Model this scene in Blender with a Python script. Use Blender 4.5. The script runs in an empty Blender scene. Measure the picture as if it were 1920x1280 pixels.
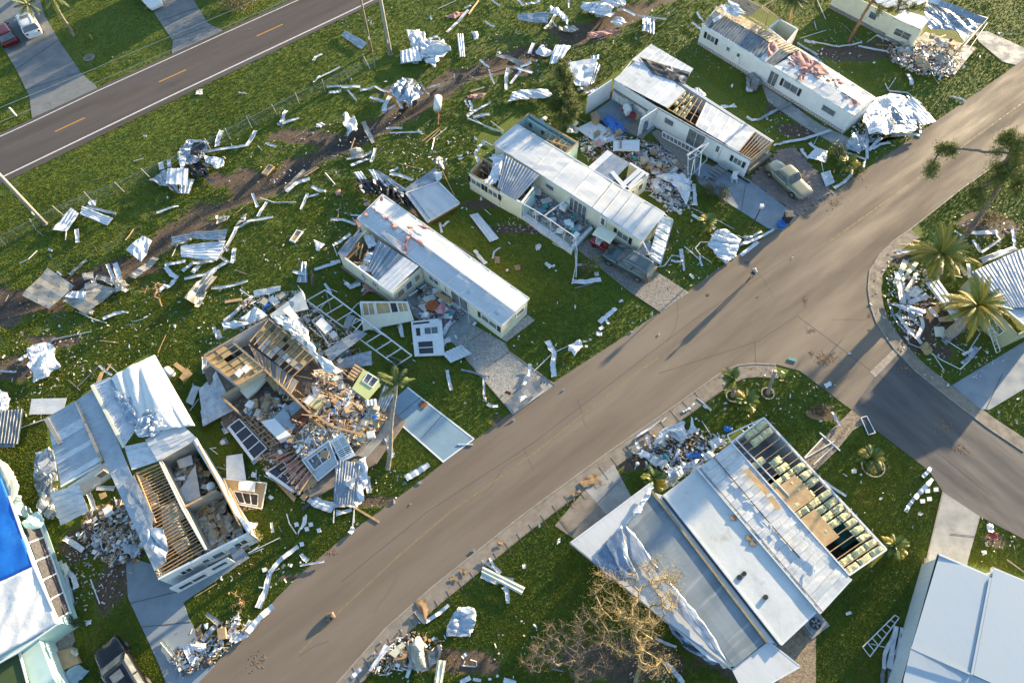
import bpy,math,random
import numpy as np
from mathutils import Vector,Matrix,noise
from mathutils.geometry import tessellate_polygon
random.seed(7)
R=math.radians
scene=bpy.context.scene
COL=scene.collection
# ------------------------------------------------------------------ camera, sky, sun
FPX,TILT,CAMH=1280.0,R(29),50.0
cam=bpy.data.objects.new('camera',bpy.data.cameras.new('camera'))
COL.objects.link(cam)
cam.location=(0,0,CAMH)
cam.rotation_euler=(TILT,0,0)
cam.data.lens=24.0
cam.data.sensor_width=36.0
cam.data.clip_end=6000
scene.camera=cam
SUN_EL,SUN_AZ=9.0,44.0
world=bpy.data.worlds.new('World')
scene.world=world
world.use_nodes=True
wn=world.node_tree
sky=wn.nodes.new('ShaderNodeTexSky')
sky.sky_type='NISHITA'
sky.sun_disc=False
sky.sun_elevation=R(SUN_EL)
sky.sun_rotation=R(90-SUN_AZ)
sky.air_density=1.0
sky.dust_density=0.8
sky.ozone_density=2.0
wn.links.new(sky.outputs[0],wn.nodes['Background'].inputs[0])
wn.nodes['Background'].inputs[1].default_value=0.122
sd=bpy.data.lights.new('sun','SUN')
sd.energy=5.0
sd.angle=R(0.6)
sd.color=(1.0,0.77,0.47)
sun=bpy.data.objects.new('sun',sd)
COL.objects.link(sun)
sv=Vector((math.cos(R(SUN_EL))*math.cos(R(SUN_AZ)),math.cos(R(SUN_EL))*math.sin(R(SUN_AZ)),math.sin(R(SUN_EL))))
sun.rotation_euler=sv.to_track_quat('Z','Y').to_euler()
sun.location=sv*200
scene.view_settings.view_transform='Standard'
scene.view_settings.look='None'
scene.view_settings.gamma=1
scene.view_settings.use_curve_mapping=False
scene.view_settings.exposure=2.0
scene.render.engine='CYCLES'
scene.cycles.max_bounces=5
scene.cycles.use_denoising=True
# ------------------------------------------------------------------ survey: photograph point at height z -> place on site
def P(x,y,z=0.0):
 u,v=x-960.0,640.0-y
 t=(CAMH-z)/(FPX*math.cos(TILT)-v*math.sin(TILT))
 return Vector((t*u,t*(v*math.cos(TILT)+FPX*math.sin(TILT)),z))
 # ------------------------------------------------------------------ materials
MATS={}
def M(name,c1,c2=None,scale=2.0,rough=0.6,metal=0.0,bump=0.0,bscale=12.0,c3=None,s3=0.6,t3=0.62,w3=0.06,detail=6,stretch=None,rr=0.15,alpha=None,spec=0.5,lo=0.35,hi=0.65,trans=0):
 """c1/c2 mixed by noise; c3 = stains / wear of its own shape; bump = fine relief"""
 m=bpy.data.materials.new(name)
 m.use_nodes=True
 nt=m.node_tree;N=nt.nodes;L=nt.links
 b=N['Principled BSDF']
 geo=N.new('ShaderNodeNewGeometry')
 src=geo.outputs['Position']
 if stretch:
  mp=N.new('ShaderNodeMapping')
  mp.vector_type='TEXTURE';mp.inputs['Rotation'].default_value=(0,0,R(stretch[0]))
  mp.inputs['Scale'].default_value=(1/stretch[1],1,1)
  L.new(src,mp.inputs['Vector']);src=mp.outputs[0]
 def nz(s,d=detail,r=0.6):
  n=N.new('ShaderNodeTexNoise')
  n.inputs['Scale'].default_value=s;n.inputs['Detail'].default_value=d;n.inputs['Roughness'].default_value=r
  L.new(src,n.inputs['Vector']);return n.outputs['Fac']
 def ramp(f,a,z):
  r=N.new('ShaderNodeMapRange');r.inputs['From Min'].default_value=a;r.inputs['From Max'].default_value=z
  L.new(f,r.inputs['Value']);return r.outputs[0]
 c=None
 if c2 is None:c2=tuple(x*0.8 for x in c1)
 mx=N.new('ShaderNodeMix');mx.data_type='RGBA'
 f1=ramp(nz(scale),lo,hi)
 L.new(f1,mx.inputs[0])
 mx.inputs[6].default_value=(*c1,1);mx.inputs[7].default_value=(*c2,1)
 c=mx.outputs[2]
 if c3:
  m3=N.new('ShaderNodeMix');m3.data_type='RGBA'
  L.new(ramp(nz(s3,8,0.7),t3,t3+w3),m3.inputs[0]);L.new(c,m3.inputs[6]);m3.inputs[7].default_value=(*c3,1)
  c=m3.outputs[2]
 L.new(c,b.inputs['Base Color'])
 b.inputs['Metallic'].default_value=metal
 b.inputs['Specular IOR Level'].default_value=spec
 rmap=N.new('ShaderNodeMapRange');L.new(f1,rmap.inputs['Value'])
 rmap.inputs['To Min'].default_value=max(0.03,rough-rr);rmap.inputs['To Max'].default_value=min(1,rough+rr)
 L.new(rmap.outputs[0],b.inputs['Roughness'])
 if bump:
  bp=N.new('ShaderNodeBump');bp.inputs['Strength'].default_value=bump;bp.inputs['Distance'].default_value=0.05
  L.new(nz(bscale,5),bp.inputs['Height']);L.new(bp.outputs[0],b.inputs['Normal'])
 if alpha is not None:b.inputs['Alpha'].default_value=alpha
 if trans:b.inputs['Transmission Weight'].default_value=trans
 MATS[name]=m
 return m
M('white_roof',(.60,.62,.63),(.46,.49,.51),0.8,.48,.15,.12,3,c3=(.30,.29,.27),s3=1.3,t3=.60,w3=.12,stretch=(-48,.35))
M('white_metal',(.68,.70,.72),(.52,.55,.58),2.0,.48,.15,.1,8,c3=(.34,.32,.28),s3=2.0,t3=.62,w3=.1)
M('galv_metal',(.38,.42,.46),(.27,.30,.33),2.5,.36,.75,.12,10,c3=(.25,.21,.17),s3=2.0,t3=.66)
M('dull_metal',(.30,.32,.33),(.20,.215,.22),3.0,.45,.6,.1,10,c3=(.22,.17,.12),s3=1.5,t3=.6)
M('stain_metal',(.42,.41,.37),(.27,.25,.21),1.2,.5,.4,.1,5,c3=(.16,.12,.08),s3=1.0,t3=.6)
M('silver_foil',(.44,.50,.57),(.32,.37,.43),1.5,.42,.6,.25,5)
M('white_paint',(.74,.75,.74),(.64,.66,.66),3,.5,0,.04,20,c3=(.45,.43,.38),s3=2,t3=.7)
M('cream_wall',(.66,.66,.52),(.58,.58,.46),1.2,.55,0,.05,14,c3=(.38,.36,.28),s3=1.6,t3=.68)
M('white_wall',(.70,.72,.72),(.62,.65,.65),1.2,.5,0,.05,14,c3=(.42,.41,.37),s3=1.5,t3=.69)
M('aqua_wall',(.45,.62,.60),(.38,.54,.53),1.2,.5,0,.05,14)
M('lime_wall',(.52,.58,.26),(.45,.50,.22),1.2,.6,0,.05,14)
M('grey_wall',(.38,.44,.48),(.31,.36,.40),1.2,.6,0,.05,14)
M('interior_wall',(.42,.40,.34),(.30,.28,.24),1.5,.7,0,.05,9,c3=(.18,.15,.12),s3=1.2,t3=.62)
M('raw_wood',(.50,.34,.18),(.34,.22,.11),5,.75,0,.2,25,c3=(.2,.13,.08),s3=3,t3=.62)
M('grey_wood',(.30,.26,.21),(.19,.165,.14),5,.8,0,.2,25)
M('plywood',(.47,.32,.16),(.38,.25,.12),2.5,.7,0,.08,12,c3=(.25,.17,.1),s3=2,t3=.64)
M('ceiling_board',(.44,.33,.16),(.34,.24,.11),1.5,.8,0,.15,12,c3=(.2,.15,.09),s3=1.7,t3=.6)
M('brown_leather',(.20,.075,.03),(.13,.05,.022),3,.35,0,.1,10)
M('orange_cloth',(.42,.12,.03),(.30,.08,.02),3,.8,0,.1,10)
M('yellow_insul',(.60,.57,.34),(.42,.40,.21),5,.95,0,.8,9,c3=(.7,.66,.42),s3=3,t3=.58)
M('pink_insul',(.52,.27,.24),(.38,.18,.15),5,.95,0,.8,9,c3=(.58,.42,.38),s3=3,t3=.6)
M('drywall',(.60,.59,.56),(.50,.49,.46),2,.85,0,.06,9,c3=(.34,.31,.27),s3=2.2,t3=.63)
M('cardboard',(.36,.26,.16),(.28,.20,.12),2,.85,0,.06,9)
M('blue_plastic',(.03,.16,.50),(.02,.11,.38),2,.35,0,.35,4)
M('blue_tarp',(.012,.15,.56),(.01,.12,.47),0.7,.42,0,.35,2.5,c3=(.03,.22,.62),s3=.5,t3=.56,w3=.2)
M('white_tarp',(.72,.73,.70),(.62,.63,.62),0.6,.5,0,.6,1.6)
M('black_sheet',(.018,.019,.022),(.03,.03,.033),1.5,.4,0,.5,4)
M('black_plastic',(.02,.02,.022),(.03,.03,.03),4,.4,0,.05)
M('screen_mesh',(.035,.036,.045),(.05,.05,.06),6,.5,0,0)
M('glass',(.09,.10,.11),(.17,.19,.20),1.6,.10,0,0,spec=.8,rr=.04)
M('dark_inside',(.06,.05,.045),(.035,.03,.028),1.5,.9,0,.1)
M('floor_room',(.24,.20,.155),(.15,.12,.095),1.5,.8,0,.1,8,c3=(.32,.30,.27),s3=1.5,t3=.58)
M('floor_grey',(.27,.29,.30),(.20,.21,.215),1.5,.7,0,.06,8,c3=(.14,.12,.1),s3=1.6,t3=.64)
M('red_cloth',(.26,.03,.04),(.18,.02,.03),3,.8)
M('pink_cloth',(.55,.30,.32),(.45,.2,.26),3,.8)
M('teal_plastic',(.03,.30,.28),(.03,.22,.21),3,.5)
M('green_carpet',(.03,.17,.15),(.025,.12,.11),3,.9)
M('mattress_cloth',(.55,.50,.38),(.44,.39,.28),2,.9,0,.3,5)
M('appliance',(.72,.73,.72),(.62,.63,.62),2,.3,0,0)
M('rust',(.22,.10,.045),(.13,.06,.03),5,.85,0,.2)
M('asphalt_brown',(.182,.147,.111),(.145,.117,.090),0.5,.85,0,.12,40,c3=(.208,.168,.128),s3=.22,t3=.52,w3=.2,lo=.34,hi=.66,stretch=(38,.13))
M('asphalt_side',(.118,.110,.104),(.086,.082,.081),0.6,.85,0,.12,40,c3=(.165,.125,.09),s3=.5,t3=.64,w3=.1,stretch=(-50,.2))
M('asphalt_top',(.088,.074,.070),(.064,.055,.052),0.7,.85,0,.12,40,c3=(.105,.09,.084),s3=.25,t3=.5,w3=.2,stretch=(39.5,.12))
M('gutter_concrete',(.26,.225,.18),(.19,.165,.135),1.5,.85,0,.15,15,c3=(.13,.1,.075),s3=1.0,t3=.6,w3=.12)
M('curb_concrete',(.31,.28,.23),(.23,.205,.17),2,.85,0,.15,15)
M('concrete',(.34,.345,.33),(.25,.255,.25),0.9,.8,0,.08,25,c3=(.17,.165,.155),s3=.8,t3=.6,w3=.12)
M('old_concrete',(.19,.20,.20),(.145,.155,.16),0.9,.8,0,.08,25,c3=(.10,.10,.10),s3=.8,t3=.58,w3=.15)
M('blue_concrete',(.20,.31,.39),(.165,.26,.335),0.8,.7,0,.05,25,c3=(.28,.35,.39),s3=.5,t3=.6,w3=.15)
M('slate_concrete',(.225,.27,.305),(.185,.225,.26),0.8,.7,0,.05,25,c3=(.28,.31,.33),s3=.6,t3=.6,w3=.15)
M('gravel_pad',(.38,.375,.34),(.22,.215,.20),6.0,.9,0,.8,14,c3=(.16,.155,.14),s3=9,t3=.6,w3=.08)
M('gravel_dark',(.28,.26,.235),(.15,.14,.125),6.0,.9,0,.8,14,c3=(.40,.37,.33),s3=8,t3=.64)
M('tan_gravel',(.32,.25,.17),(.18,.14,.10),5.0,.9,0,.9,14)
M('paver',(.25,.20,.175),(.19,.155,.14),0.9,.85,0,.2,20,c3=(.14,.12,.11),s3=1.4,t3=.6,w3=.1)
M('paver_blue',(.19,.21,.235),(.145,.165,.185),0.9,.8,0,.2,20)
M('mulch',(.085,.042,.030),(.05,.026,.02),6,.95,0,.9,14)
M('soil',(.13,.095,.065),(.08,.06,.042),3,.95,0,.8,10)
M('yellow_paint',(.62,.30,.03),(.50,.25,.03),6,.7)
M('faded_yellow',(.25,.19,.09),(.17,.14,.09),4,.8)
M('line_paint',(.70,.68,.64),(.5,.48,.45),5,.7)
M('old_line',(.34,.30,.25),(.26,.22,.18),3,.8)
M('tar_seam',(.075,.062,.052),(.1,.085,.07),3,.8)
M('pole_concrete',(.36,.35,.33),(.27,.265,.25),1.5,.8,0,.1,15)
M('pole_wood',(.27,.225,.18),(.19,.16,.13),3,.85,0,.2,15)
M('wire',(.05,.05,.05),None,3,.6)
M('bark',(.22,.165,.12),(.13,.10,.075),4,.9,0,.6,12)
M('pine_bark',(.30,.155,.09),(.17,.09,.055),3,.9,0,.6,10)
M('bare_bark',(.36,.27,.13),(.22,.17,.09),3,.9,0,.3,12)
M('palm_trunk',(.33,.29,.24),(.22,.19,.16),3,.9,0,.5,8)
M('foliage_dark',(.035,.062,.018),(.055,.085,.022),1.5,.7)
M('foliage_mid',(.070,.105,.025),(.11,.14,.03),1.5,.65)
M('foliage_pale',(.15,.19,.035),(.22,.23,.04),1.5,.7)
M('foliage_olive',(.10,.10,.04),(.15,.125,.05),1.5,.75)
M('foliage_gold',(.22,.185,.05),(.27,.21,.06),1.5,.75)
M('palm_green',(.09,.14,.02),(.20,.21,.03),1.2,.5)
M('palm_gold',(.46,.31,.025),(.30,.25,.03),1.2,.5)
M('palm_fresh',(.06,.12,.025),(.12,.17,.035),1.2,.5)
M('dead_leaf',(.20,.13,.07),(.30,.2,.11),2,.9)
M('chrome',(.6,.6,.6),None,2,.15,1)
M('tyre',(.02,.02,.02),None,2,.8)
M('rim',(.45,.45,.46),None,3,.3,.8)
M('tail_red',(.35,.02,.02),None,3,.3)
M('lamp_glass',(.7,.7,.68),None,3,.15)
for nm,c in(('car_red',(.10,.008,.012)),('car_white',(.72,.73,.74)),('car_teal',(.075,.11,.11)),('car_beige',(.25,.245,.165)),('car_black',(.010,.010,.012)),('cart_red',(.25,.02,.03))):
 M(nm,c,tuple(x*.93 for x in c),1.0,.25,.3 if nm!='car_white' else 0,0,rr=.03)
 MATS[nm].node_tree.nodes['Principled BSDF'].inputs['Coat Weight'].default_value=.6
M('skin',(.45,.26,.18),(.4,.22,.15),8,.55)
M('shirt',(.42,.50,.55),(.36,.44,.5),8,.8)
M('shorts',(.05,.055,.07),(.04,.045,.06),8,.8)
M('hair',(.06,.045,.03),None,8,.8)
M('white_cloth',(.7,.7,.68),None,4,.8,0,.3,5)
def mesh_screen():
 m=bpy.data.materials.new('chain_link');m.use_nodes=True
 nt=m.node_tree;N=nt.nodes;L=nt.links;b=N['Principled BSDF']
 b.inputs['Base Color'].default_value=(.30,.33,.34,1);b.inputs['Metallic'].default_value=.6;b.inputs['Roughness'].default_value=.5
 b.inputs['Alpha'].default_value=.13
 MATS['chain_link']=m
mesh_screen()
# ------------------------------------------------------------------ mesh builder and object helpers
class MB:
 def __init__(s):s.v=[];s.f=[]
 def add(s,vs,fs):
  n=len(s.v);s.v+=[tuple(v)for v in vs];s.f+=[tuple(i+n for i in f)for f in fs];return s
 def hexa(s,p8):
  return s.add(p8,[(0,3,2,1),(4,5,6,7),(0,1,5,4),(1,2,6,5),(2,3,7,6),(3,0,4,7)])
 def box(s,x0,y0,z0,x1,y1,z1):
  return s.hexa([(x0,y0,z0),(x1,y0,z0),(x1,y1,z0),(x0,y1,z0),(x0,y0,z1),(x1,y0,z1),(x1,y1,z1),(x0,y1,z1)])
 def beam(s,p,q,w,h=None,up=None):
  h=h or w;p=Vector(p);q=Vector(q);d=(q-p)
  if d.length<1e-5:return s
  d.normalize();up=Vector(up)if up else Vector((0,0,1))
  a=d.cross(up)
  if a.length<.05:a=d.cross(Vector((1,0,0)))
  a.normalize();b=a.cross(d).normalized();a*=w/2;b*=h/2
  return s.hexa([p-a-b,p+a-b,p+a+b,p-a+b,q-a-b,q+a-b,q+a+b,q-a+b])
 def prism(s,pts,th):
  """polygon (top points) extruded down by th"""
  n=len(pts);top=[Vector(p)for p in pts]
  bot=[p-Vector((0,0,th))for p in top]
  tris=tessellate_polygon([top])
  area=sum(top[i].x*top[(i+1)%n].y-top[(i+1)%n].x*top[i].y for i in range(n))
  fs=[]
  for a,b,c in tris:
   cr=(top[b]-top[a]).cross(top[c]-top[a]).z
   fs.append((a,b,c)if cr>0 else(a,c,b));fs.append((a+n,c+n,b+n)if cr>0 else(a+n,b+n,c+n))
  for i in range(n):
   j=(i+1)%n
   fs.append((i,i+n,j+n,j)if area>0 else(i,j,j+n,i+n))
  return s.add(top+bot,fs)
 def flat(s,pts):
  top=[Vector(p)for p in pts];fs=[]
  for a,b,c in tessellate_polygon([top]):
   cr=(top[b]-top[a]).cross(top[c]-top[a]).z
   fs.append((a,b,c)if cr>0 else(a,c,b))
  return s.add(top,fs)
 def tube(s,pts,r,n=6,cap=True):
  pts=[Vector(p)for p in pts]
  rs=r if isinstance(r,(list,tuple))else[r]*len(pts)
  vs=[];fs=[];prev=None
  for i,p in enumerate(pts):
   d=(pts[min(i+1,len(pts)-1)]-pts[max(i-1,0)])
   if d.length<1e-6:d=Vector((0,0,1))
   d.normalize()
   a=d.cross(Vector((0,0,1)))if prev is None else prev-d*prev.dot(d)
   if a.length<.05:a=d.cross(Vector((1,0,0)))
   a.normalize();prev=a;b=d.cross(a)
   for k in range(n):
    t=2*math.pi*k/n;vs.append(p+(a*math.cos(t)+b*math.sin(t))*rs[i])
  for i in range(len(pts)-1):
   for k in range(n):
    k2=(k+1)%n;fs.append((i*n+k,i*n+k2,(i+1)*n+k2,(i+1)*n+k))
  if cap:fs.append(tuple(range(n))[::-1]);fs.append(tuple((len(pts)-1)*n+k for k in range(n)))
  return s.add(vs,fs)
 def disc(s,c,r,h,n=16):
  c=Vector(c);return s.tube([c,c+Vector((0,0,h))],r,n)
 def grid(s,fn,nu,nv,th=0.0):
  """fn(u,v)->point, sheet of nu x nv cells; th thickness (downwards)"""
  top=[Vector(fn(i/nu,j/nv))for j in range(nv+1)for i in range(nu+1)]
  w=nu+1;fs=[]
  flip=(top[1]-top[0]).cross(top[w]-top[0]).z<0
  for j in range(nv):
   for i in range(nu):
    a=j*w+i;q=(a,a+1,a+1+w,a+w);fs.append(q[::-1]if flip else q)
  if th:
   n=len(top);bot=[p-Vector((0,0,th))for p in top]
   fs+=[tuple(i+n for i in f[::-1])for f in list(fs)]
   rim=[i for i in range(w)]+[j*w+nu for j in range(1,nv+1)]+[nv*w+i for i in range(nu-1,-1,-1)]+[j*w for j in range(nv-1,0,-1)]
   for k in range(len(rim)):
    a,b=rim[k],rim[(k+1)%len(rim)]
    fs.append((a,b,b+n,a+n)if flip else(b,a,a+n,b+n))
   top+=bot
  return s.add(top,fs)
 def mesh(s,name,mat,loc=(0,0,0),smooth=False):
  me=bpy.data.meshes.new(name)
  lx,ly,lz=loc
  me.from_pydata([(v[0]-lx,v[1]-ly,v[2]-lz)for v in s.v],[],s.f)
  if mat is not None:me.materials.append(MATS[mat]if isinstance(mat,str)else mat)
  if smooth:me.polygons.foreach_set('use_smooth',[True]*len(me.polygons))
  me.update();return me
 def build(s,name,mat,parent=None,smooth=False,label=None):
  """parent given: a part (world coordinates are made relative to the thing)"""
  loc=(0,0,0)
  if parent is not None:
   r=parent
   while r.parent:r=r.parent
   loc=r.location if not r.get('_local')else(0,0,0)
  o=bpy.data.objects.new(name,s.mesh(name,mat,loc,smooth))
  COL.objects.link(o)
  if parent is not None:o.parent=parent
  if label:o['label']=label
  return o
def thing(name,label,cat,loc=(0,0,0),group=None,local=False,rz=0):
 o=bpy.data.objects.new(name,None);COL.objects.link(o)
 o.empty_display_size=.2;o.location=loc;o.rotation_euler=(0,0,rz)
 o['label']=label;o['category']=cat
 if group:o['group']=group
 if local:o['_local']=1
 return o
def single(mb,name,mat,label,cat,loc=None,group=None,smooth=False):
 c=loc or(sum(v[0]for v in mb.v)/len(mb.v),sum(v[1]for v in mb.v)/len(mb.v),min(v[2]for v in mb.v))
 o=bpy.data.objects.new(name,mb.mesh(name,mat,c,smooth));COL.objects.link(o);o.location=c
 o['label']=label;o['category']=cat
 if group:o['group']=group
 return o
def struct(mb,name,mat,label=None,kind='structure'):
 o=bpy.data.objects.new(name,mb.mesh(name,mat));COL.objects.link(o);o['kind']=kind
 if label:o['label']=label
 return o
def copy_tree(o,parent=None):
 c=o.copy();COL.objects.link(c);c.parent=parent
 for ch in list(o.children):copy_tree(ch,c)
 return c
def lerp(a,b,t):return Vector(a)+(Vector(b)-Vector(a))*t
def bil(c,u,v):
 return Vector(c[0])*(1-u)*(1-v)+Vector(c[1])*u*(1-v)+Vector(c[2])*u*v+Vector(c[3])*(1-u)*v
def PP(pts,z=0.0):return[P(p[0],p[1],p[2]if len(p)>2 else z)for p in pts]
def nz3(x,y,z=0.0):return noise.noise(Vector((x,y,z)))
def inpoly(xs,ys,poly):
 """vectorised point in polygon"""
 ins=np.zeros(xs.shape,bool);n=len(poly)
 for i in range(n):
  x1,y1=poly[i][0],poly[i][1];x2,y2=poly[(i+1)%n][0],poly[(i+1)%n][1]
  if y1==y2:continue
  c=((ys>y1)!=(ys>y2))&(xs<(x2-x1)*(ys-y1)/(y2-y1)+x1)
  ins^=c
 return ins
 # ================================================================== GROUND, ROADS, PADS
MAIN_UP=[(300,1360),(375,1275),(420,1225),(490,1150),(560,1078),(640,1010),(715,955),(800,892),(832,866),(888,826),(960,772),(1040,715),(1160,637),(1235,586),(1290,546),(1340,508),(1440,440),(1495,405),(1560,362),(1640,306),(1750,231),(1830,175),(1905,122),(2050,22)]
MAIN_LO=[(560,1360),(640,1270),(721,1179),(808,1102),(976,968),(1137,850),(1280,750),(1345,703),(1364,692),(1385,684),(1414,681),(1455,683)]
ISLE=[(1455,683),(1500,695),(1530,718),(1562,742),(1585,760),(1597,768)]
SIDE_LO=[(1597,768),(1610,778),(1625,790),(1650,812),(1700,850),(1742,882),(1768,922),(1838,968),(1920,1010),(2060,1080)]
SIDE_UP=[(2060,925),(1920,846),(1851,800),(1784,749),(1717,695),(1676,652),(1644,605),(1633,574),(1628,541),(1631,507),(1650,477),(1676,451),(1707,430)]
MAIN_R=[(1707,430),(1804,353),(1920,272),(2060,180)]
TOP_UP=[(-300,385),(0,250),(60,223),(180,166),(330,98),(420,58),(560,-6),(760,-95)]
TOP_LO=[(-300,490),(0,346),(320,191),(640,36),(735,-8),(900,-85)]
road_main=MAIN_UP+MAIN_R[::-1]+SIDE_UP[::-1][1:-1]
side_poly=[(1676,652),(1717,695),(1784,749),(1851,800),(1920,846),(2060,925),(2060,1080),(1920,1010),(1838,968),(1768,922),(1742,882),(1700,850),(1650,812),(1625,790),(1597,768),(1640,706)]
main_poly=MAIN_UP+MAIN_R[::-1]+[(1676,451),(1650,477),(1631,507),(1628,541),(1633,574),(1644,605),(1676,652),(1640,706)]+ISLE[::-1]+MAIN_LO[::-1][1:]
top_poly=TOP_UP+TOP_LO[::-1]
ZR=0.03
PADS={'driveway_top_left':([(-140,-60),(62,-40),(84,30),(111,77),(153,138),(180,161),(181,166),(60,222),(55,181),(30,130),(0,80),(-60,-10)],'old_concrete',.045),'driveway_top':([(275,-20),(289,25),(324,77),(322,101),(418,58),(390,44),(363,0),(350,-20)],'old_concrete',.045),'driveway_gravel':([(887,608),(947,643),(954,658),(1041,721),(962,776),(868,665),(852,645)],'gravel_pad',.05),'patio_floor':([(752,540),(800,500),(905,595),(887,612),(852,645),(800,610),(775,590)],'floor_grey',.06),'driveway_blue':([(764,726),(889,823),(832,867),(741,786),(725,760)],'blue_concrete',.05),'driveway_stone':([(1078,462),(1120,440),(1225,505),(1292,548),(1240,585),(1180,545)],'gravel_dark',.05),'driveway_slate':([(1290,295),(1404,336),(1495,405),(1468,432),(1440,428),(1364,380),(1310,343)],'slate_concrete',.05),'carport_slab':([(1428,158),(1470,186),(1540,235),(1600,262),(1700,255),(1735,235),(1585,283),(1500,232),(1440,190)],'concrete',.05),'driveway_top_right':([(1828,62),(1850,58),(1925,92),(1925,108),(1905,122),(1880,116),(1835,78)],'concrete',.045),'driveway_left':([(235,1042),(295,1060),(335,1105),(355,1160),(402,1248),(375,1276),(330,1330),(300,1250),(240,1120)],'slate_concrete',.05),'front_walk':([(333,1132),(330,1100),(440,1020),(468,1045),(340,1131)],'slate_concrete',.06),'house_pad_concrete':([(1097,917),(1151,870),(1184,931),(1137,964)],'concrete',.045),'apron':([(1040,985),(1097,917),(1137,964),(1080,1012)],'gutter_concrete',.042),'gravel_path':([(1597,768),(1625,790),(1598,806),(1566,845),(1530,880),(1504,862),(1552,812)],'tan_gravel',.045),'driveway_right':([(1768,922),(1838,968),(1815,1050),(1800,1120),(1700,1260),(1735,1060)],'concrete',.045),'driveway_far_right':([(1785,722),(1920,640),(1990,640),(1960,705),(1855,768),(1838,766)],'slate_concrete',.045),'gravel_corner':([(1470,1185),(1510,1150),(1530,1180),(1530,1290),(1460,1290),(1430,1280)],'tan_gravel',.045),}
NOGRASS=[[(640,480),(745,370),(990,565),(940,640),(850,640),(700,560)],[(870,335),(900,250),(960,215),(1060,265),(1245,400),(1200,480),(1080,480)],[(1100,260),(1100,180),(1215,85),(1300,130),(1460,265),(1400,340),(1240,260)],[(1315,90),(1345,10),(1420,0),(1640,180),(1580,260)],[(90,780),(280,660),(365,780),(480,990),(300,1090),(90,960)],[(380,670),(440,590),(560,540),(700,640),(740,740),(600,900),(540,930),(420,790)],[(1075,1020),(1390,800),(1665,1035),(1480,1200),(1500,1290),(1400,1290)],[(1700,1290),(1760,1040),(1930,1080),(1930,1290)],[(1830,520),(1930,460),(1930,640)],[(-10,860),(130,1130),(130,1290),(-10,1290)],[(1600,0),(1850,40),(1780,120),(1640,80)]]
DITCH=[(-120,640),(0,585),(100,548),(190,512),(260,480),(310,440),(370,400),(450,368),(520,340),(600,290),(700,240),(780,195),(860,145),(950,112),(1050,88),(1110,60),(1180,28),(1250,-10),(1330,-60)]
DW=[P(x,y)for x,y in DITCH]
DIRT=[(450,335,60,18),(30,690,55,22),(110,640,50,12),(560,255,50,14),(780,175,60,14),(1090,62,70,14),(215,1080,30,60),(230,1020,45,35),(150,1020,30,30),(985,430,90,8),(905,385,45,8),(1320,265,75,30),(1260,290,50,30),(1180,860,35,22),(1250,830,60,40),(1120,905,50,22),(1330,560,12,8),(1500,245,50,12),(1480,205,40,10),(1380,60,40,12),(1700,90,60,26),(1590,100,60,14),(1740,600,40,50),(1710,560,20,60),(1700,640,40,18),(1850,420,60,22),(1690,480,25,25),(1400,1250,70,40),(1180,1240,120,40),(860,1240,90,22),(740,1200,40,16),(470,1190,50,16),(560,1080,40,8),(1545,775,30,14),(1640,875,20,12),(1380,735,14,9),(1440,733,10,7),(700,940,50,10),(940,790,20,10),(60,560,80,22),(250,500,50,18),(360,425,45,16),(470,350,40,14),(620,260,60,12),(950,130,50,12),(1130,175,40,12),(1870,1010,30,14),(1230,180,20,8),(560,640,20,12)]
def axis(a,b,st,far):
 fine=list(np.arange(a,b+st*.5,st));out=[]
 for k in(2,6,15,40,120,400,1200,3000):out.append(a-k)
 out=out[::-1]+fine+[b+k for k in(2,6,15,40,120,400,1200,3000)]
 return np.array(out)
gx=axis(-66,66,.4,0);gy=axis(-4,86,.4,0)
GX,GY=np.meshgrid(gx,gy)
def dist_line(X,Y,pts):
 d=np.full(X.shape,1e9)
 for a,b in zip(pts[:-1],pts[1:]):
  dx,dy=b.x-a.x,b.y-a.y;l2=dx*dx+dy*dy
  t=np.clip(((X-a.x)*dx+(Y-a.y)*dy)/l2,0,1)
  d=np.minimum(d,np.hypot(X-a.x-t*dx,Y-a.y-t*dy))
 return d
rs_=np.random.RandomState(3)
def smooth_noise(X,Y,sc,seed):
 r=np.random.RandomState(seed);v=0
 for k in range(6):
  an=r.uniform(0,6.28);f=sc*r.uniform(.5,2.2);ph=r.uniform(0,6.28)
  v=v+np.sin((X*math.cos(an)+Y*math.sin(an))*f+ph+1.3*np.sin((X*math.sin(an)-Y*math.cos(an))*f*.7+ph*2))
 return v/6
def masks(X,Y):
 n=smooth_noise(X,Y,.55,1);n2=smooth_noise(X,Y,1.6,2)
 dd=dist_line(X,Y,DW)
 ditch=np.exp(-(dd/1.1)**2)
 dirt=np.exp(-((dd+n*1.3+n2*.5)/1.45)**2)*1.0
 dirt=np.maximum(dirt,.42*np.exp(-((dd-3.0+n*1.0)/1.6)**2)*(n2>-.1))
 for(x,y,rx,ry)in DIRT:
  c=P(x,y);ax=abs(P(x+rx,y).x-c.x);ay=abs(P(x,y-ry).y-c.y)
  q=((X-c.x)/ax)**2+((Y-c.y)/ay)**2
  dirt=np.maximum(dirt,np.clip(1.25-q*.7+n2*.7+n*.35,0,1)*(q<4))
 wet=np.clip(np.exp(-((dd+n*.8)/.7)**2)*1.3-.15,0,1)*(X<P(900,120).x)
 return ditch,np.clip(dirt,0,1),wet
ditch,dirt,wet=masks(GX,GY)
GZ=-.45*ditch+.05*dirt*smooth_noise(GX,GY,3.0,5)
nxg,nyg=len(gx),len(gy)
me=bpy.data.meshes.new('ground')
co=np.stack([GX,GY,GZ],-1).reshape(-1,3)
ii=(np.arange(nyg-1)[:,None]*nxg+np.arange(nxg-1)[None,:]).reshape(-1)
fc=np.stack([ii,ii+1,ii+1+nxg,ii+nxg],-1)
me.vertices.add(len(co));me.vertices.foreach_set('co',co.ravel())
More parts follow.
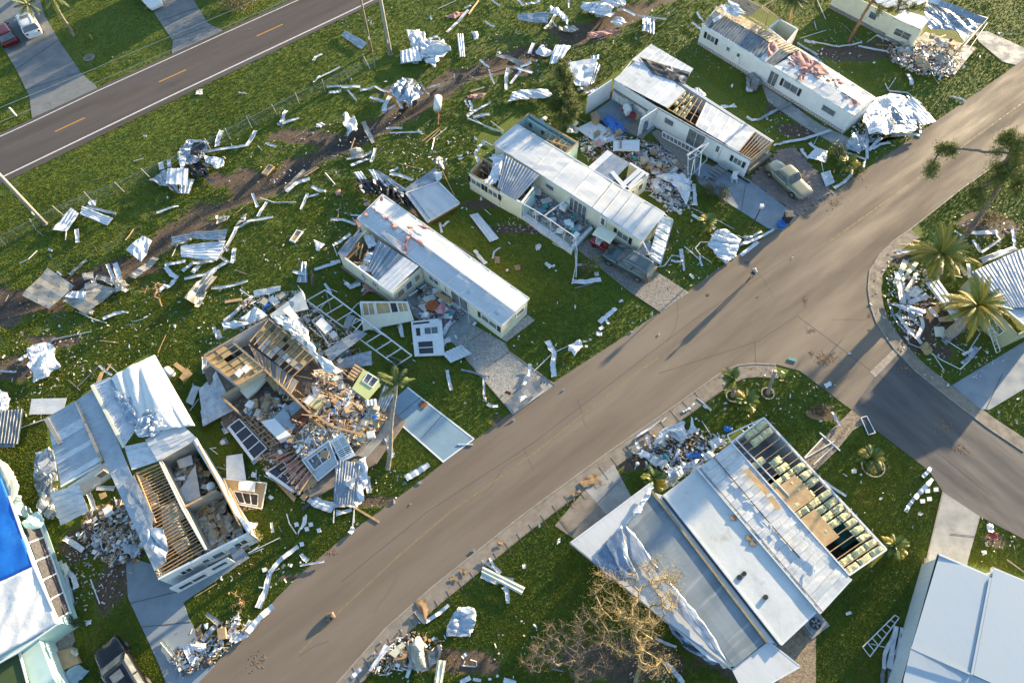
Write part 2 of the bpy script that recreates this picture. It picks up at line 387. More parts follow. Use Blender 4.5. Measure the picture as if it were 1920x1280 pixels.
me.loops.add(fc.size);me.loops.foreach_set('vertex_index',fc.ravel())
me.polygons.add(len(fc));me.polygons.foreach_set('loop_start',np.arange(0,fc.size,4));me.polygons.foreach_set('loop_total',np.full(len(fc),4))
me.polygons.foreach_set('use_smooth',np.ones(len(fc),bool))
at=me.attributes.new('soilmask','FLOAT_COLOR','POINT')
colr=np.zeros((len(co),4),np.float32);colr[:,0]=dirt.ravel();colr[:,1]=wet.ravel();colr[:,3]=1
at.data.foreach_set('color',colr.ravel())
me.update();me.validate()
gm=bpy.data.materials.new('lawn');gm.use_nodes=True
def lawn(m):
 nt=m.node_tree;N=nt.nodes;L=nt.links;b=N['Principled BSDF']
 geo=N.new('ShaderNodeNewGeometry');pos=geo.outputs['Position']
 def nz(s,d=6,r=.6):
  n=N.new('ShaderNodeTexNoise');n.inputs['Scale'].default_value=s;n.inputs['Detail'].default_value=d;n.inputs['Roughness'].default_value=r
  L.new(pos,n.inputs['Vector']);return n.outputs['Fac']
 def mr(f,a,z):
  r=N.new('ShaderNodeMapRange');r.inputs['From Min'].default_value=a;r.inputs['From Max'].default_value=z;L.new(f,r.inputs['Value']);return r.outputs[0]
 def mix(f,a,c):
  x=N.new('ShaderNodeMix');x.data_type='RGBA';L.new(f,x.inputs[0])
  for s_,q in((6,a),(7,c)):
   if isinstance(q,tuple):x.inputs[s_].default_value=(*q,1)
   else:L.new(q,x.inputs[s_])
  return x.outputs[2]
 g=mix(mr(nz(.35),.35,.65),(.080,.130,.006),(.140,.165,.009))
 g=mix(mr(nz(7,8),.42,.62),g,(.060,.095,.005))
 g=mix(mr(nz(1.3,8,.7),.60,.70),g,(.14,.125,.025))
 soil=mix(mr(nz(3),.35,.65),(.125,.085,.055),(.065,.047,.032))
 soil=mix(mr(nz(9,8,.75),.62,.68),soil,(.26,.22,.17))
 at=N.new('ShaderNodeAttribute');at.attribute_name='soilmask'
 sp=N.new('ShaderNodeSeparateColor');L.new(at.outputs['Color'],sp.inputs[0])
 ad=N.new('ShaderNodeMath');ad.operation='ADD';L.new(sp.outputs[0],ad.inputs[0])
 sb=N.new('ShaderNodeMath');sb.operation='MULTIPLY_ADD';L.new(nz(4,8,.75),sb.inputs[0]);sb.inputs[1].default_value=1.3;sb.inputs[2].default_value=-.65
 L.new(sb.outputs[0],ad.inputs[1])
 c=mix(mr(ad.outputs[0],.35,.62),g,soil)
 c=mix(sp.outputs[1],c,(.022,.018,.015))
 L.new(c,b.inputs['Base Color'])
 rg=mr(sp.outputs[1],0,1);rm=N.new('ShaderNodeMapRange');L.new(sp.outputs[1],rm.inputs['Value']);rm.inputs['To Min'].default_value=.9;rm.inputs['To Max'].default_value=.35
 L.new(rm.outputs[0],b.inputs['Roughness'])
 bp=N.new('ShaderNodeBump');bp.inputs['Strength'].default_value=.7;bp.inputs['Distance'].default_value=.12
 L.new(nz(8,8,.7),bp.inputs['Height']);L.new(bp.outputs[0],b.inputs['Normal'])
lawn(gm)
me.materials.append(gm)
ground=bpy.data.objects.new('ground',me);COL.objects.link(ground);ground['kind']='structure'
def sheet(name,poly,mat,z,label=None):
 mb=MB();mb.flat(PP(poly,z));return struct(mb,name,mat,label)
sheet('road',main_poly,'asphalt_brown',ZR,'dusty residential road')
sheet('side_road',side_poly,'asphalt_side',ZR-.001+.001)
sheet('upper_road',top_poly,'asphalt_top',ZR,'two lane road with dashed yellow line')
for nm,(poly,mat,z)in PADS.items():
 mb=MB();mb.prism(PP(poly,z),z+.05);struct(mb,nm,mat)
def ribbon(mb,pts,w,z,h=0.0,off=0.0):
 """strip along a survey line; h>0 makes it a solid kerb; off shifts it sideways in metres"""
 W=[P(x,y,z)for x,y in pts];L_=[];R_=[]
 for i,p in enumerate(W):
  d=(W[min(i+1,len(W)-1)]-W[max(i-1,0)]);d.z=0;d.normalize();n=Vector((-d.y,d.x,0))
  L_.append(p+n*(off+w/2));R_.append(p+n*(off-w/2))
 if h:
  for i in range(len(W)-1):
   dn=Vector((0,0,h));mb.hexa([R_[i]-dn,R_[i+1]-dn,L_[i+1]-dn,L_[i]-dn,R_[i],R_[i+1],L_[i+1],L_[i]])
 else:
  for i in range(len(W)-1):mb.add([R_[i],R_[i+1],L_[i+1],L_[i]],[(0,1,2,3)])
 return mb
mb=ribbon(MB(),MAIN_LO,1.25,ZR+.012,off=-.62);struct(mb,'gutter','gutter_concrete')
mb=ribbon(MB(),SIDE_UP[1:],1.1,ZR+.012,off=-.55);struct(mb,'gutter','gutter_concrete')
mb=ribbon(MB(),MAIN_LO,.12,ZR+.035,.07);struct(mb,'kerb','curb_concrete')
mb=ribbon(MB(),SIDE_UP[1:]+MAIN_R[1:],.12,ZR+.035,.07);struct(mb,'kerb','curb_concrete')
mb=MB()
for i in range(30):
 t=i/29.0;x=660+t*640;y=1250-t*517
 a=P(x,y,ZR+.018);
 mb.beam(a,a+Vector((.62,-.95,0))*1.0,.035,.01)
struct(mb,'gutter_joints','tar_seam',kind='stuff')
mb=ribbon(MB(),[(-300,392),(0,256),(60,229),(180,172),(330,104),(420,63),(560,0),(760,-90)],.12,ZR+.006);struct(mb,'edge_line','line_paint')
mb=ribbon(MB(),[(-300,478),(0,334),(320,180),(640,29),(735,-17),(900,-95)],.17,ZR+.006);struct(mb,'edge_line','line_paint')
for i,(a,b)in enumerate((((103,247),(159,221)),((298,154),(349,131)),((481,68),(530,46)),((-90,340),(-35,312)))):
 mb=ribbon(MB(),[a,b],.13,ZR+.006);struct(mb,'lane_dash','yellow_paint')
mb=ribbon(MB(),[(560,1224),(640,1142),(751,1038),(842,961),(1006,846),(1144,736),(1235,670)],.11,ZR+.005);struct(mb,'centre_line','faded_yellow')
mb=ribbon(MB(),[(1555,453),(1590,428),(1755,310),(1920,191),(2060,90)],.11,ZR+.005);struct(mb,'centre_line','faded_yellow')
mb=MB();mb.flat(PP([(1631,697),(1641,707),(1687,660),(1676,654)],ZR+.007));struct(mb,'stop_line','old_line')
mb=MB()
for pts in([(1235,700),(1420,640),(1495,592)],[(1495,592),(1560,640),(1640,700)],[(640,1090),(800,960),(1000,830),(1300,600),(1500,470)],[(1650,810),(1760,850),(1860,930)],[(1415,640),(1417,680)],[(0,292),(320,148),(620,10)]):
 ribbon(mb,pts,.05,ZR+.004)
rc=random.Random(2)
for(x,y,L,an)in((700,1150,90,.8),(900,930,120,.7),(1100,800,60,2.2),(1250,640,140,.75),(1450,560,90,1.9),(1700,300,160,.7),(1560,600,70,.2),(1790,900,120,2.55),(1000,880,50,2.1),(560,1230,70,.6),(1380,600,60,.1),(200,190,200,.48),(500,85,140,.46)):
 q=[(x,y)]
 for k in range(int(L/8)):an+=rc.uniform(-.35,.35)*.5;q.append((q[-1][0]+8*math.cos(an),q[-1][1]-8*math.sin(an)))
 ribbon(mb,q,rc.uniform(.018,.035),ZR+.004)
struct(mb,'road_seams','tar_seam')
mb=MB();ribbon(mb,[(764,726),(889,823)],.12,.062,.02);ribbon(mb,[(741,786),(832,866)],.12,.062,.02);ribbon(mb,[(832,864),(887,824)],.1,.062,.02)
struct(mb,'driveway_border','white_paint')
mb=MB()
for pts in([(947,643),(954,658),(1041,721)],[(868,665),(962,776)],[(1078,462),(1180,545),(1240,585)],[(1504,862),(1530,880),(1566,845),(1598,806),(1625,790)],[(1768,922),(1735,1060),(1710,1180)]):
 ribbon(mb,pts,.09,.075,.06)
struct(mb,'border_strip','grey_wood')
mb=MB()
for a,b in(((880,640),(915,615)),((912,688),(985,640)),((970,735),(1010,700)),((245,1130),(335,1108)),((262,1175),(358,1165)),((30,130),(110,75)),((45,170),(150,135)),((300,40),(372,14)),((322,76),(396,47)),((788,745),(745,780)),((830,777),(790,822)),((1120,943),(1165,898)),((1850,765),(1880,700)),((1782,1000),(1828,1005)),((1080,1010),(1050,972)),((1330,300),(1345,360)),((1400,335),(1390,395))):
 p=P(*a,.064);q=P(*b,.064);mb.beam(p,q,.035,.01)
struct(mb,'slab_joints','tar_seam',kind='stuff')
# ---- brick pavers under the beige saloon: nearest ones built one by one
def pavers(name,poly,base,ang,sx,sy,mats,cap=300,parent_mat='tar_seam'):
 b=MB();b.prism(PP(poly,base),.08);root=struct(b,name,parent_mat)
 W=PP(poly,0);xs=[p.x for p in W];ys=[p.y for p in W];cx,cy=sum(xs)/len(xs),sum(ys)/len(ys)
 ca,sa=math.cos(R(ang)),math.sin(R(ang));rad=max(max(xs)-min(xs),max(ys)-min(ys))
 cells=[]
 n=int(rad/min(sx,sy))+2
 for j in range(-n,n):
  for i in range(-n,n):
   lx=(i+(.5 if j%2 else 0))*sx;ly=j*sy
   x=cx+lx*ca-ly*sa;y=cy+lx*sa+ly*ca
   cells.append((x,y))
 A=np.array(cells);ok=inpoly(A[:,0],A[:,1],[(p.x,p.y)for p in W]);A=A[ok]
 cpos=np.array([0,0]);order=np.argsort(np.hypot(A[:,0],A[:,1]))
 protos=[]
 for k,m_ in enumerate(mats):
  q=MB();hx,hy=sx/2-.012,sy/2-.012;q.box(-hx,-hy,0,hx,hy,.035);protos.append(q.mesh('paver',m_))
 rest=MB()
 for r_,idx in enumerate(order):
  x,y=A[idx];z=base+random.uniform(-.004,.006)
  if r_<cap:
   o=bpy.data.objects.new('paver',random.choice(protos));COL.objects.link(o);o.parent=root
   o.location=(x,y,z);o.rotation_euler=(0,0,R(ang))
  else:
   hx,hy=sx/2-.012,sy/2-.012
   c4=[(x+a*ca-b_*sa,y+a*sa+b_*ca)for a,b_ in((-hx,-hy),(hx,-hy),(hx,hy),(-hx,hy))]
   rest.hexa([(a,b_,z)for a,b_ in c4]+[(a,b_,z+.035)for a,b_ in c4])
 if rest.v:
  o=rest.build('paver_field',mats[0],root);o['kind']='stuff'
M('paver_b',(.22,.185,.165),(.16,.135,.12),1.4,.85,0,.2,20)
M('paver_c',(.27,.205,.17),(.20,.15,.125),1.4,.85,0,.2,20)
pavers('paver_driveway',[(1465,279),(1490,276),(1564,361),(1495,405),(1404,336)],.02,-40,.5,.34,['paver','paver_b','paver_c'])
M('paver_pale',(.34,.30,.27),(.26,.23,.21),1.4,.85,0,.2,20)
pavers('paver_strip',[(1735,1050),(1760,1060),(1705,1240),(1680,1260)],.02,70,.8,.3,['paver_pale','paver_b'])
# ------------------------------------------------------------------ grass tufts: real blades, one mass
def grass():
 polys=[side_poly,main_poly,top_poly]+[v[0]for v in PADS.values()]+NOGRASS+[[(1465,279),(1490,276),(1564,361),(1495,405),(1404,336)],[(1735,1050),(1760,1060),(1705,1240),(1680,1260)]]
 r=np.random.RandomState(11);n=620000
 px=r.uniform(-30,1950,n);py=r.uniform(-20,1290,n)
 u=px-960;v=640-py;t=CAMH/(FPX*math.cos(TILT)-v*math.sin(TILT))
 X=t*u;Y=t*(v*math.cos(TILT)+FPX*math.sin(TILT))
 bad=np.zeros(n,bool)
 for p in polys:bad|=inpoly(px,py,p)
 for line,w,off in((MAIN_LO,1.3,-.62),(SIDE_UP[1:],1.2,-.55)):
  bad|=dist_line(X,Y,[P(a,b)for a,b in line])<1.15
 X,Y=X[~bad],Y[~bad]
 dt,di,we=masks(X,Y)
 keep=r.uniform(0,1,len(X))>np.clip(di*1.5-.05,0,.97)
 X,Y,dt,di=X[keep],Y[keep],dt[keep],di[keep]
 k=len(X)
 rough=np.clip((smooth_noise(X,Y,.4,9)+.3),0,1)
 wild=np.exp(-(dist_line(X,Y,DW)/4.5)**2)
 h=(.03+.04*r.uniform(0,1,k)+.03*rough+.14*wild*r.uniform(0,1,k)**2)
 Z=-.45*dt
 vs=[]
 for b in range(3):
  a=r.uniform(0,6.283,k);w=.024+.026*r.uniform(0,1,k)
  lean=r.uniform(.3,1.1,k)*h;la=r.uniform(0,6.283,k)
  ox=r.uniform(-.06,.06,k);oy=r.uniform(-.06,.06,k)
  p0=np.stack([X+ox-w*np.cos(a),Y+oy-w*np.sin(a),Z-.01],-1)
  p1=np.stack([X+ox+w*np.cos(a),Y+oy+w*np.sin(a),Z-.01],-1)
  p2=np.stack([X+ox+lean*np.cos(la),Y+oy+lean*np.sin(la),Z+h],-1)
  vs.append(np.stack([p0,p1,p2],1))
 V=np.concatenate(vs,0).reshape(-1,3);nf=len(V)//3
 me=bpy.data.meshes.new('grass')
 me.vertices.add(len(V));me.vertices.foreach_set('co',V.ravel())
 me.loops.add(len(V));me.loops.foreach_set('vertex_index',np.arange(len(V)))
 me.polygons.add(nf);me.polygons.foreach_set('loop_start',np.arange(0,len(V),3));me.polygons.foreach_set('loop_total',np.full(nf,3))
 mi=(r.uniform(0,1,nf)<.16+0*.1).astype(np.int32)
 me.polygons.foreach_set('material_index',mi)
 me.update()
 M('grass_blade',(.112,.176,.006),(.195,.215,.009),.35,.65,0,0,c3=(.24,.20,.03),s3=.45,t3=.55,w3=.12,spec=.3)
 M('grass_dry',(.20,.18,.03),(.15,.15,.02),1.0,.7,0,0,spec=.3)
 for q in('grass_blade','grass_dry'):
  nt=MATS[q].node_tree;g_=nt.nodes.new('ShaderNodeNewGeometry');m1=nt.nodes.new('ShaderNodeMix');m1.data_type='VECTOR';m1.inputs[0].default_value=.6;nt.links.new(g_.outputs['Normal'],m1.inputs[4]);m1.inputs[5].default_value=(0,0,1)
  n_=nt.nodes.new('ShaderNodeVectorMath');n_.operation='NORMALIZE';nt.links.new(m1.outputs[1],n_.inputs[0]);nt.links.new(n_.outputs[0],nt.nodes['Principled BSDF'].inputs['Normal'])
 me.materials.append(MATS['grass_blade']);me.materials.append(MATS['grass_dry'])
 o=bpy.data.objects.new('grass',me);COL.objects.link(o);o['kind']='stuff';o['label']='short green grass growing over the lawns and verges';o['category']='grass'
grass()
# ================================================================== BUILDERS FOR WALLS, ROOFS, WRECKAGE
ZW=2.4
def prof_sheet(quad,us,zs,nv=3,warp=0.0,th=.015,seed=0,sag=0.0,curl=0.0):
 """sheet over 4 world corners; profile (us, zs) across c0->c1, extruded along c0->c3"""
 mb=MB();nu=len(us)-1
 sc=random.uniform(.5,1.1)
 def fn(u,v):
  k=min(nu,int(round(u*nu)));uu=us[k]
  p=bil(quad,uu,v)
  z=zs[k]+warp*nz3(p.x*sc+seed,p.y*sc,seed*1.7)+warp*.5*nz3(p.x*2.7,p.y*2.7,seed)
  z-=sag*4*v*(1-v)
  z+=curl*max(0,v-.6)**2*6
  return(p.x,p.y,p.z+z)
 mb.grid(fn,nu,nv,th);return mb
def corr(n,amp=.035,top=.35):
 """trapezoid corrugation profile with n ribs"""
 us=[0];zs=[0]
 for i in range(n):
  a=i/n;w=1/n
  us+=[a+w*.32,a+w*.42,a+w*.58,a+w*.68];zs+=[0,amp,amp,0]
 us.append(1);zs.append(0);return us,zs
def lipped(n=3,lip=.05,small=.012):
 us=[0,.025,.06];zs=[lip,lip,0]
 for i in range(1,n):t=.06+.9*i/n;us+=[t-.015,t,t+.015];zs+=[0,small,0]
 us+=[.96,1];zs+=[0,.004];return us,zs
def roof(root,quad,n,mat,z=ZW,name='roof_panel',warp=.03,lip=.05,nv=5,mats=None,gap=.01,label=None):
 """n metal panels side by side along c0->c1, each its own part"""
 W=PP(quad,z);out=[]
 for i in range(n):
  a,b=i/n,(i+1)/n
  q=[bil(W,a+gap/n,0),bil(W,b,0),bil(W,b,1),bil(W,a+gap/n,1)]
  dz=Vector((0,0,random.uniform(0,.012)))
  us,zs=lipped(2,lip)if lip else([0,.25,.5,.75,1],[0]*5)
  o=prof_sheet([p+dz for p in q],us,zs,nv,warp,.03,random.uniform(0,50)).build(name,(random.choice(mats)if mats else mat),root)
  out.append(o)
 return out
def corrugated(root,quad,ribs,mat,z=ZW,name='roof_sheet',n=1,warp=.03,amp=.04,nv=5):
 W=PP(quad,z)
 for i in range(n):
  a,b=i/n,(i+1)/n-.004
  q=[bil(W,a,0),bil(W,b,0),bil(W,b,1),bil(W,a,1)]
  us,zs=corr(max(1,ribs//n),amp)
  prof_sheet(q,us,zs,nv,warp,.015,random.uniform(0,50)).build(name,mat,root)
def window(root,a,b,z0,z1,side,shut=False,kind='window',fm='white_paint',pm='glass',grid=(1,1),proud=.05):
 """a,b ground points of the opening on the wall's outer face, side = outward unit vector"""
 a=Vector((a.x,a.y,0));b=Vector((b.x,b.y,0));d=(b-a);L_=d.length
 if L_<.05:return
 d.normalize();o=side*proud
 m=MB();t=.055
 def bar(p,q,w=t):m.beam(p+o,q+o,w,.06,up=side)
 A0,B0,A1,B1=a+Vector((0,0,z0)),b+Vector((0,0,z0)),a+Vector((0,0,z1)),b+Vector((0,0,z1))
 bar(A0-d*t/2,B0+d*t/2);bar(A1-d*t/2,B1+d*t/2);bar(A0+Vector((0,0,t/2)),A1-Vector((0,0,t/2)));bar(B0+Vector((0,0,t/2)),B1-Vector((0,0,t/2)))
 for i in range(1,grid[0]):p=lerp(A0,B0,i/grid[0]);bar(p+Vector((0,0,t/2)),p+Vector((0,0,z1-z0-t/2)),.035)
 fr=m.build('door_frame' if kind=='door' else 'window_frame',fm,root)
 g=MB();gx_,gy_=grid
 for i in range(gx_):
  for j in range(gy_):
   p=lerp(A0,B0,i/gx_)+d*.02+Vector((0,0,(z1-z0)*j/gy_+.02));q=lerp(A0,B0,(i+1)/gx_)-d*.02+Vector((0,0,(z1-z0)*j/gy_+.02));hh=Vector((0,0,(z1-z0)/gy_-.04))
   oo=side*.012;g=MB();g.add([p+oo,q+oo,q+hh+oo,p+hh+oo,p-oo,q-oo,q+hh-oo,p+hh-oo],[(0,1,2,3),(7,6,5,4),(0,4,5,1),(1,5,6,2),(2,6,7,3),(3,7,4,0)])
   g.build('pane' if pm=='glass' else 'screen',pm,fr)
 if shut:
  for s_,e in((A0,-1),(B0,1)):
   c=s_+d*e*.24;sh=MB();sh.beam(c+o*.9,c+o*.9+Vector((0,0,z1-z0)),.3,.04,up=side);sh.build('shutter','black_plastic',root)
def wall(root,a,b,z0=0.0,z1=ZW,mat='white_wall',th=.10,ops=(),out=-1,name='wall',ztop=None,cap=None,posts=0):
 """wall whose top edge is traced from a to b; out=-1: outer face is to the right of a->b"""
 A=P(a[0],a[1],z1);B=P(b[0],b[1],z1);A.z=B.z=0
 d=B-A;Ln=d.length;d.normalize();nrm=Vector((-d.y,d.x,0))*out
 m=MB();xs=[0]+sorted([t for o in ops for t in(o[0],o[1])])+[1]
 def blk(t0,t1,za,zb):
  if t1-t0<1e-4 or zb-za<1e-4:return
  p,q=A+d*Ln*t0,A+d*Ln*t1;i=nrm*-th
  pts=[p,q,q+i,p+i]
  lo=[v+Vector((0,0,za))for v in pts];hi=[v+Vector((0,0,zb))for v in pts]
  if(pts[1]-pts[0]).cross(pts[2]-pts[1]).z<0:lo.reverse();hi.reverse()
  m.hexa(lo+hi)
 t=0
 for o in sorted(ops,key=lambda o:o[0]):
  blk(t,o[0],z0,z1);blk(o[0],o[1],z0,o[2]);blk(o[0],o[1],o[3],z1);t=o[1]
 blk(t,1,z0,z1)
 w=m.build(name,mat,root)
 if Ln>3 and z1>=2.2 and name=='wall':
  for i in range(1,int(Ln/1.22)+1):
   t_=i*1.22/Ln
   if t_>.98 or any(o[0]-.03<t_<o[1]+.03 for o in ops):continue
   pp=A+d*Ln*t_+nrm*.008;MB().beam(pp+Vector((0,0,z0+.02)),pp+Vector((0,0,z1-.02)),.05,.02,up=nrm).build('siding_batten',mat,root)
 for o in ops:
  kind=o[4]if len(o)>4 else 'w'
  p,q=A+d*Ln*o[0],A+d*Ln*o[1]
  if kind=='w':window(root,p,q,o[2],o[3],nrm)
  elif kind=='ws':window(root,p,q,o[2],o[3],nrm,True,grid=(2,1))
  elif kind=='wg':window(root,p,q,o[2],o[3],nrm,grid=(2,2))
  elif kind=='french':window(root,p,q,o[2],o[3],nrm,grid=(4,4),kind='door')
  elif kind=='slider':window(root,p,q,o[2],o[3],nrm,grid=(2,1),kind='door')
  elif kind=='board':window(root,p,q,o[2],o[3],nrm,pm='cardboard')
  elif kind=='screen':window(root,p,q,o[2],o[3],nrm,pm='screen_mesh',grid=(2,1))
  elif kind=='door':
   g=MB();g.beam(lerp(p,q,.06)-nrm*.03+Vector((0,0,o[2])),lerp(p,q,.94)-nrm*.03+Vector((0,0,o[2])),.01,.01)
   c=lerp(p,q,.5)+nrm*.01;g=MB();g.beam(c+Vector((0,0,o[2])),c+Vector((0,0,o[3])),(q-p).length*.92,.05,up=nrm);dd=g.build('door','white_paint',root)
   k=MB();k.beam(c+nrm*.03+Vector((0,0,o[2]+.9)),c+nrm*.03+Vector((0,0,o[3]-.15)),(q-p).length*.45,.03,up=nrm);k.build('door_pane','glass',dd)
   h=MB();hp=lerp(p,q,.85)+nrm*.07+Vector((0,0,o[2]+.75));h.beam(hp,hp+Vector((0,0,.1)),.05,.05);h.build('handle','chrome',dd)
  elif kind=='hole':pass
 if cap:
  k=MB();up=Vector((0,0,z1+.004));k.beam(A-nrm*th/2+up,B-nrm*th/2+up,th+.05,.05);k.build('wall_plate',cap,root)
 if posts:
  for i in range(posts+1):
   pp=A+d*Ln*i/posts-nrm*(th+.03);k=MB();k.beam(pp+Vector((0,0,z0)),pp+Vector((0,0,z1)),.05,.07);k.build('stud','raw_wood',root)
 return w
def joists(root,quad,n,z=ZW,mat='raw_wood',w=.05,h=.11,name='joist',jitter=.0,skip=()):
 """beams from edge c0c1 to edge c3c2, each its own part"""
 W=PP(quad,z)
 for i in range(n+1):
  if i in skip:continue
  t=i/n;a=lerp(W[0],W[1],t);b=lerp(W[3],W[2],t)
  if jitter:a=a+Vector((random.uniform(-1,1),random.uniform(-1,1),random.uniform(-1,.3)))*jitter;b=b+Vector((random.uniform(-1,1),random.uniform(-1,1),random.uniform(-1,.3)))*jitter
  MB().beam(a,b,w,h).build(name,mat,root)
def edge(root,pts,z,w,h,mat,name='trim'):
 W=PP(pts,z)
 for a,b in zip(W[:-1],W[1:]):MB().beam(a,b,w,h).build(name,mat,root)
def floor(root,poly,z,mat,th=.12,name='floor',kind=None):
 o=MB().prism(PP(poly,z),th).build(name,mat,root);return o
def batt(root,quad,z,mat='yellow_insul',h=.12,name='insulation_batt',n=4):
 W=PP(quad,z)
 s=random.uniform(0,90)
 def fn(u,v):
  p=bil(W,u,v);e=min(u,1-u,v,1-v)
  return(p.x+.05*nz3(p.x*3,p.y*3,s),p.y+.05*nz3(p.x*3,p.y*3,s+9),p.z+h*(min(1,e*12+.2))+.11*nz3(p.x*2.3,p.y*2.3,s))
 return MB().grid(fn,max(2,n),max(2,n),.05).build(name,mat,root)
 # ---- wreckage items (things of their own), registered for labelling
DEB=[]
def reg(o,words,x,y,cat,size=0):DEB.append([o,words,x,y,cat,size]);return o
MW={'white_metal':'white metal','galv_metal':'grey metal','dull_metal':'dull grey metal','stain_metal':'rust-stained grey metal','white_paint':'white','raw_wood':'raw wooden','grey_wood':'weathered wooden','plywood':'tan plywood','silver_foil':'silver','white_roof':'white roofing','drywall':'pale plaster','cardboard':'brown','cream_wall':'cream','white_wall':'white','lime_wall':'lime green','grey_wall':'grey','black_sheet':'black','interior_wall':'grimy beige','yellow_insul':'yellow','pink_insul':'pink','blue_plastic':'blue','white_cloth':'white cloth','brown_leather':'brown','rust':'rusty','ceiling_board':'tan','appliance':'white','white_tarp':'white','mattress_cloth':'beige','orange_cloth':'orange','red_cloth':'red','teal_plastic':'teal','pink_cloth':'pink','white_cloth':'white cloth','aqua_wall':'aqua','blue_concrete':'blue','screen_mesh':'dark screen','black_plastic':'black','dead_leaf':'brown'}
def lenw(L):return 'tiny' if L<.5 else 'short' if L<1.1 else 'mid-length' if L<2.3 else 'long'
def sizw(A):return 'tiny' if A<.25 else 'small' if A<1.2 else 'mid-sized' if A<4 else 'large'
def turn(x1,y1,x2,y2):
 a=math.degrees(math.atan2(-(y2-y1),x2-x1))%180
 return 'lying level' if a<15 or a>165 else 'slanting up to the right' if a<70 else 'standing upright in view' if a<110 else 'slanting down to the right'
def strip(pts,w,mat='white_metal',z=.08,bend=.06,lip=.05,cat='metal strip',name='metal_strip',z2=None,flat=False,seg=5):
 """bent channel along pixel polyline, w in pixels"""
 if len(pts)==4 and not hasattr(pts[0],'__len__'):pts=[(pts[0],pts[1]),(pts[2],pts[3])]
 W=[]
 n=len(pts)
 for i,p in enumerate(pts):
  zz=z if z2 is None else z+(z2-z)*i/(n-1)
  if len(p)>2:zz=p[2]
  W.append(P(p[0],p[1],zz))
 path=[]
 for a,b in zip(W[:-1],W[1:]):
  for k in range(seg):path.append(lerp(a,b,k/seg))
 path.append(W[-1]);s=random.uniform(0,99)
 wm=w*.038*(1 if pts[0][1]>300 else 1.08)*random.uniform(.8,1.15)
 if n==2 and(W[1]-W[0]).length>1.0 and random.random()<.6:
  dd=W[1]-W[0];sd_=Vector((-dd.y,dd.x,0)).normalized()*random.uniform(-.12,.12)*dd.length;k_=random.uniform(.35,.7)
  path=[lerp(W[0],W[0]+dd*k_+sd_,t/seg)for t in range(seg)]+[lerp(W[0]+dd*k_+sd_,W[1],t/seg)for t in range(seg+1)]
 tap=random.uniform(-.3,.3)
 prof=[(-.5,lip),(-.5+.04,0),(-.15,0.0),(0,.012),(.15,0),(.46,0),(.5,lip*.8)]
 tw=random.uniform(-.25,.25)
 def fn(u,v):
  k=min(len(path)-1,int(round(v*(len(path)-1))));p=path[k]
  d=path[min(k+1,len(path)-1)]-path[max(k-1,0)];d.z=0
  d=d.normalized()if d.length>1e-6 else Vector((1,0,0));nn=Vector((-d.y,d.x,0))
  a,h=prof[min(6,int(round(u*6)))]
  zz=p.z+h+bend*(nz3(k*.45+s,s)+.3)*1.2+a*wm*tw*(v-.3)
  q=p+nn*a*wm*(1+.3*nz3(k*.8,s+5))*(1+tap*(v-.5));return(q.x,q.y,max(.02,zz))
 mb=MB().grid(fn,6,len(path)-1,.012)
 L=sum((W[i+1]-W[i]).length for i in range(n-1))
 xm=sum(p[0]for p in pts)/n;ym=sum(p[1]for p in pts)/n
 o=single(mb,name,mat,'',cat)
 wd='narrow ' if wm<.16 else 'wide ' if wm>.45 else ''
 return reg(o,f"{lenw(L)} {wd}{'kinked ' if n > 2 else ''}{MW.get(mat, 'white')} {cat.split()[-1]}|{turn(pts[0][0], pts[0][1], pts[-1][0], pts[-1][1])}",xm,ym,cat,L)
def bar(pts,w=.08,mat='white_paint',z=.08,cat='beam',name='beam',z2=None,h=None):
 if len(pts)==4 and not hasattr(pts[0],'__len__'):pts=[(pts[0],pts[1]),(pts[2],pts[3])]
 n=len(pts);W=[]
 for i,p in enumerate(pts):
  zz=z if z2 is None else z+(z2-z)*i/(n-1)
  if len(p)>2:zz=p[2]
  W.append(P(p[0],p[1],zz))
 mb=MB()
 if n==2:mb.beam(W[0],W[1],w,h or w)
 else:mb.tube(W,w/2*1.2,4)
 L=sum((W[i+1]-W[i]).length for i in range(n-1))
 o=single(mb,name,mat,'',cat)
 return reg(o,f"{lenw(L)} {'bent ' if n > 2 else ''}{MW.get(mat, 'white')} {cat}|{turn(pts[0][0], pts[0][1], pts[-1][0], pts[-1][1])}",sum(p[0]for p in pts)/n,sum(p[1]for p in pts)/n,cat,L)
def panel(quad,mat='white_metal',ribs=4,z=.12,warp=.1,curl=0.0,amp=.03,cat='metal sheet',name='metal_sheet',nv=6,zs=None,words=None):
 """ribs run along c0->c3"""
 W=[P(q[0],q[1],(q[2]if len(q)>2 else z))for q in quad]
 us,zz=corr(ribs,amp)if ribs else([0,.2,.4,.6,.8,1],[0]*6)
 mb=prof_sheet(W,us,zz,nv,warp,.015,random.uniform(0,99),curl=curl)
 o=single(mb,name,mat,'',cat)
 A=((W[2]-W[0]).cross(W[3]-W[1])).length/2
 c=[sum(q[i]for q in quad)/4 for i in(0,1)]
 kd='ribbed ' if ribs else 'flat ' if warp<.05 else 'warped '
 return reg(o,words or f"{sizw(A)} {kd}{MW.get(mat, 'white')} {cat.split()[-1]}",c[0],c[1],cat,A)
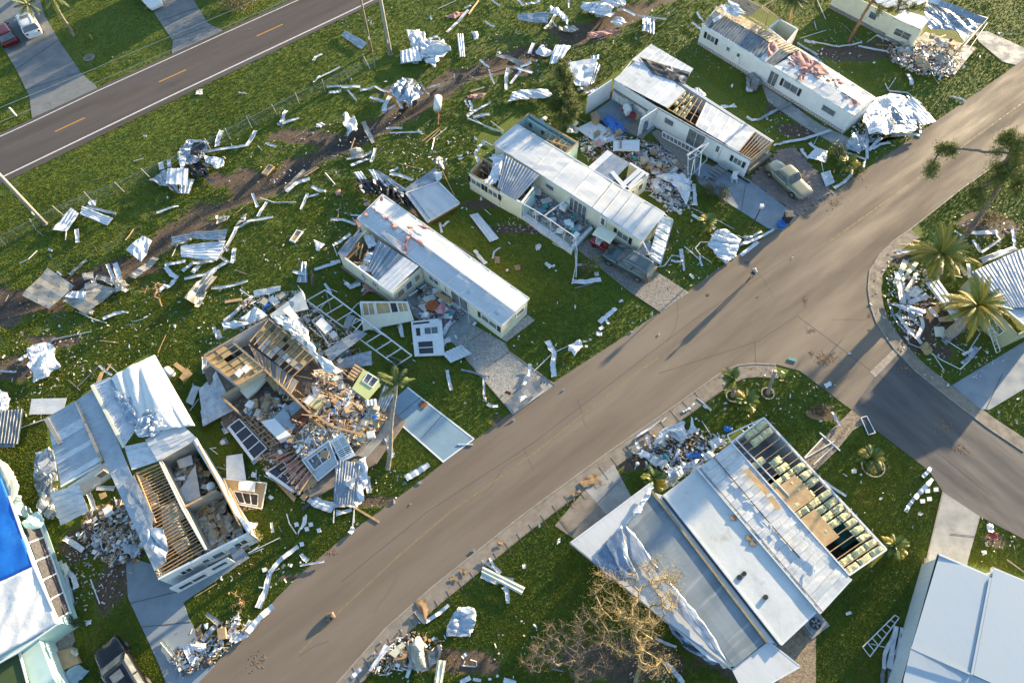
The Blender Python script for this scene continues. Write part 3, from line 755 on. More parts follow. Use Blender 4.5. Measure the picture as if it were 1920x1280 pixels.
def crumple(poly,mat='white_metal',z=.15,amp=.35,freq=.9,cat='crumpled sheet',name='crumpled_sheet',n=14,smooth=False,words=None,zfn=None,parent=None):
 """torn crumpled sheet filling a traced outline (4+ points): fan grid"""
 W=PP(poly,z);c=Vector((sum(p.x for p in W)/len(W),sum(p.y for p in W)/len(W),z));s=random.uniform(0,99)
 m=len(W);ring=[];big=(W[0]-c).length>.7;seg=7 if big else 4;hard='metal' in str(mat)or 'roof' in str(mat);da=random.uniform(0,3.14);ca,sa=math.cos(da),math.sin(da)
 for i in range(m):
  for k in range(seg):ring.append(lerp(W[i],W[(i+1)%m],k/seg))
 nr=10 if big else 6
 def hgt(p,e):
  x,y=p.x*ca+p.y*sa,p.y*ca-p.x*sa
  if hard:
   f=abs(nz3(x*freq*.45+s,y*freq*1.5))*1.9+abs(nz3(x*freq*1.1,y*freq*2.0+s))*.35
   return amp*f*(.35+.65*e)+(.035 if(y*2.6)%1<.3 else 0)
  f=abs(nz3(x*freq*.6+s,y*freq*1.3))*1.5+abs(nz3(x*freq*1.8,y*freq*2.6+s))*.6
  return amp*f*(.35+.65*e)
 vs=[];fs=[];nn=len(ring)
 for r in range(nr+1):
  t=r/nr
  for k in range(nn):
   p=lerp(c,ring[k],t)if r else c.copy()
   if r==nr:p=p+(ring[k]-c).normalized()*.1*nz3(k*1.3,s)
   q=Vector((p.x+amp*.4*nz3(p.x*1.7,p.y*1.7,s+3),p.y+amp*.4*nz3(p.x*1.7,p.y*1.7,s+8),p.z))
   q.z+=hgt(p,1-t*.7);vs.append(q)
 for r in range(nr):
  for k in range(nn):
   k2=(k+1)%nn;a,b,c_,d=r*nn+k,r*nn+k2,(r+1)*nn+k2,(r+1)*nn+k
   fs.append((a,d,c_,b)if r else(a,d,c_))
 mb=MB();mb.add(vs,fs)
 n0=len(vs);mb.v+=[(v[0],v[1],v[2]-.012)for v in vs];mb.f+=[tuple(i+n0 for i in f[::-1])for f in fs]
 for k in range(nn):
  a,b=nr*nn+k,nr*nn+(k+1)%nn;mb.f.append((a,a+n0,b+n0,b))
 if parent is not None:return mb.build(name,mat,parent,smooth)
 o=single(mb,name,mat,'',cat,smooth=smooth)
 A=abs(sum(W[i].x*W[(i+1)%m].y-W[(i+1)%m].x*W[i].y for i in range(m)))/2
 return reg(o,words or f"{sizw(A)} crumpled {MW.get(mat, 'white')} sheet",sum(p[0]for p in poly)/m,sum(p[1]for p in poly)/m,cat,A)
def block(quad,z,h,mat,name,cat,words,bev=.03):
 """solid item with a traced top outline at height z"""
 W=PP(quad,z);mb=MB().prism(W,h)
 o=single(mb,name,mat,'',cat)
 m=len(quad)
 return reg(o,words,sum(p[0]for p in quad)/m,sum(p[1]for p in quad)/m,cat)
def fallen_wall(quad,mat,words,holes=(),z=.3,th=.12,fm='white_paint',z3=None,trim=None,cat='wall section',name='fallen_wall'):
 """slab lying down, with holes [(u0,v0,u1,v1,pane material, nx, ny)] as panes framed in white"""
 W=[P(q[0],q[1],(q[2]if len(q)>2 else z))for q in quad]
 c=sum(W,Vector())/4;root=thing(name,'',cat,(c.x,c.y,0))
 def slab(u0,v0,u1,v1,nm,mt,up=0,tt=th,par=None):
  q=[bil(W,a,b)+Vector((0,0,up))for a,b in((u0,v0),(u1,v0),(u1,v1),(u0,v1))]
  return MB().prism(q,tt).build(nm,mt,par or root)
 us=sorted({0,1,*[h[0]for h in holes],*[h[2]for h in holes]});vs=sorted({0,1,*[h[1]for h in holes],*[h[3]for h in holes]})
 m=MB()
 for i in range(len(us)-1):
  for j in range(len(vs)-1):
   cu,cv=(us[i]+us[i+1])/2,(vs[j]+vs[j+1])/2
   if any(h[0]<cu<h[2]and h[1]<cv<h[3]for h in holes):continue
   m.prism([bil(W,a,b)for a,b in((us[i],vs[j]),(us[i+1],vs[j]),(us[i+1],vs[j+1]),(us[i],vs[j+1]))],th)
 m.build('wall_board',mat,root)
 for h in holes:
  f=MB();nx,ny=h[5],h[6]
  for k in range(nx+1):
   u=h[0]+(h[2]-h[0])*k/nx;f.beam(bil(W,u,h[1])+Vector((0,0,.02)),bil(W,u,h[3])+Vector((0,0,.02)),.06,.05)
  for k in range(ny+1):
   v=h[1]+(h[3]-h[1])*k/ny;f.beam(bil(W,h[0],v)+Vector((0,0,.025)),bil(W,h[2],v)+Vector((0,0,.025)),.06,.05)
  fr=f.build('window_frame',fm,root)
  for i in range(nx):
   for j in range(ny):
    slab(h[0]+(h[2]-h[0])*i/nx,h[1]+(h[3]-h[1])*j/ny,h[0]+(h[2]-h[0])*(i+1)/nx,h[1]+(h[3]-h[1])*(j+1)/ny,'pane',h[4],-.03,.02,fr)
 if trim:
  for a,b in(((0,0),(1,0)),((1,0),(1,1)),((1,1),(0,1)),((0,1),(0,0))):MB().beam(bil(W,*a)+Vector((0,0,.02)),bil(W,*b)+Vector((0,0,.02)),.07,.08).build('trim',trim,root)
 return reg(root,words,sum(q[0]for q in quad)/4,sum(q[1]for q in quad)/4,cat)
def ladder_frame(a,b,c,d,n,words,z=.4,w=.07,mat="white_metal",cat="railing frame",name="toppled_frame",zz=None):
 """two rails a->b and d->c with n rungs"""
 W=[P(p[0],p[1],p[2]if len(p)>2 else z)for p in(a,b,c,d)]
 ctr=sum(W,Vector())/4;root=thing(name,'',cat,(ctr.x,ctr.y,0))
 MB().beam(W[0],W[1],w,w).build('rail',mat,root);MB().beam(W[3],W[2],w,w).build('rail',mat,root)
 for i in range(n+1):
  t=i/n;MB().beam(lerp(W[0],W[1],t),lerp(W[3],W[2],t),w*.8,w*.7).build('rung',mat,root)
 return reg(root,words,sum(p[0]for p in(a,b,c,d))/4,sum(p[1]for p in(a,b,c,d))/4,cat)
_small=[]
def rubble(poly,n,z,mats,smin=.06,smax=.28,hmax=.5,flat=.5):
 """small broken bits too many to count, collected by material"""
 xs=[p[0]for p in poly];ys=[p[1]for p in poly];k=0
 while k<n:
  x,y=random.uniform(min(xs),max(xs)),random.uniform(min(ys),max(ys))
  if not inpoly(np.array([x]),np.array([y]),poly)[0]:continue
  k+=1;p=P(x,y,z+random.uniform(0,hmax)**1.3)
  a=random.uniform(0,math.pi);L=random.uniform(smin,smax);d=Vector((math.cos(a),math.sin(a),random.uniform(-.4,.4)))
  r=random.random()
  if r<.45:w,h=L*random.uniform(.5,1),random.uniform(.015,.05)
  elif r<.8:w,h=random.uniform(.02,.06),random.uniform(.02,.05);L*=2.6
  else:w,h=L*random.uniform(.4,.8),L*random.uniform(.1,.3)
  up=Vector((random.uniform(-flat,flat),random.uniform(-flat,flat),1))
  _small.append((random.choice(mats),p-d*L/2,p+d*L/2,w,h,up))
def flush_rubble(name,label):
 by={}
 for m_,a,b,w,h,up in _small:by.setdefault(m_,MB()).beam(a,b,w,h,up)
 verts=MB();mats=[];idx=[]
 for m_,mb in by.items():
  n0=len(verts.f);verts.add(mb.v,mb.f);mats.append(m_);idx+=[len(mats)-1]*(len(verts.f)-n0)
 me=verts.mesh(name,None)
 for m_ in mats:me.materials.append(MATS[m_])
 me.polygons.foreach_set('material_index',idx)
 o=bpy.data.objects.new(name,me);COL.objects.link(o);o['kind']='stuff';o['label']=label;o['category']='rubble'
 _small.clear()
 # ================================================================== HOUSES
def house(name,label,x,y,cat='house'):
 c=P(x,y);return thing(name,label,cat,(c.x,c.y,0))
 # ---- mobile home beside the gravel driveway (pink insulation torn on its long white roof)
h=house('mobile_home','cream mobile home, long white roof dabbed with pink insulation, beside the grey gravel driveway',850,520,'mobile home')
roof(h,[(717,366,2.4),(991,560,2.4),(967,584,2.6),(697,387,2.6)],8,'white_roof',name='roof_panel',lip=.03)
roof(h,[(697,388,2.6),(967,585,2.6),(941,609,2.4),(671,411,2.4)],11,'white_roof',lip=.05)
edge(h,[(717,365),(992,560),(941,611),(670,411),(717,365)],2.36,.12,.12,'white_metal','gutter')
edge(h,[(697,387,2.66),(967,584,2.66)],2.66,.16,.05,'white_metal','ridge_cap')
wall(h,(717,367),(989,560),mat='cream_wall',out=1)
wall(h,(672,411),(940,608),mat='cream_wall',ops=((.51,.58,1.1,1.9,'wg'),(.62,.635,1.0,1.9,'w'),(.665,.78,.25,2.1,'slider'),(.87,.97,1.0,1.8,'ws')))
wall(h,(940,608),(989,561),mat='cream_wall',ops=((.55,.85,1.3,1.9,'w'),))
wall(h,(672,411),(717,367),mat='cream_wall',out=1)
floor(h,[(936,632),(990,590),(1003,600),(950,640)],.08,'gravel_pad',.08,'gravel_border')
wall(h,(636,477),(735,549),mat='cream_wall',ops=((.42,.5,1.2,1.9,'screen'),(.62,.7,1.2,1.9,'screen')),cap='white_paint',z1=2.2)
wall(h,(636,477),(672,430),mat='cream_wall',out=1,z1=2.2)
wall(h,(735,549),(790,502),mat='cream_wall',ops=((.12,.35,.8,1.8,'board'),(.42,.62,.9,1.9,'w'),(.72,.9,1.0,1.9,'board')),z1=2.2)
floor(h,[(640,500),(690,450),(790,525),(738,572)],.35,'floor_room',.3)
corrugated(h,[(709,450,2.45),(760,483,2.45),(708,534,2.2),(690,500,2.15)],7,'galv_metal',n=2,name='roof_sheet',warp=.08)
corrugated(h,[(757,481,2.46),(785,499,2.46),(733,549,2.3),(705,530,2.26)],4,'white_metal',n=1,name='roof_sheet',warp=.03)
corrugated(h,[(655,445,2.5),(688,432,2.6),(645,485,2.4),(632,474,2.3)],5,'galv_metal',n=1,warp=.1)
for q in([(688,474),(712,470),(700,494),(680,492)],[(672,500),(705,488),(695,510),(680,508)],[(682,445),(698,440),(706,460),(690,466)]):
 crumple(q,'white_metal',2.0,.3,parent=h,name='torn_roof_sheet')
for a,b in(((647,482),(672,458)),((650,487),(676,462)),((668,480),(672,455)),((674,486),(680,458)),((680,490),(690,470)),((664,492),(690,494))):
 MB().beam(P(*a,1.9),P(*b,2.2),.09,.16).build('rafter','raw_wood',h)
wall(h,(648,478),(676,454),z0=.3,z1=2.0,mat='ceiling_board',name='inner_wall')
for q in([(714,433),(722,440),(760,470),(750,478),(711,440)],):
 pass
 # ---- long mobile home with the open annexes and golf cart
h=house('mobile_home','cream mobile home with blue-walled open room behind and smashed porch by the golf cart',1060,350,'mobile home')
roof(h,[(969,235,2.4),(1148,342,2.4),(1110,389,2.55),(927,271,2.4)],5,'white_roof',lip=.02,warp=.05)
roof(h,[(1149,343,2.4),(1245,400,2.4),(1203,449,2.4),(1111,390,2.5)],5,'white_roof',lip=.10,warp=.03)
edge(h,[(969,234),(1246,400),(1203,451),(926,271),(969,234)],2.35,.12,.14,'white_metal','gutter')
wall(h,(970,236),(1243,400),mat='cream_wall',out=1)
wall(h,(928,272),(1202,449),mat='cream_wall',ops=((.37,.43,1.3,1.9,'w'),(.54,.655,.35,2.1,'french'),(.74,.785,.3,2.15,'door'),(.86,.93,1.0,1.8,'ws')))
wall(h,(1202,449),(1243,402),mat='cream_wall')
wall(h,(928,272),(970,236),mat='cream_wall',out=1)
for a,b,o in(((992,212),(1083,267),1),((1083,267),(1059,288),-1),((966,234),(992,212),1)):
 wall(h,a,b,z1=2.3,mat='aqua_wall',out=o,cap='raw_wood')
wall(h,(985,218),(1072,272),z1=2.2,mat='aqua_wall',out=1,th=.04,name='inner_wall',ops=((.08,.16,1.2,1.8,'w'),(.35,.45,1.2,1.8,'w')))
floor(h,[(990,235),(1078,290),(1060,310),(975,255)],.35,'floor_room',.3)
wall(h,(1035,268),(1052,255),z0=.3,z1=2.2,mat='ceiling_board',name='partition')
joists(h,[(1030,240),(1078,268),(1062,282),(1018,256)],5,2.2,w=.05,h=.09)
MB().beam(P(1024,262,2.2),P(1066,276,2.2),.08,.1).build('joist','raw_wood',h);MB().beam(P(1040,250,2.1),P(1055,285,2.1),.08,.1).build('joist','raw_wood',h)
roof(h,[(1139,282,2.3),(1181,306,2.3),(1148,341,2.3),(1104,313,2.3)],4,'galv_metal',lip=.05,mats=['white_metal','galv_metal'])
wall(h,(1181,306),(1216,328),z1=2.2,mat='cream_wall',out=1,cap='white_paint')
wall(h,(1176,360),(1216,328),z1=2.2,mat='cream_wall',ops=((.15,.4,.9,1.8,'w'),(.55,.8,.9,1.8,'w')),cap='white_paint')
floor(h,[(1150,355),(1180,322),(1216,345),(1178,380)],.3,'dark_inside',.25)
for a,b,w_ in(((1147,322),(1173,352),.4),((1200,318),(1170,345),.45),((1181,306),(1216,328),.2),((1207,324),(1178,352),.35)):
 MB().beam(P(*a,2.35),P(*b,2.3),w_,.05).build('roof_strip','white_metal',h)
wall(h,(879,324),(936,359),z1=2.2,mat='cream_wall',ops=((.08,.4,1.1,1.8,'ws'),(.64,.95,1.1,1.8,'ws')),cap='raw_wood')
wall(h,(937,359),(978,381),z1=2.2,mat='cream_wall',cap='white_paint')
wall(h,(879,324),(905,296),z1=2.2,mat='cream_wall',out=1,cap='raw_wood')
wall(h,(884,322),(907,299),z1=2.1,mat='raw_wood',out=1,th=.05,name='inner_wall')
wall(h,(905,296),(927,310),z1=2.1,mat='raw_wood',out=1,name='inner_wall',cap='raw_wood')
floor(h,[(884,343),(910,312),(1000,372),(975,400)],.35,'floor_room',.3)
corrugated(h,[(947,291,2.5),(1012,329,2.5),(968,376,2.3),(932,352,2.3)],12,'galv_metal',n=4,warp=.05)
wall(h,(978,381),(1001,352),z1=2.25,mat='white_wall',ops=((.1,.5,.3,2.0,'hole'),),cap='white_paint')
wall(h,(982,383),(1003,357),z1=2.1,mat='aqua_wall',th=.04,name='inner_wall')
for q in([(925,305),(945,296),(935,340),(915,338)],[(905,340),(935,325),(930,345),(912,350)],[(915,296),(945,290),(950,300),(925,305)]):
 crumple(q,'white_metal',2.1,.25,parent=h,name='torn_roof_sheet')
for a,b in(((908,300),(922,330)),((915,302),(918,335)),((905,310),(925,315)),((900,318),(920,330))):
 MB().beam(P(*a,2.2),P(*b,.9),.08,.14).build('rafter','grey_wood',h)
floor(h,[(982,405),(1010,350),(1112,422),(1074,468)],.25,'floor_grey',.24,'porch_floor')
floor(h,[(978,404),(984,398),(1076,464),(1072,472)],.5,'white_metal',.5,'knee_wall')
floor(h,[(1076,464),(1112,428),(1107,424),(1070,460)],.5,'white_metal',.5,'knee_wall')
M('porch_glass',(.5,.55,.55),None,2,.15,0,alpha=.22)
for a,b in(((982,404,.5),(979,381,2.2)),((1005,418,.5),(1004,395,2.2)),((1031,436,.5),(1033,413,2.2)),((1056,455,.5),(1060,432,2.2)),((1073,468,.5),(1077,443,2.2)),((979,381,2.2),(1004,395,2.2)),((1004,395,2.2),(1033,413,2.2)),((1033,413,2.2),(1060,432,2.2)),((1060,432,2.2),(1077,443,2.2)),((1020,405,2.2),(1068,370,2.2)),((982,404,.55),(1073,468,.55)),((1077,443,2.2),(1082,470,1.2)),((1082,470,1.2),(1080,520,.2))):
 MB().beam(P(*a),P(*b),.07,.07).build('porch_post','white_metal',h)
for a,b in((0,.3),(.35,.62),(.66,.95)):
 p,q=lerp(P(982,404,.55),P(1073,468,.55),a),lerp(P(982,404,.55),P(1073,468,.55),b)
 MB().add([p,q,q+Vector((0,0,1.5)),p+Vector((0,0,1.5))],[(0,1,2,3)]).build('porch_glass','porch_glass',h)
for i in range(6):
 t0,t1=i/6,(i+.96)/6
 A0,A1,B0,B1=P(1238,402,2.2),P(1217,482,.8),P(1261,412,1.2),P(1238,496,.25)
 q=[lerp(A0,A1,t0),lerp(A0,A1,t1),lerp(B0,B1,t1),lerp(B0,B1,t0)]
 us,zs=corr(2,.02);prof_sheet(q,us,zs,4,.12,.015,i*7.1).build('awning_panel','white_metal',h)
for a,b in(((1204,451,2.2),(1220,482,.6)),((1246,402,2.3),(1262,414,1.2)),((1262,414,1.1),(1238,498,.2))):
 MB().beam(P(*a),P(*b),.08,.08).build('awning_rail','white_metal',h)
crumple([(1190,462),(1215,450),(1232,470),(1215,482),(1195,478)],'galv_metal',.9,.3,parent=h,name='awning_sheet')
# ---- mobile home with the open workshop, blue plastic and brick paver drive
h=house('mobile_home','white mobile home with open workshop bay and exposed joists beside the beige saloon',1300,220,'mobile home')
roof(h,[(1202,107),(1286,170),(1252,203),(1151,150)],7,'white_roof',lip=.05,mats=['white_roof','white_roof','white_metal'])
roof(h,[(1324,192),(1415,247),(1385,284),(1304,236)],4,'white_roof',lip=.02,warp=.05)
roof(h,[(1221,83),(1300,129),(1287,149),(1185,113)],5,'white_roof',z=2.42,lip=.03)
MB().grid(lambda u,v:tuple(bil(PP([(1200,108),(1294,136),(1284,158),(1225,138)],2.48),u,v)+Vector((0,0,.12*nz3(u*6,v*4)))),10,5,.02).build('underlay','black_sheet',h)
MB().grid(lambda u,v:tuple(bil(PP([(1262,150),(1292,138),(1284,163),(1272,162)],2.1),u,v)+Vector((0,0,.2*nz3(u*6,v*4)))),8,5,.02).build('underlay','black_sheet',h)
MB().beam(P(1200,108,2.6),P(1262,128,2.6),.12,.06).build('flashing','grey_wood',h)
MB().beam(P(1250,128,2.65),P(1262,134,2.65),.15,.03).build('flashing','white_metal',h);MB().beam(P(1257,122,2.65),P(1262,134,2.65),.1,.03).build('flashing','white_metal',h)
joists(h,[(1286,172),(1324,192),(1304,235),(1252,204)],5,2.4)
joists(h,[(1286,172),(1252,204),(1304,235),(1324,192)],3,2.3,w=.05,h=.06)
for i in range(5):
 for j in range(4):
  if(i+j)%5==3 or i==4:continue
  W=[(1284,172),(1312,190),(1290,228),(1252,204)]
  def pt(u,v):p=[W[0][k]*(1-u)*(1-v)+W[1][k]*u*(1-v)+W[2][k]*u*v+W[3][k]*(1-u)*v for k in(0,1)];return(p[0],p[1])
  u0,u1,v0,v1=i/5+.02,(i+1)/5-.02,j/4+.02,(j+1)/4-.02
  batt(h,[pt(u0,v0),pt(u1,v0),pt(u1,v1),pt(u0,v1)],2.22)
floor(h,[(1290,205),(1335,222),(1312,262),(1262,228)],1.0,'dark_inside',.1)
joists(h,[(1415,248),(1449,266),(1408,299),(1386,284)],6,2.4)
MB().beam(P(1432,257,2.36),P(1397,292,2.36),.05,.06).build('joist','raw_wood',h)
floor(h,[(1375,295),(1412,265),(1448,288),(1405,320)],.8,'floor_room',.5)
floor(h,[(1400,265),(1416,255),(1428,262),(1412,275)],1.6,'floor_grey',.4,'shelf_unit')
edge(h,[(1151,151),(1232,202),(1409,301)],2.35,.1,.12,'galv_metal','gutter')
edge(h,[(1202,106),(1450,266)],2.35,.1,.12,'white_metal','gutter')
wall(h,(1203,108),(1449,266),mat='white_wall',out=1)
wall(h,(1152,152),(1232,202),mat='white_wall',name='workshop_wall')
wall(h,(1148,150),(1103,180),mat='white_wall',out=1,name='workshop_wall')
wall(h,(1154,150),(1185,113),mat='white_wall',out=1)
wall(h,(1232,202),(1201,223),mat='white_wall',name='partition',ops=((.35,.75,.2,1.7,'hole'),))
wall(h,(1233,202),(1408,300),mat='white_wall',ops=((.10,.20,1.2,1.9,'w'),(.36,.54,.3,2.2,'slider'),(.645,.715,.35,2.1,'door'),(.855,.935,1.1,1.8,'ws')))
wall(h,(1408,300),(1449,267),mat='white_wall',z1=1.4,ops=())
wall(h,(1408,300),(1449,267),mat='plywood',z0=1.4,z1=2.3,ops=((.3,.8,1.5,2.0,'hole'),),th=.06,name='sheathing')
edge(h,[(1233,243),(1406,343)],.12,.1,.1,'black_plastic','base_vent')
floor(h,[(1105,215),(1150,185),(1230,238),(1205,258),(1180,250)],.15,'slate_concrete',.14,'workshop_floor')
floor(h,[(1168,240),(1188,225),(1215,245),(1205,262)],.2,'grey_wood',.15,'ramp')
for a,b,w_,mt in(((1150,168),(1215,208),.3,'grey_wood'),((1185,178),(1222,200),.25,'raw_wood')):
 MB().beam(P(*a,1.5),P(*b,1.5),w_,.05).build('shelf',mt,h)
floor(h,[(1232,243),(1300,280),(1312,300),(1288,330),(1222,248)],.2,'grey_wood',.18,'deck')
hr=house('porch_railing','white slatted railing along the dark deck of the workshop home',1275,268,'railing')
A0,A1=P(1242,247,1.0),P(1316,286,1.0);B0,B1=P(1242,257,.35),P(1312,295,.35)
MB().beam(A0,A1,.1,.06).build('top_rail','white_paint',hr);MB().beam(B0,B1,.08,.06).build('bottom_rail','white_paint',hr)
for i in range(11):MB().beam(lerp(A0,A1,i/10)-Vector((0,0,.04)),lerp(B0,B1,i/10),.06,.05).build('baluster','white_paint',hr)
st=house('steps','grey wooden entrance steps leading down from the white door',1345,318,'steps')
for i in range(4):
 c=lerp(P(1356,312,.8-i*.2),P(1338,325,.8-i*.2),i/3);d=(P(1352,322,0)-P(1338,313,0)).normalized()
 MB().beam(c-d*.55,c+d*.55,.34,.05).build('tread','floor_grey',st);MB().beam(c-d*.55-Vector((0,0,.1)),c+d*.55-Vector((0,0,.1)),.05,.16).build('riser','grey_wood',st)
ladder_frame((1290,292,2.2),(1330,262,2.2),(1325,300,.4),(1290,335,.4),3,'leaning white screen porch frame at the deck end',w=.07)
ladder_frame((1288,290,2.2),(1330,268,2.3),(1312,288,2.2),(1293,300,1.8),2,'small toppled white frame hanging over the deck railing',w=.07)
bar([(1294,336,.3),(1301,300,2.1)],.08);bar([(1310,330,.2),(1316,283,2.1)],.08)
# ---- long white home with two-tone roof
h=house('mobile_home','longest white mobile home, slate-blue corrugated roof one end and pink-littered roof the other',1470,120,'mobile home')
M('slate_roof',(.16,.21,.25),(.11,.15,.185),1.5,.5,.4,.1,10,c3=(.25,.27,.28),s3=1.2,t3=.62)
M('tan_roof',(.36,.29,.21),(.25,.20,.14),2.0,.6,.2,.2,10,c3=(.14,.10,.07),s3=1.5,t3=.58)
corrugated(h,[(1317,46,2.4),(1428,112,2.4),(1450,86,2.55),(1341,21,2.55)],24,'slate_roof',n=8,warp=.04,amp=.07)
corrugated(h,[(1436,117,2.4),(1450,125,2.4),(1478,102,2.55),(1460,91,2.55)],6,'slate_roof',n=2,warp=.04,amp=.07)
corrugated(h,[(1342,20,2.56),(1478,101,2.56),(1500,94,2.4),(1352,8,2.4)],30,'tan_roof',n=9,warp=.08,amp=.06)
roof(h,[(1425,110,2.5),(1436,117,2.5),(1462,92,2.65),(1450,84,2.65)],1,'white_metal')
M('pink_roof',(.56,.54,.52),(.46,.50,.53),.9,.5,.15,.2,4,c3=(.46,.27,.22),s3=1.3,t3=.56,w3=.05)
roof(h,[(1450,125,2.42),(1599,216,2.42),(1619,200,2.52),(1476,110,2.52)],6,'white_roof',lip=.02,mats=['white_roof'])
roof(h,[(1476,109,2.52),(1620,199,2.52),(1640,184,2.4),(1500,95,2.4)],7,'pink_roof',lip=.04,warp=.1)
edge(h,[(1316,46),(1450,126),(1600,217),(1641,184)],2.35,.1,.12,'white_metal','gutter');edge(h,[(1342,14),(1501,94),(1641,184)],2.35,.1,.12,'white_metal','gutter')
wall(h,(1317,47),(1599,217),z0=.45,mat='white_wall',ops=((.05,.105,1.2,1.9,'ws'),(.19,.215,1.3,1.8,'w'),(.255,.295,.4+.06,1.9,'door'),(.49,.545,.5,2.1,'slider'),(.585,.675,1.1,1.95,'ws'),(.835,.915,1.15,1.85,'w')))
wall(h,(1317,47),(1342,16),mat='white_wall',out=1);wall(h,(1343,16),(1638,184),mat='white_wall',out=1);wall(h,(1599,217),(1638,185),mat='white_wall')
A,B=P(1317,47,2.4),P(1599,217,2.4);A.z=B.z=0;d=(B-A).normalized();nn=Vector((d.y,-d.x,0))*.0
MB().beam(A+Vector((0,0,.22))-Vector((d.y,-d.x,0))*.06,B+Vector((0,0,.22))-Vector((d.y,-d.x,0))*.06,.08,.44).build('skirting','white_paint',h)
n=54;L_=(B-A).length
for i in range(n):
 c=A+d*L_*(i+.5)/n+Vector((d.y,-d.x,0))*.02
 m=MB();m.beam(c-d*.12+Vector((0,0,.08)),c-d*.12+Vector((0,0,.36)),.03,.05);m.beam(c+d*.12+Vector((0,0,.08)),c+d*.12+Vector((0,0,.36)),.03,.05);m.beam(c-d*.13+Vector((0,0,.08)),c+d*.13+Vector((0,0,.08)),.05,.03);m.beam(c-d*.13+Vector((0,0,.36)),c+d*.13+Vector((0,0,.36)),.05,.03)
 m.build('skirt_block','grey_wood',h)
for a,b,o in(((1440,53),(1462,36),1),((1462,36),(1497,55),1),((1475,81),(1497,55),-1),((1440,53),(1475,81),-1)):
 wall(h,a,b,z1=2.3,mat='cream_wall',out=o,cap='white_paint',name='shed_wall')
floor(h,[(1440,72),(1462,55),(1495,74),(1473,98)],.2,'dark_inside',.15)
corrugated(h,[(1362,10,2.4),(1372,-18,2.4),(1428,14,2.4),(1405,32,2.4)],10,'tan_roof',n=3,warp=.05)
for a,b in(((1428,14,2.35),(1452,0,2.35)),((1428,14,2.35),(1440,25,2.35)),((1440,25,2.3),(1435,50,.4)),((1405,32,2.3),(1440,52,2.3)),((1428,10,2.3),(1462,36,2.3)),((1452,0,2.4),(1448,12,1.8)),((1452,0,2.4),(1430,26,.4))):
 MB().beam(P(*a),P(*b),.09,.09).build('porch_post','tan_roof',h)
 # ---- cream house at the top right
h=house('house','cream house with pale roof sagging over a burst gable at the top right',1700,30)
wall(h,(1570,-22),(1684,36),mat='cream_wall',z1=2.4,ops=((.6,.72,1.1,1.9,'w'),),posts=0)
wall(h,(1676,36),(1726,58),mat='cream_wall',z1=2.4,ops=((.22,.82,.9,1.7,'wg'),))
wall(h,(1726,58),(1745,34),mat='cream_wall',z1=2.4)
wall(h,(1676,36),(1690,20),mat='cream_wall',z1=2.4,out=1)
roof(h,[(1570,-24,2.45),(1690,24,2.45),(1748,-2,2.7),(1640,-50,2.7)],6,'white_roof',lip=.03)
roof(h,[(1676,33,2.45),(1727,56,2.45),(1746,34,2.5),(1694,20,2.5)],3,'galv_metal',lip=.04,mats=['galv_metal','white_metal'])
roof(h,[(1740,-10,2.75),(1851,35,2.6),(1842,46,2.3),(1735,0,2.6)],5,'galv_metal',lip=.03,mats=['white_metal','galv_metal'])
crumple([(1737,2),(1790,25),(1842,44),(1806,78),(1790,62),(1765,55),(1742,58),(1730,30)],'galv_metal',1.9,.5,.5,parent=h,name='sagging_roof')
edge(h,[(1735,1),(1851,35),(1806,88)],2.2,.1,.15,'white_paint','fascia')
wall(h,(1804,84),(1846,42),z0=.9,z1=2.2,mat='plywood',th=.08,name='gable_wall',ops=((.2,.7,1.1,1.8,'hole'),))
floor(h,[(1690,100),(1735,60),(1830,90),(1790,140),(1740,130)],.12,'floor_grey',.1)
for i in range(4):MB().beam(P(1800+i*9,92-i*9,0),P(1805+i*9,82-i*9,2.1),.08,.1).build('gable_post','raw_wood',h)
M('stone_base',(.30,.29,.28),(.12,.12,.12),9,.9,0,.8,12)
for a,b in(((1570,-22),(1684,36)),((1676,36),(1726,58))):
 A,B=P(*a,2.4),P(*b,2.4);A.z=B.z=.2;d=(B-A).normalized();MB().beam(A+Vector((d.y,-d.x,0))*.04,B+Vector((d.y,-d.x,0))*.04,.08,.4).build('stone_base','stone_base',h)
 # ---- big flat-roofed house in the lower right
h=house('house','wide house with white roof strips and open joists with yellow insulation by the junction',1370,1040)
M('shingle_blue',(.20,.25,.29),(.14,.18,.21),.8,.7,.1,.15,12,stretch=(38,.12),c3=(.28,.32,.35),s3=1.1,t3=.55,w3=.1)
M('mould_trim',(.26,.23,.13),(.17,.15,.09),3,.8,0,.2,15)
Z9=2.7
roof(h,[(1172,988),(1222,920),(1437,1202),(1376,1250)],1,'shingle_blue',z=Z9-.05,lip=.0,name='roof_deck',warp=.02)
MB().prism(PP([(1070,1018),(1219,907),(1221,923),(1173,988),(1370,1250),(1330,1236),(1245,1160)],Z9-.1),.05).build('carport_roof','white_roof',h)
edge(h,[(1069,1018),(1245,1162),(1371,1254)],Z9-.15,.1,.14,'galv_metal','fascia');edge(h,[(1069,1018),(1219,906)],Z9-.15,.1,.14,'white_metal','fascia')
M('white_roof_b',(.58,.61,.61),(.45,.49,.50),0.6,.5,.1,.15,3,c3=(.32,.31,.27),s3=.9,t3=.57,w3=.2)
roof(h,[(1245,930),(1306,878),(1530,1144),(1464,1206)],1,'white_roof_b',z=Z9,lip=0,warp=.02,name='roof_deck',nv=14)
W4=[(1308,878),(1537,1147),(1594,1084),(1372,832)]
roof(h,W4,22,'white_roof',z=Z9+.02,lip=.03,warp=.05,mats=['white_roof','white_roof','white_roof_b'])
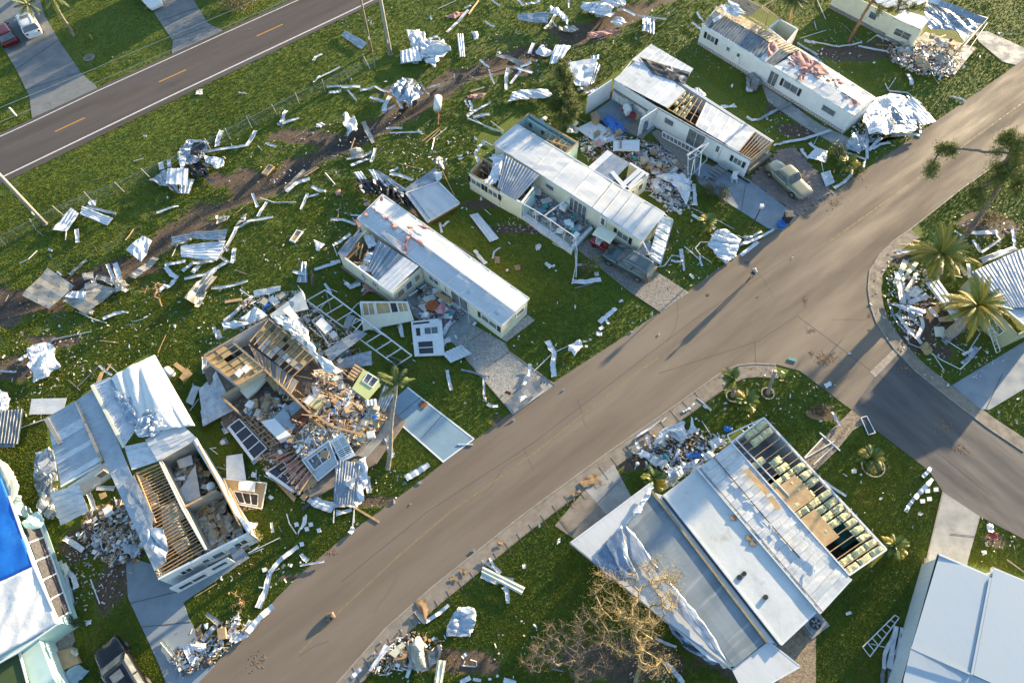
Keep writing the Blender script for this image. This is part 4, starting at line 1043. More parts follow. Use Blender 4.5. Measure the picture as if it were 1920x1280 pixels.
edge(h,[(1244,927),(1464,1207)],Z9+.04,.14,.1,'white_metal','gutter');edge(h,[(1222,920),(1438,1203)],Z9+.02,.16,.08,'mould_trim','trim');edge(h,[(1240,930),(1460,1210)],Z9-.02,.07,.07,'black_plastic','trim')
edge(h,[(1306,877),(1538,1150)],Z9+.1,.09,.09,'white_metal','roof_pipe');edge(h,[(1313,877),(1543,1147)],Z9+.08,.07,.07,'galv_metal','roof_pipe')
edge(h,[(1338,856),(1460,1000),(1500,1045)],Z9+.07,.05,.04,'black_plastic','seam')
edge(h,[(1464,1208),(1530,1146)],Z9-.04,.14,.1,'white_metal','fascia');edge(h,[(1538,1148),(1596,1085)],Z9-.04,.12,.1,'white_metal','fascia')
for x,y,r_ in((1386,1082,.17),(1395,1075,.15),(1435,1119,.16)):MB().disc(P(x,y,Z9+.02),r_,.12,14).build('roof_vent','black_plastic',h)
for x,y in((1404,1008),(1412,1018),(1375,970)):MB().prism([P(x,y,Z9+.1)+Vector((a,b,0))for a,b in((-.25,-.1),(.2,-.2),(.25,.15),(-.1,.2))],.06).build('roof_patch','dead_leaf',h)
MB().prism(PP([(1224,922),(1245,929),(1465,1207),(1440,1204)],Z9-.08),.05).build('valley_pan','white_roof',h)
W5=[(1371,829),(1432,783),(1662,1030),(1592,1078)]
def q5(u0,v0,u1,v1):
 r_=[]
 for u,v in((u0,v0),(u1,v0),(u1,v1),(u0,v1)):
  r_.append(tuple(W5[0][k]*(1-u)*(1-v)+W5[1][k]*u*(1-v)+W5[2][k]*u*v+W5[3][k]*(1-u)*v for k in(0,1)))
 return r_
joists(h,[W5[0],W5[3],W5[2],W5[1]],19,Z9-.05,w=.05,h=.12,mat='raw_wood')
edge(h,[W5[0],W5[1]],Z9,.1,.1,'white_paint','wall_plate');edge(h,[W5[1],W5[2]],Z9-.03,.16,.06,'white_metal','wall_plate');edge(h,[W5[2],W5[3]],Z9,.1,.1,'white_paint','wall_plate');edge(h,[W5[0],W5[3]],Z9+.03,.1,.1,'white_metal','wall_plate');edge(h,[(1378,822),(1480,930)],Z9+.03,.08,.08,'white_metal','wall_plate')
random.seed(21)
for j in range(19):
 for i in range(3):
  u0,u1=i/3+.01,(i+1)/3-.01;v0,v1=j/19+.006,(j+1)/19-.004
  full={2:[k for k in range(19)if k not in(2,3,4,5)],1:[k for k in range(19)if k not in(2,3,14,15,16)],0:[k for k in range(19)if k not in(0,1,2,11,12,14,16)]}[i]
  if j in full and random.random()>.08:batt(h,q5(u0,v0,u1,v1),Z9-.09,h=.1,mat='yellow_insul',n=5)
MB().prism(PP(q5(.02,.36,.62,.53),Z9+.03),.03).build('plywood_board','plywood',h);MB().prism(PP(q5(.02,.58,.42,.79),Z9+.035),.03).build('plywood_board','plywood',h);MB().prism(PP(q5(.05,.5,.35,.6),Z9+.02),.03).build('plywood_board','ceiling_board',h)if False else None
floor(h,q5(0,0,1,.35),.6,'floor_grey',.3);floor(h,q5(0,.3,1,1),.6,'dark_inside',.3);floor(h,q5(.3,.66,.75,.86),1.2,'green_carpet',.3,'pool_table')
wall(h,(1440,793),(1660,1030),z1=Z9-.12,mat='grey_wall',out=1)
wall(h,W5[3],W5[2],z1=Z9-.1,mat='white_wall');wall(h,(1306,880),(1432,784),z1=Z9-.1,mat='white_wall',out=1)
wall(h,(1374,833),(1594,1080),z1=Z9-.12,mat='interior_wall',name='inner_wall');wall(h,(1466,1205),(1592,1085),z1=Z9-.12,mat='white_wall')
wall(h,(1172,990),(1245,930),z1=Z9-.2,mat='white_wall',out=1);wall(h,(1178,990),(1376,1248),z1=Z9-.2,mat='white_wall');wall(h,(1376,1248),(1466,1205),z1=Z9-.2,mat='white_wall')
wall(h,(1240,930),(1306,880),z1=Z9-.1,mat='white_wall',out=1)
for a,b in(((1364,815,2.4),(1432,783,2.6)),((1364,815,2.4),(1372,832,2.4)),((1388,803,2.4),(1398,812,1.2)),((1400,798,2.4),(1410,807,1.2)),((1410,793,2.5),(1420,802,1.2)),((1385,818,1.3),(1420,802,1.3))):
 MB().beam(P(*a),P(*b),.08,.08).build('porch_post','white_paint',h)
MB().prism(PP([(1440,1202),(1499,1249),(1410,1300),(1387,1284),(1372,1254)],Z9-.15),.06).build('awning','white_roof',h)
edge(h,[(1440,1201),(1500,1249),(1410,1301)],Z9-.2,.08,.12,'white_metal','fascia')
M('foil_blue',(.22,.29,.38),(.34,.40,.48),1.2,.3,.7,.3,3)
crumple([(1172,984),(1190,1000),(1240,1075),(1290,1130),(1330,1180),(1366,1246),(1330,1215),(1265,1140),(1215,1080),(1180,1040)],'silver_foil',2.75,.22,.45,name='membrane_sheet',smooth=True,cat='roof membrane',words='long silver roof membrane peeled back over the white carport edge')
crumple([(1222,906),(1226,912),(1205,955),(1192,972),(1186,966)],'white_metal',2.85,.3,.8,name='membrane_sheet',cat='roof membrane',words='narrow white membrane flap curled beside the small palm')
crumple([(1115,1045),(1150,1000),(1160,1060),(1175,1090),(1140,1085)],'foil_blue',2.68,.1,.8,name='membrane_sheet',cat='roof membrane',words='dark blue-grey bare patch of torn roof membrane on the carport')
crumple([(1135,1015),(1165,985),(1178,1040),(1200,1090),(1170,1085)],'foil_blue',2.8,.22,.6,name='membrane_sheet',smooth=True,cat='roof membrane',words='creased silver membrane fan spreading over the carport roof')
crumple([(1255,1105),(1300,1160),(1355,1240),(1330,1245),(1285,1215),(1250,1170)],'foil_blue',1.9,.5,.7,name='membrane_sheet',cat='roof membrane',words='sagging blue-grey membrane hanging below the carport behind the bare tree')
a=thing('air_conditioner','grey outdoor air conditioner with round fan on its pad beside the wide house','air conditioner',tuple(P(1530,1176)))
MB().prism(PP([(1500,1172),(1535,1146),(1556,1172),(1522,1198)],.1),.1).build('pad','concrete',a)
MB().prism(PP([(1505,1166),(1532,1146),(1549,1170),(1522,1190)],.95),.84).build('casing','dull_metal',a)
c=P(1529,1168,.96);MB().disc(c,.38,.05,20).build('fan_ring','black_plastic',a)
for k in range(5):
 t=k*1.257;MB().beam(c+Vector((0,0,.06)),c+Vector((math.cos(t)*.32,math.sin(t)*.32,.06)),.12,.02).build('fan_blade','dull_metal',a)
 # ---- bottom right corner house
h=house('house','house with smooth pale blue metal roof cut off by the bottom right corner',1830,1190)
M('plain_roof',(.42,.49,.55),(.35,.42,.48),.5,.45,.15,.05,3,c3=(.30,.33,.35),s3=.6,t3=.6,w3=.25,stretch=(-70,.25))
roof(h,[(1760,1040,2.6),(1857,1082,2.75),(1822,1262,2.75),(1708,1212,2.6)],1,'plain_roof',lip=.0,warp=.0,name='roof_deck',nv=2)
roof(h,[(1862,1065,2.75),(1990,1118,2.75),(1950,1320,2.75),(1824,1264,2.75)],1,'plain_roof',lip=.0,warp=.0,name='roof_deck',nv=2)
roof(h,[(1707,1214,2.58),(1822,1265,2.7),(1950,1320,2.7),(1680,1320,2.55)],1,'plain_roof',lip=.0,warp=.0,name='roof_deck',nv=2)
edge(h,[(1760,1039),(1858,1081),(1860,1064),(1990,1118)],2.62,.12,.12,'white_metal','fascia');edge(h,[(1760,1039),(1680,1325)],2.5,.12,.14,'black_plastic','fascia');edge(h,[(1857,1082),(1822,1264)],2.82,.14,.05,'plain_roof','ridge_cap');edge(h,[(1822,1264),(1708,1213)],2.8,.12,.05,'plain_roof','ridge_cap')
wall(h,(1763,1044),(1685,1320),z1=2.4,mat='white_wall',out=-1);wall(h,(1763,1044),(1858,1084),z1=2.4,mat='white_wall',out=1);wall(h,(1862,1070),(1990,1122),z1=2.4,mat='white_wall',out=1)
# ---- right edge house by the date palms
h=house('house','olive walled house with weathered corrugated roof behind the date palms',1890,570)
corrugated(h,[(1824,509),(1990,432),(2010,590),(1925,640),(1880,578)][0:2]+[(2010,575),(1884,577)],26,'galv_metal',z=2.6,n=5,amp=.03)
M('olive_wall',(.40,.41,.27),(.33,.34,.22),1.2,.6,0,.05,14)
roof(h,[(1884,577,2.4),(1925,612,2.4),(1990,575,2.5),(1960,545,2.5)],2,'plain_roof')
wall(h,(1858,572),(1908,628),z1=2.3,mat='olive_wall',ops=((.3,.72,.9,1.6,'wg'),),out=-1)
wall(h,(1908,628),(1990,590),z1=2.3,mat='olive_wall',ops=((.35,.7,.9,1.6,'w'),));wall(h,(1828,512),(1858,572),z1=2.3,mat='olive_wall')
edge(h,[(1823,509),(1884,578),(1926,613)],2.5,.12,.1,'white_metal','fascia')
wall(h,(1828,512),(1990,436),z1=2.3,mat='olive_wall',out=1)
# ---- bottom left house under tarps
h=house('house','aqua house under a blue tarp and a white tarp in the bottom left corner',20,1100)
def tarp(quad,mat,name,amp=.05,f=1.2):
 W=PP(quad,2.7)
 return MB().grid(lambda u,v:tuple(bil(W,u,v)+Vector((0,0,amp*nz3(bil(W,u,v).x*f,bil(W,u,v).y*f*.5)+amp*.6*abs(nz3(bil(W,u,v).x*3*f,bil(W,u,v).y*.8))))),26,26,.02).build(name,mat,h,True)
MB().prism(PP([(-130,850),(-5,850),(16,925),(62,1060),(110,1166),(34,1222),(-130,1290)],2.6),.12).build('roof_deck','aqua_wall',h)
tarp([(-110,940),(2,895),(63,1060),(-90,1130)],'blue_tarp','blue_tarp')
tarp([(-90,1131),(64,1061),(110,1167),(-60,1262)],'white_tarp','white_tarp',.09,1.0)
crumple([(-10,856),(8,866),(24,882),(36,908),(34,925),(24,942),(10,905)],'cream_wall',2.6,.25,.4,parent=h,name='curled_eave',smooth=True)
crumple([(28,925),(44,930),(42,950),(30,970),(24,950)],'white_metal',2.0,.35,parent=h,name='torn_eave')
crumple([(40,980),(72,958),(84,975),(78,990),(48,990)],'aqua_wall',2.2,.3,parent=h,name='curled_awning')
edge(h,[(17,930),(62,1058),(111,1168),(34,1222),(-40,1264)],2.66,.1,.14,'white_paint','fascia')
wall(h,(18,935),(108,1166),z1=2.45,mat='aqua_wall',out=1,ops=((.12,.3,.3,2.2,'hole'),))
wall(h,(108,1166),(34,1220),z1=2.45,mat='aqua_wall',out=1)
for i in range(5):
 a0,a1=lerp(P(44,985,2.2),P(110,1162,2.3),i/5),lerp(P(44,985,2.2),P(110,1162,2.3),(i+.94)/5)
 b0,b1=lerp(P(72,975,1.0),P(132,1148,1.0),i/5),lerp(P(72,975,1.0),P(132,1148,1.0),(i+.94)/5)
 MB().add([a0,a1,b1,b0,a0-Vector((0,0,.03)),a1-Vector((0,0,.03)),b1-Vector((0,0,.03)),b0-Vector((0,0,.03))],[(0,1,2,3),(7,6,5,4),(0,4,5,1),(1,5,6,2),(2,6,7,3),(3,7,4,0)]).build('screen_panel','screen_mesh',h)
 MB().beam(a1,b1,.07,.07).build('screen_rail','white_paint',h)
MB().beam(P(72,975,1.02),P(133,1150,1.02),.09,.09).build('screen_rail','white_paint',h)
MB().beam(P(80,985,.6),P(142,1160,.6),.25,.05).build('awning_strip','aqua_wall',h);MB().beam(P(68,960,.9),P(98,1045,.7),.5,.04).build('awning_strip','aqua_wall',h)
MB().prism(PP([(37,1222),(72,1196),(107,1290),(60,1290)],2.0),.1).build('lower_eave','aqua_wall',h)
MB().prism(PP([(-60,1262),(34,1222),(56,1300),(-60,1330)],2.2),.1).build('lower_roof','screen_green' if 'screen_green' in MATS else 'foliage_dark',h)
wall(h,(72,1196),(107,1290),z1=1.9,mat='aqua_wall',out=1)
edge(h,[(36,1222),(57,1300)],2.25,.12,.06,'white_paint','fascia')
floor(h,[(80,1180),(130,1150),(140,1200),(110,1260),(95,1220)],.1,'gravel_dark',.1,'side_bed')
# ---- folded mobile home left of centre
h=house('mobile_home','folded mobile home with billowing white membrane and bare joists above the bottom slate driveway',270,880,'mobile home')
M('chalk_roof',(.42,.47,.50),(.33,.38,.42),1.2,.5,.2,.12,6,c3=(.20,.20,.19),s3=1.8,t3=.62)
roof(h,[(141,752,2.5),(189,864,2.5),(114,908,2.2),(87,783,2.2)],14,'chalk_roof',lip=.035,mats=['chalk_roof','white_metal','chalk_roof'])
edge(h,[(143,752),(191,865)],2.56,.22,.1,'stain_metal','ridge_cap');edge(h,[(86,784),(113,832)],2.3,.3,.1,'stain_metal','ridge_cap')
roof(h,[(144,751,2.5),(290,1070,2.4),(312,1052,2.5),(180,726,2.6)],15,'chalk_roof',lip=.03,warp=.06)
roof(h,[(173,721,2.75),(233,836,2.75),(256,803,2.8),(206,707,2.8)],22,'white_metal',lip=.05,warp=.02)
edge(h,[(172,722),(232,838)],2.8,.2,.08,'cream_wall','fascia')
W=PP([(204,712),(290,665),(366,798),(268,815)],2.8)
def bill(u,v):
 p=bil(W,u,v);e=math.sin(math.pi*min(1,max(0,u)));return(p.x,p.y,p.z+.5*e*(abs(nz3(u*3.0+v*.5,v*.9,3))*1.6+.3)+.06*abs(nz3(u*8,v*2.4,7)))
MB().grid(bill,34,34,.02).build('roof_membrane','white_tarp',h,True)
crumple([(206,713),(226,700),(238,730),(252,770),(262,800),(240,790),(222,755)],'foil_blue',2.85,.3,.9,parent=h,name='torn_membrane')
crumple([(250,800),(272,775),(300,768),(322,785),(318,800),(285,822),(262,820)],'silver_foil',2.95,.6,1.4,parent=h,name='crushed_foil')
roof(h,[(272,824,2.9),(295,863,2.7),(369,821,2.7),(337,791,2.9)],6,'white_roof',lip=.02,warp=.08)
roof(h,[(233,837,2.6),(247,881,2.5),(296,864,2.6),(276,828,2.7)],4,'white_metal',lip=.05)
M('foil_grey',(.30,.35,.40),(.24,.28,.33),1.0,.4,.5,.3,3)  # darker blue-grey foil tone for one torn membrane
crumple([(234,905),(252,890),(270,930),(290,970),(285,985),(262,950),(245,930)],'foil_grey',2.6,.15,.8,parent=h,name='torn_membrane')
crumple([(276,992),(285,988),(308,992),(316,1025),(312,1048),(290,1058),(292,1030),(278,1022)],'silver_foil',2.7,.3,1.0,parent=h,name='crushed_foil')
joists(h,[(256,890),(294,1082),(382,1028),(297,870)][0:1]+[(262,895),(298,1080),(384,1028),(298,870)][1:],30,2.4,jitter=.04)
edge(h,[(255,888),(297,870)],2.45,.1,.1,'raw_wood','wall_plate');edge(h,[(257,890),(292,980)],2.45,.08,.14,'raw_wood','wall_plate')
edge(h,[(298,862),(342,953),(386,1030)],2.5,.1,.14,'white_paint','wall_plate')
for q in([(262,905),(276,900),(290,925),(272,930)],[(275,935),(295,925),(300,950),(285,955)],[(300,950),(330,940),(345,970),(315,985)],[(300,990),(335,970),(350,1000),(315,1020)],[(320,1020),(350,1005),(360,1020),(335,1040)],[(300,960),(316,955),(326,980),(306,990)]):
 batt(h,q,2.2,'mattress_cloth',.12)
floor(h,[(262,920),(300,895),(385,1045),(305,1090)],.9,'floor_room',.3)
wall(h,(363,824),(468,999),z1=2.4,mat='interior_wall',out=1,cap='white_paint')
wall(h,(297,862),(363,824),z1=2.3,mat='interior_wall',out=1,cap='white_paint')
wall(h,(300,864),(384,1030),z1=2.35,mat='interior_wall',out=-1,name='inner_wall')
wall(h,(342,953),(406,920),z1=2.3,mat='interior_wall',cap='raw_wood',name='inner_wall')
floor(h,[(305,885),(365,850),(466,1025),(388,1060)],.5,'floor_room',.4)
wall(h,(297,1086),(468,999),z1=2.35,mat='white_wall',ops=((.18,.30,1.1,1.9,'screen'),(.42,.5,1.2,1.9,'w'),(.53,.66,1.0,1.9,'w'),(.78,.92,1.0,1.9,'screen')),cap='white_paint')
wall(h,(291,1072),(297,1086),z1=2.35,mat='plywood');wall(h,(258,890),(296,1084),z1=2.3,mat='cream_wall')
edge(h,[(366,822),(395,875),(435,950),(470,996)],2.45,.22,.12,'white_paint','fascia');edge(h,[(372,835),(410,905),(450,985)],2.5,.08,.1,'raw_wood','wall_plate')
MB().beam(P(430,915,2.2),P(470,1000,2.3),.12,.1).build('rafter','raw_wood',h);MB().beam(P(420,900,2.4),P(445,975,2.3),.1,.1).build('rafter','raw_wood',h)
wall(h,(318,1104),(428,1046),z1=1.5,mat='white_paint',ops=((.08,.55,.5,1.2,'screen'),(.66,.92,.5,1.2,'hole')),name='porch_wall')
MB().prism(PP([(425,1010),(445,1018),(465,1040),(440,1052),(428,1030)],1.4),.05).build('porch_roof','galv_metal',h)
wall(h,(128,914),(196,868),z1=2.1,mat='white_wall',ops=((.62,.84,.8,1.5,'board'),))
MB().beam(P(114,912,2.25),P(190,868,2.25),.16,.1).build('fascia','white_paint',h)
for i in range(6):
 a,b=i/6,(i+.97)/6;W=PP([(93,924,1.6),(148,908,1.9),(166,958,.7),(114,985,.5)])
 q=[bil(W,0,a),bil(W,0,b),bil(W,1,b),bil(W,1,a)];us,zs=lipped(1,.06);prof_sheet(q,us,zs,4,.1,.02,i*3.3).build('roof_panel','white_metal',h)
MB().prism(PP([(66,848),(100,842),(108,900),(80,905)],.6),.05).build('loose_awning','white_metal',h)
crumple([(68,850),(98,840),(112,885),(100,935),(72,930),(62,890)],'galv_metal',.5,.5,.8,name='crumpled_sheet')
crumple([(72,930),(100,925),(112,965),(95,978),(75,960)],'galv_metal',.3,.6,.9)
# ---- shed wreck at the left edge
panel([(0,770,1.2),(44,766,1.0),(34,832,.5),(-8,830,.7)],'dull_metal',7,cat='metal sheet',warp=.1)
panel([(-10,800,.9),(37,796,.7),(27,838,.4),(-14,838,.5)],'dull_metal',6,warp=.06)
crumple([(-10,728),(14,733),(22,745),(14,775),(10,795),(-10,800)],'white_metal',.7,.5,.6)
# ---- flattened house in the middle left
h=house('ruined_house','flattened roofless house with tan ceiling boards and bare joists beside the blue driveway',560,740,'ruined house')
FL=[(380,690),(503,615),(640,700),(760,790),(705,868),(585,935),(520,880),(420,800)]
floor(h,FL,.3,'floor_room',.3)
ZH=2.0
wall(h,(379,667),(503,595),z1=ZH,mat='white_wall',out=1,cap='grey_wood');wall(h,(379,667),(446,722),z1=ZH,mat='white_wall',cap='raw_wood');wall(h,(503,595),(590,668),z1=ZH,mat='interior_wall',out=1,cap='grey_wood')
wall(h,(436,643),(492,690),z1=ZH,mat='interior_wall',cap='grey_wood',name='inner_wall');wall(h,(492,690),(573,768),z1=ZH,mat='interior_wall',cap='raw_wood',name='inner_wall');wall(h,(448,722),(500,690),z1=ZH,mat='mattress_cloth',cap='raw_wood',name='inner_wall')
wall(h,(415,745),(450,722),z1=1.7,mat='interior_wall',cap='raw_wood',name='inner_wall');wall(h,(415,745),(445,772),z1=1.7,mat='interior_wall',cap='raw_wood')
wall(h,(420,650),(437,665),z1=1.8,mat='aqua_wall',name='inner_wall',cap='grey_wood')
BQ=[(384,668),(436,636),(497,692),(448,722)]
def bq(W,u,v):return tuple(W[0][k]*(1-u)*(1-v)+W[1][k]*u*(1-v)+W[2][k]*u*v+W[3][k]*(1-u)*v for k in(0,1))
random.seed(5)
for j in range(7):
 for i in range(3):
  if j<3 and i==2 or(j==2 and i==1):continue
  z=ZH-.08+random.uniform(-.05,.06);u0,u1,v0,v1=i/3+.01,(i+1)/3-.01,j/7+.008,(j+1)/7-.008
  s_=random.uniform(-.01,.01)
  MB().prism(PP([bq(BQ,u0+s_,v0),bq(BQ,u1+s_,v0-s_),bq(BQ,u1,v1),bq(BQ,u0,v1+s_)],z),.04).build('ceiling_board',random.choice(['ceiling_board','ceiling_board','plywood']),h)
for x,y in((447,698),(460,690)):MB().prism(PP([(x-8,y+2),(x+2,y-8),(x+10,y-1),(x,y+9)],ZH+.12),.15).build('skylight_box','appliance',h)
joists(h,[BQ[0],BQ[3],BQ[2],BQ[1]],7,ZH+.02,w=.04,h=.08)
JQ=[(503,600),(590,668),(548,705),(468,640)]
joists(h,[JQ[0],JQ[1],JQ[2],JQ[3]],10,ZH+.02,w=.045,h=.1,jitter=.03)
for j in range(10):
 for i in range(4):
  if random.random()<.12 or(i==3 and random.random()<.5):continue
  u0,u1=j/10+.01,(j+1)/10-.01;v0,v1=i/4+.01,(i+1)/4-.01
  MB().prism(PP([bq(JQ,u0,v0),bq(JQ,u1,v0),bq(JQ,u1,v1),bq(JQ,u0,v1)],ZH-.1+random.uniform(-.1,.03)),.04).build('ceiling_board','ceiling_board' if i<2 else random.choice(['ceiling_board','drywall','interior_wall']),h)
KQ=[(468,642),(548,706),(520,742),(492,692)]
joists(h,[(466,645),(560,715),(535,752),(490,690)],9,ZH-.1,w=.045,h=.1,jitter=.05)
for j in range(9):
 MB().prism(PP([bq([(466,645),(560,715),(535,752),(490,690)],(j+.1)/9,.0),bq([(466,645),(560,715),(535,752),(490,690)],(j+.9)/9,.0),bq([(466,645),(560,715),(535,752),(490,690)],(j+.9)/9,.8),bq([(466,645),(560,715),(535,752),(490,690)],(j+.1)/9,.8)],ZH-.35+random.uniform(-.15,.05)),.04).build('ceiling_board',random.choice(['floor_grey','interior_wall','drywall']),h)
random.seed(9)
for k in range(34):
 x,y=random.uniform(520,640),random.uniform(680,790);a=random.uniform(-.2,1.2);L=random.uniform(12,38)
 MB().beam(P(x,y,random.uniform(1.0,2.0)),P(x+math.cos(a)*L,y+math.sin(a)*L,random.uniform(.8,1.9)),.06,.1).build('splintered_rafter','raw_wood',h)
edge(h,[(573,768),(625,800),(680,815),(684,818)],1.4,.16,.2,'raw_wood','fallen_girder')
for Q,n_ in(([(428,800,.9),(448,785,.9),(500,840,.6),(475,862,.6)],4),([(500,885,.6),(530,865,.6),(566,900,.4),(552,922,.4)],3)):
 W=PP(Q)
 for i in range(n_):
  for s_ in(0,.5)if n_==3 else(0,):
   w_=.5 if n_==3 else 1
   MB().prism([bil(W,s_+.03,i/n_+.02),bil(W,s_+w_-.03,i/n_+.02),bil(W,s_+w_-.03,(i+1)/n_-.02),bil(W,s_+.03,(i+1)/n_-.02)],.03).build('screen_panel','screen_mesh',h)
 for i in range(n_+1):MB().beam(lerp(W[0],W[3],i/n_),lerp(W[1],W[2],i/n_),.07,.07).build('screen_rail','white_paint',h)
 MB().beam(W[0],W[3],.22,.1).build('screen_rail','white_paint',h);MB().beam(W[1],W[2],.07,.07).build('screen_rail','white_paint',h)
JJ=[(452,785),(505,838),(535,822),(478,772)]
joists(h,JJ,7,.8,w=.05,h=.08);joists(h,[JJ[0],JJ[3],JJ[2],JJ[1]],4,.78,w=.05,h=.06)
RQ=[(505,855),(545,840),(592,880),(560,925)]
joists(h,[RQ[0],RQ[3],RQ[2],RQ[1]],8,.7,w=.07,h=.1);
for i in range(6):batt(h,[bq(RQ,.2,i/6+.02),bq(RQ,.8,i/6+.02),bq(RQ,.8,(i+1)/6-.02),bq(RQ,.2,(i+1)/6-.02)],.5,'pink_insul',.1)
for i in range(4):MB().beam(P(560+i*8,925-i*4,.4),P(590+i*7,885-i*3,.5),.2,.06).build('floor_board','raw_wood',h)
# ================================================================== VEHICLES, CYCLIST, POLES
def loft_body(sts,n=14):
 """stations (x, halfwidth, zlow, ztop): closed rounded body"""
 mb=MB();rings=[]
 for(x,w,zl,zt)in sts:
  r=[]
  prof=[(.0,0),(.82,0),(.96,.12),(1.0,.42),(.985,.70),(.93,.90),(.80,.985),(.4,1.0)]
  half=[(w*a,zl+(zt-zl)*b)for a,b in prof]
  pts=half+[(-a,b)for a,b in half[::-1]]
  pts=pts[:-1]if half[0][0]==0 else pts
  rings.append([(x,a,b)for a,b in pts])
 m=len(rings[0]);vs=[p for r in rings for p in r];fs=[]
 for i in range(len(rings)-1):
  for k in range(m):
   k2=(k+1)%m;fs.append((i*m+k,(i+1)*m+k,(i+1)*m+k2,i*m+k2))
 fs.append(tuple(range(m)));fs.append(tuple(len(vs)-m+k for k in range(m))[::-1])
 return mb.add(vs,fs)
def car(label,px,py,hx,hy,paint,L=4.6,W=1.85,H=1.5,kind='suv',roofmat=None,z=.05):
 c=P(px,py,0);f=P(hx,hy,0)-c;ang=math.atan2(f.y,f.x)
 t=thing('parked_car',label,'car',(c.x,c.y,z),'parked cars',local=True,rz=ang)
 hl=L/2;w=W/2;belt=.95 if kind!='saloon' else .86;hood=.92 if kind=='suv' else .80
 if kind=='saloon':sts=[(-hl,w*.86,.38,.70),(-hl+.1,w*.95,.26,.80),(-hl*.55,w,.22,.84),(0,w,.2,.86),(hl*.35,w,.22,.84),(hl*.8,w*.97,.24,.80),(hl-.08,w*.93,.28,.76),(hl,w*.85,.36,.66)]
 elif kind=='hatch':sts=[(-hl,w*.80,.42,.85),(-hl+.12,w*.93,.28,.93),(-hl*.6,w,.22,.95),(0,w,.2,.93),(hl*.45,w,.22,.90),(hl*.8,w*.95,.24,.78),(hl-.1,w*.84,.28,.66),(hl,w*.66,.36,.56)]
 else:sts=[(-hl,w*.84,.45,.95),(-hl+.1,w*.95,.32,1.02),(-hl*.6,w,.25,1.02),(0,w,.24,1.0),(hl*.42,w,.25,.97),(hl*.75,w*.97,.28,.88),(hl-.12,w*.88,.32,.76),(hl,w*.72,.4,.64)]
 body=loft_body(sts).build('body',paint,t,True)
 x0,x1={'saloon':(-hl*.52,hl*.30),'hatch':(-hl*.93,hl*.42),'suv':(-hl*.95,hl*.38)}[kind]
 tx0,tx1={'saloon':(-hl*.36,hl*.10),'hatch':(-hl*.72,hl*.14),'suv':(-hl*.84,hl*.12)}[kind]
 bz={'saloon':.84,'hatch':.92,'suv':1.0}[kind];wb,wt=w*.92,w*.78;hz=H-.05
 B={k:Vector(v)for k,v in dict(fl=(x1,wb,bz),fr=(x1,-wb,bz),rl=(x0,wb,bz),rr=(x0,-wb,bz),Fl=(tx1,wt,hz),Fr=(tx1,-wt,hz),Rl=(tx0,wt,hz),Rr=(tx0,-wt,hz)).items()}
 def pane(a,b,c_,d,nm):
  n_=(b-a).cross(d-a).normalized()*.02;m=MB();m.add([a+n_,b+n_,c_+n_,d+n_,a-n_,b-n_,c_-n_,d-n_],[(0,1,2,3),(7,6,5,4),(0,4,5,1),(1,5,6,2),(2,6,7,3),(3,7,4,0)]);m.build(nm,'glass',t)
 pane(B['fr'],B['fl'],B['Fl'],B['Fr'],'windscreen');pane(B['rl'],B['rr'],B['Rr'],B['Rl'],'rear_window')
 for s,(a,b,c_,d)in((1,('fl','rl','Rl','Fl')),(-1,('rr','fr','Fr','Rr'))):
  a,b,c_,d=B[a],B[b],B[c_],B[d]
  for k in range(2):pane(lerp(a,b,k/2),lerp(a,b,(k+1)/2-.03),lerp(d,c_,(k+1)/2-.03),lerp(d,c_,k/2),'side_window')
  MB().beam(lerp(a,b,.5),lerp(d,c_,.5),.07,.06).build('pillar',paint,t)
 for a,b in(('fl','Fl'),('fr','Fr'),('rl','Rl'),('rr','Rr')):MB().beam(B[a],B[b],.09,.08).build('pillar',paint,t)
 def rf(u,v):
  x=tx0-.05+(tx1-tx0+.1)*u;y=(v*2-1)*(wt+.03);return(x,y,hz+.055-.05*(2*v-1)**4-.03*(2*u-1)**4)
 MB().grid(rf,8,8,.05).build('roof',roofmat or paint,t,True)
 if kind=='suv':
  for s in(-1,1):MB().beam((tx0+.1,s*wt*.92,hz+.09),(tx1-.1,s*wt*.92,hz+.09),.04,.04).build('roof_rail','chrome',t)
  MB().box(tx1-.95,-wt*.5,hz+.04,tx1-.35,wt*.5,hz+.062).build('sunroof','glass',t)
 for sx in(-1,1):
  for sy in(-1,1):
   cx,cy=sx*hl*.62,sy*(w-.08)
   ty=MB().tube([(cx,cy-.1,.33),(cx,cy+.1,.33)],.33,18).build('tyre','tyre',t)
   MB().tube([(cx,cy+sy*.09,.33),(cx,cy+sy*.115,.33)],.2,12).build('rim','rim',ty)
 zt=sts[-1][3];zr=sts[0][3]
 for s in(-1,1):
  MB().box(hl-.22,s*w*.62-.16,zt-.16,hl-.04,s*w*.62+.16,zt-.02).build('headlight','lamp_glass',t)
  MB().box(-hl-.015,s*w*.68-.13,zr-.22,-hl+.1,s*w*.68+.13,zr-.04).build('tail_light','tail_red',t)
  m=MB();m.beam((x1-.2,s*w*.95,bz),(x1-.2,s*(w+.16),bz+.06),.1,.1);m.build('mirror',paint,t)
 for x_,nm in((hl-.02,'bumper'),(-hl+.02,'bumper')):MB().box(x_-.08,-w*.78,.32,x_+.08,w*.78,.48).build(nm,'chrome' if kind=='saloon' else paint,t)
 return t
car('teal grey estate car with roof rails on the stone driveway beside the golf cart',1177,500,1138,478,'car_teal',4.75,1.9,1.55)
car('beige vintage saloon with chrome bumpers on the brick paver driveway',1474,344,1505,372,'car_beige',4.9,1.85,1.42,'saloon')
car('white family car under a palm at the top left driveway',60,54,46,28,'car_white',4.5,1.85,1.6)
car('dark red hatchback at the left edge next to the white family car',14,72,-4,46,'car_red',4.4,1.8,1.45,'hatch')
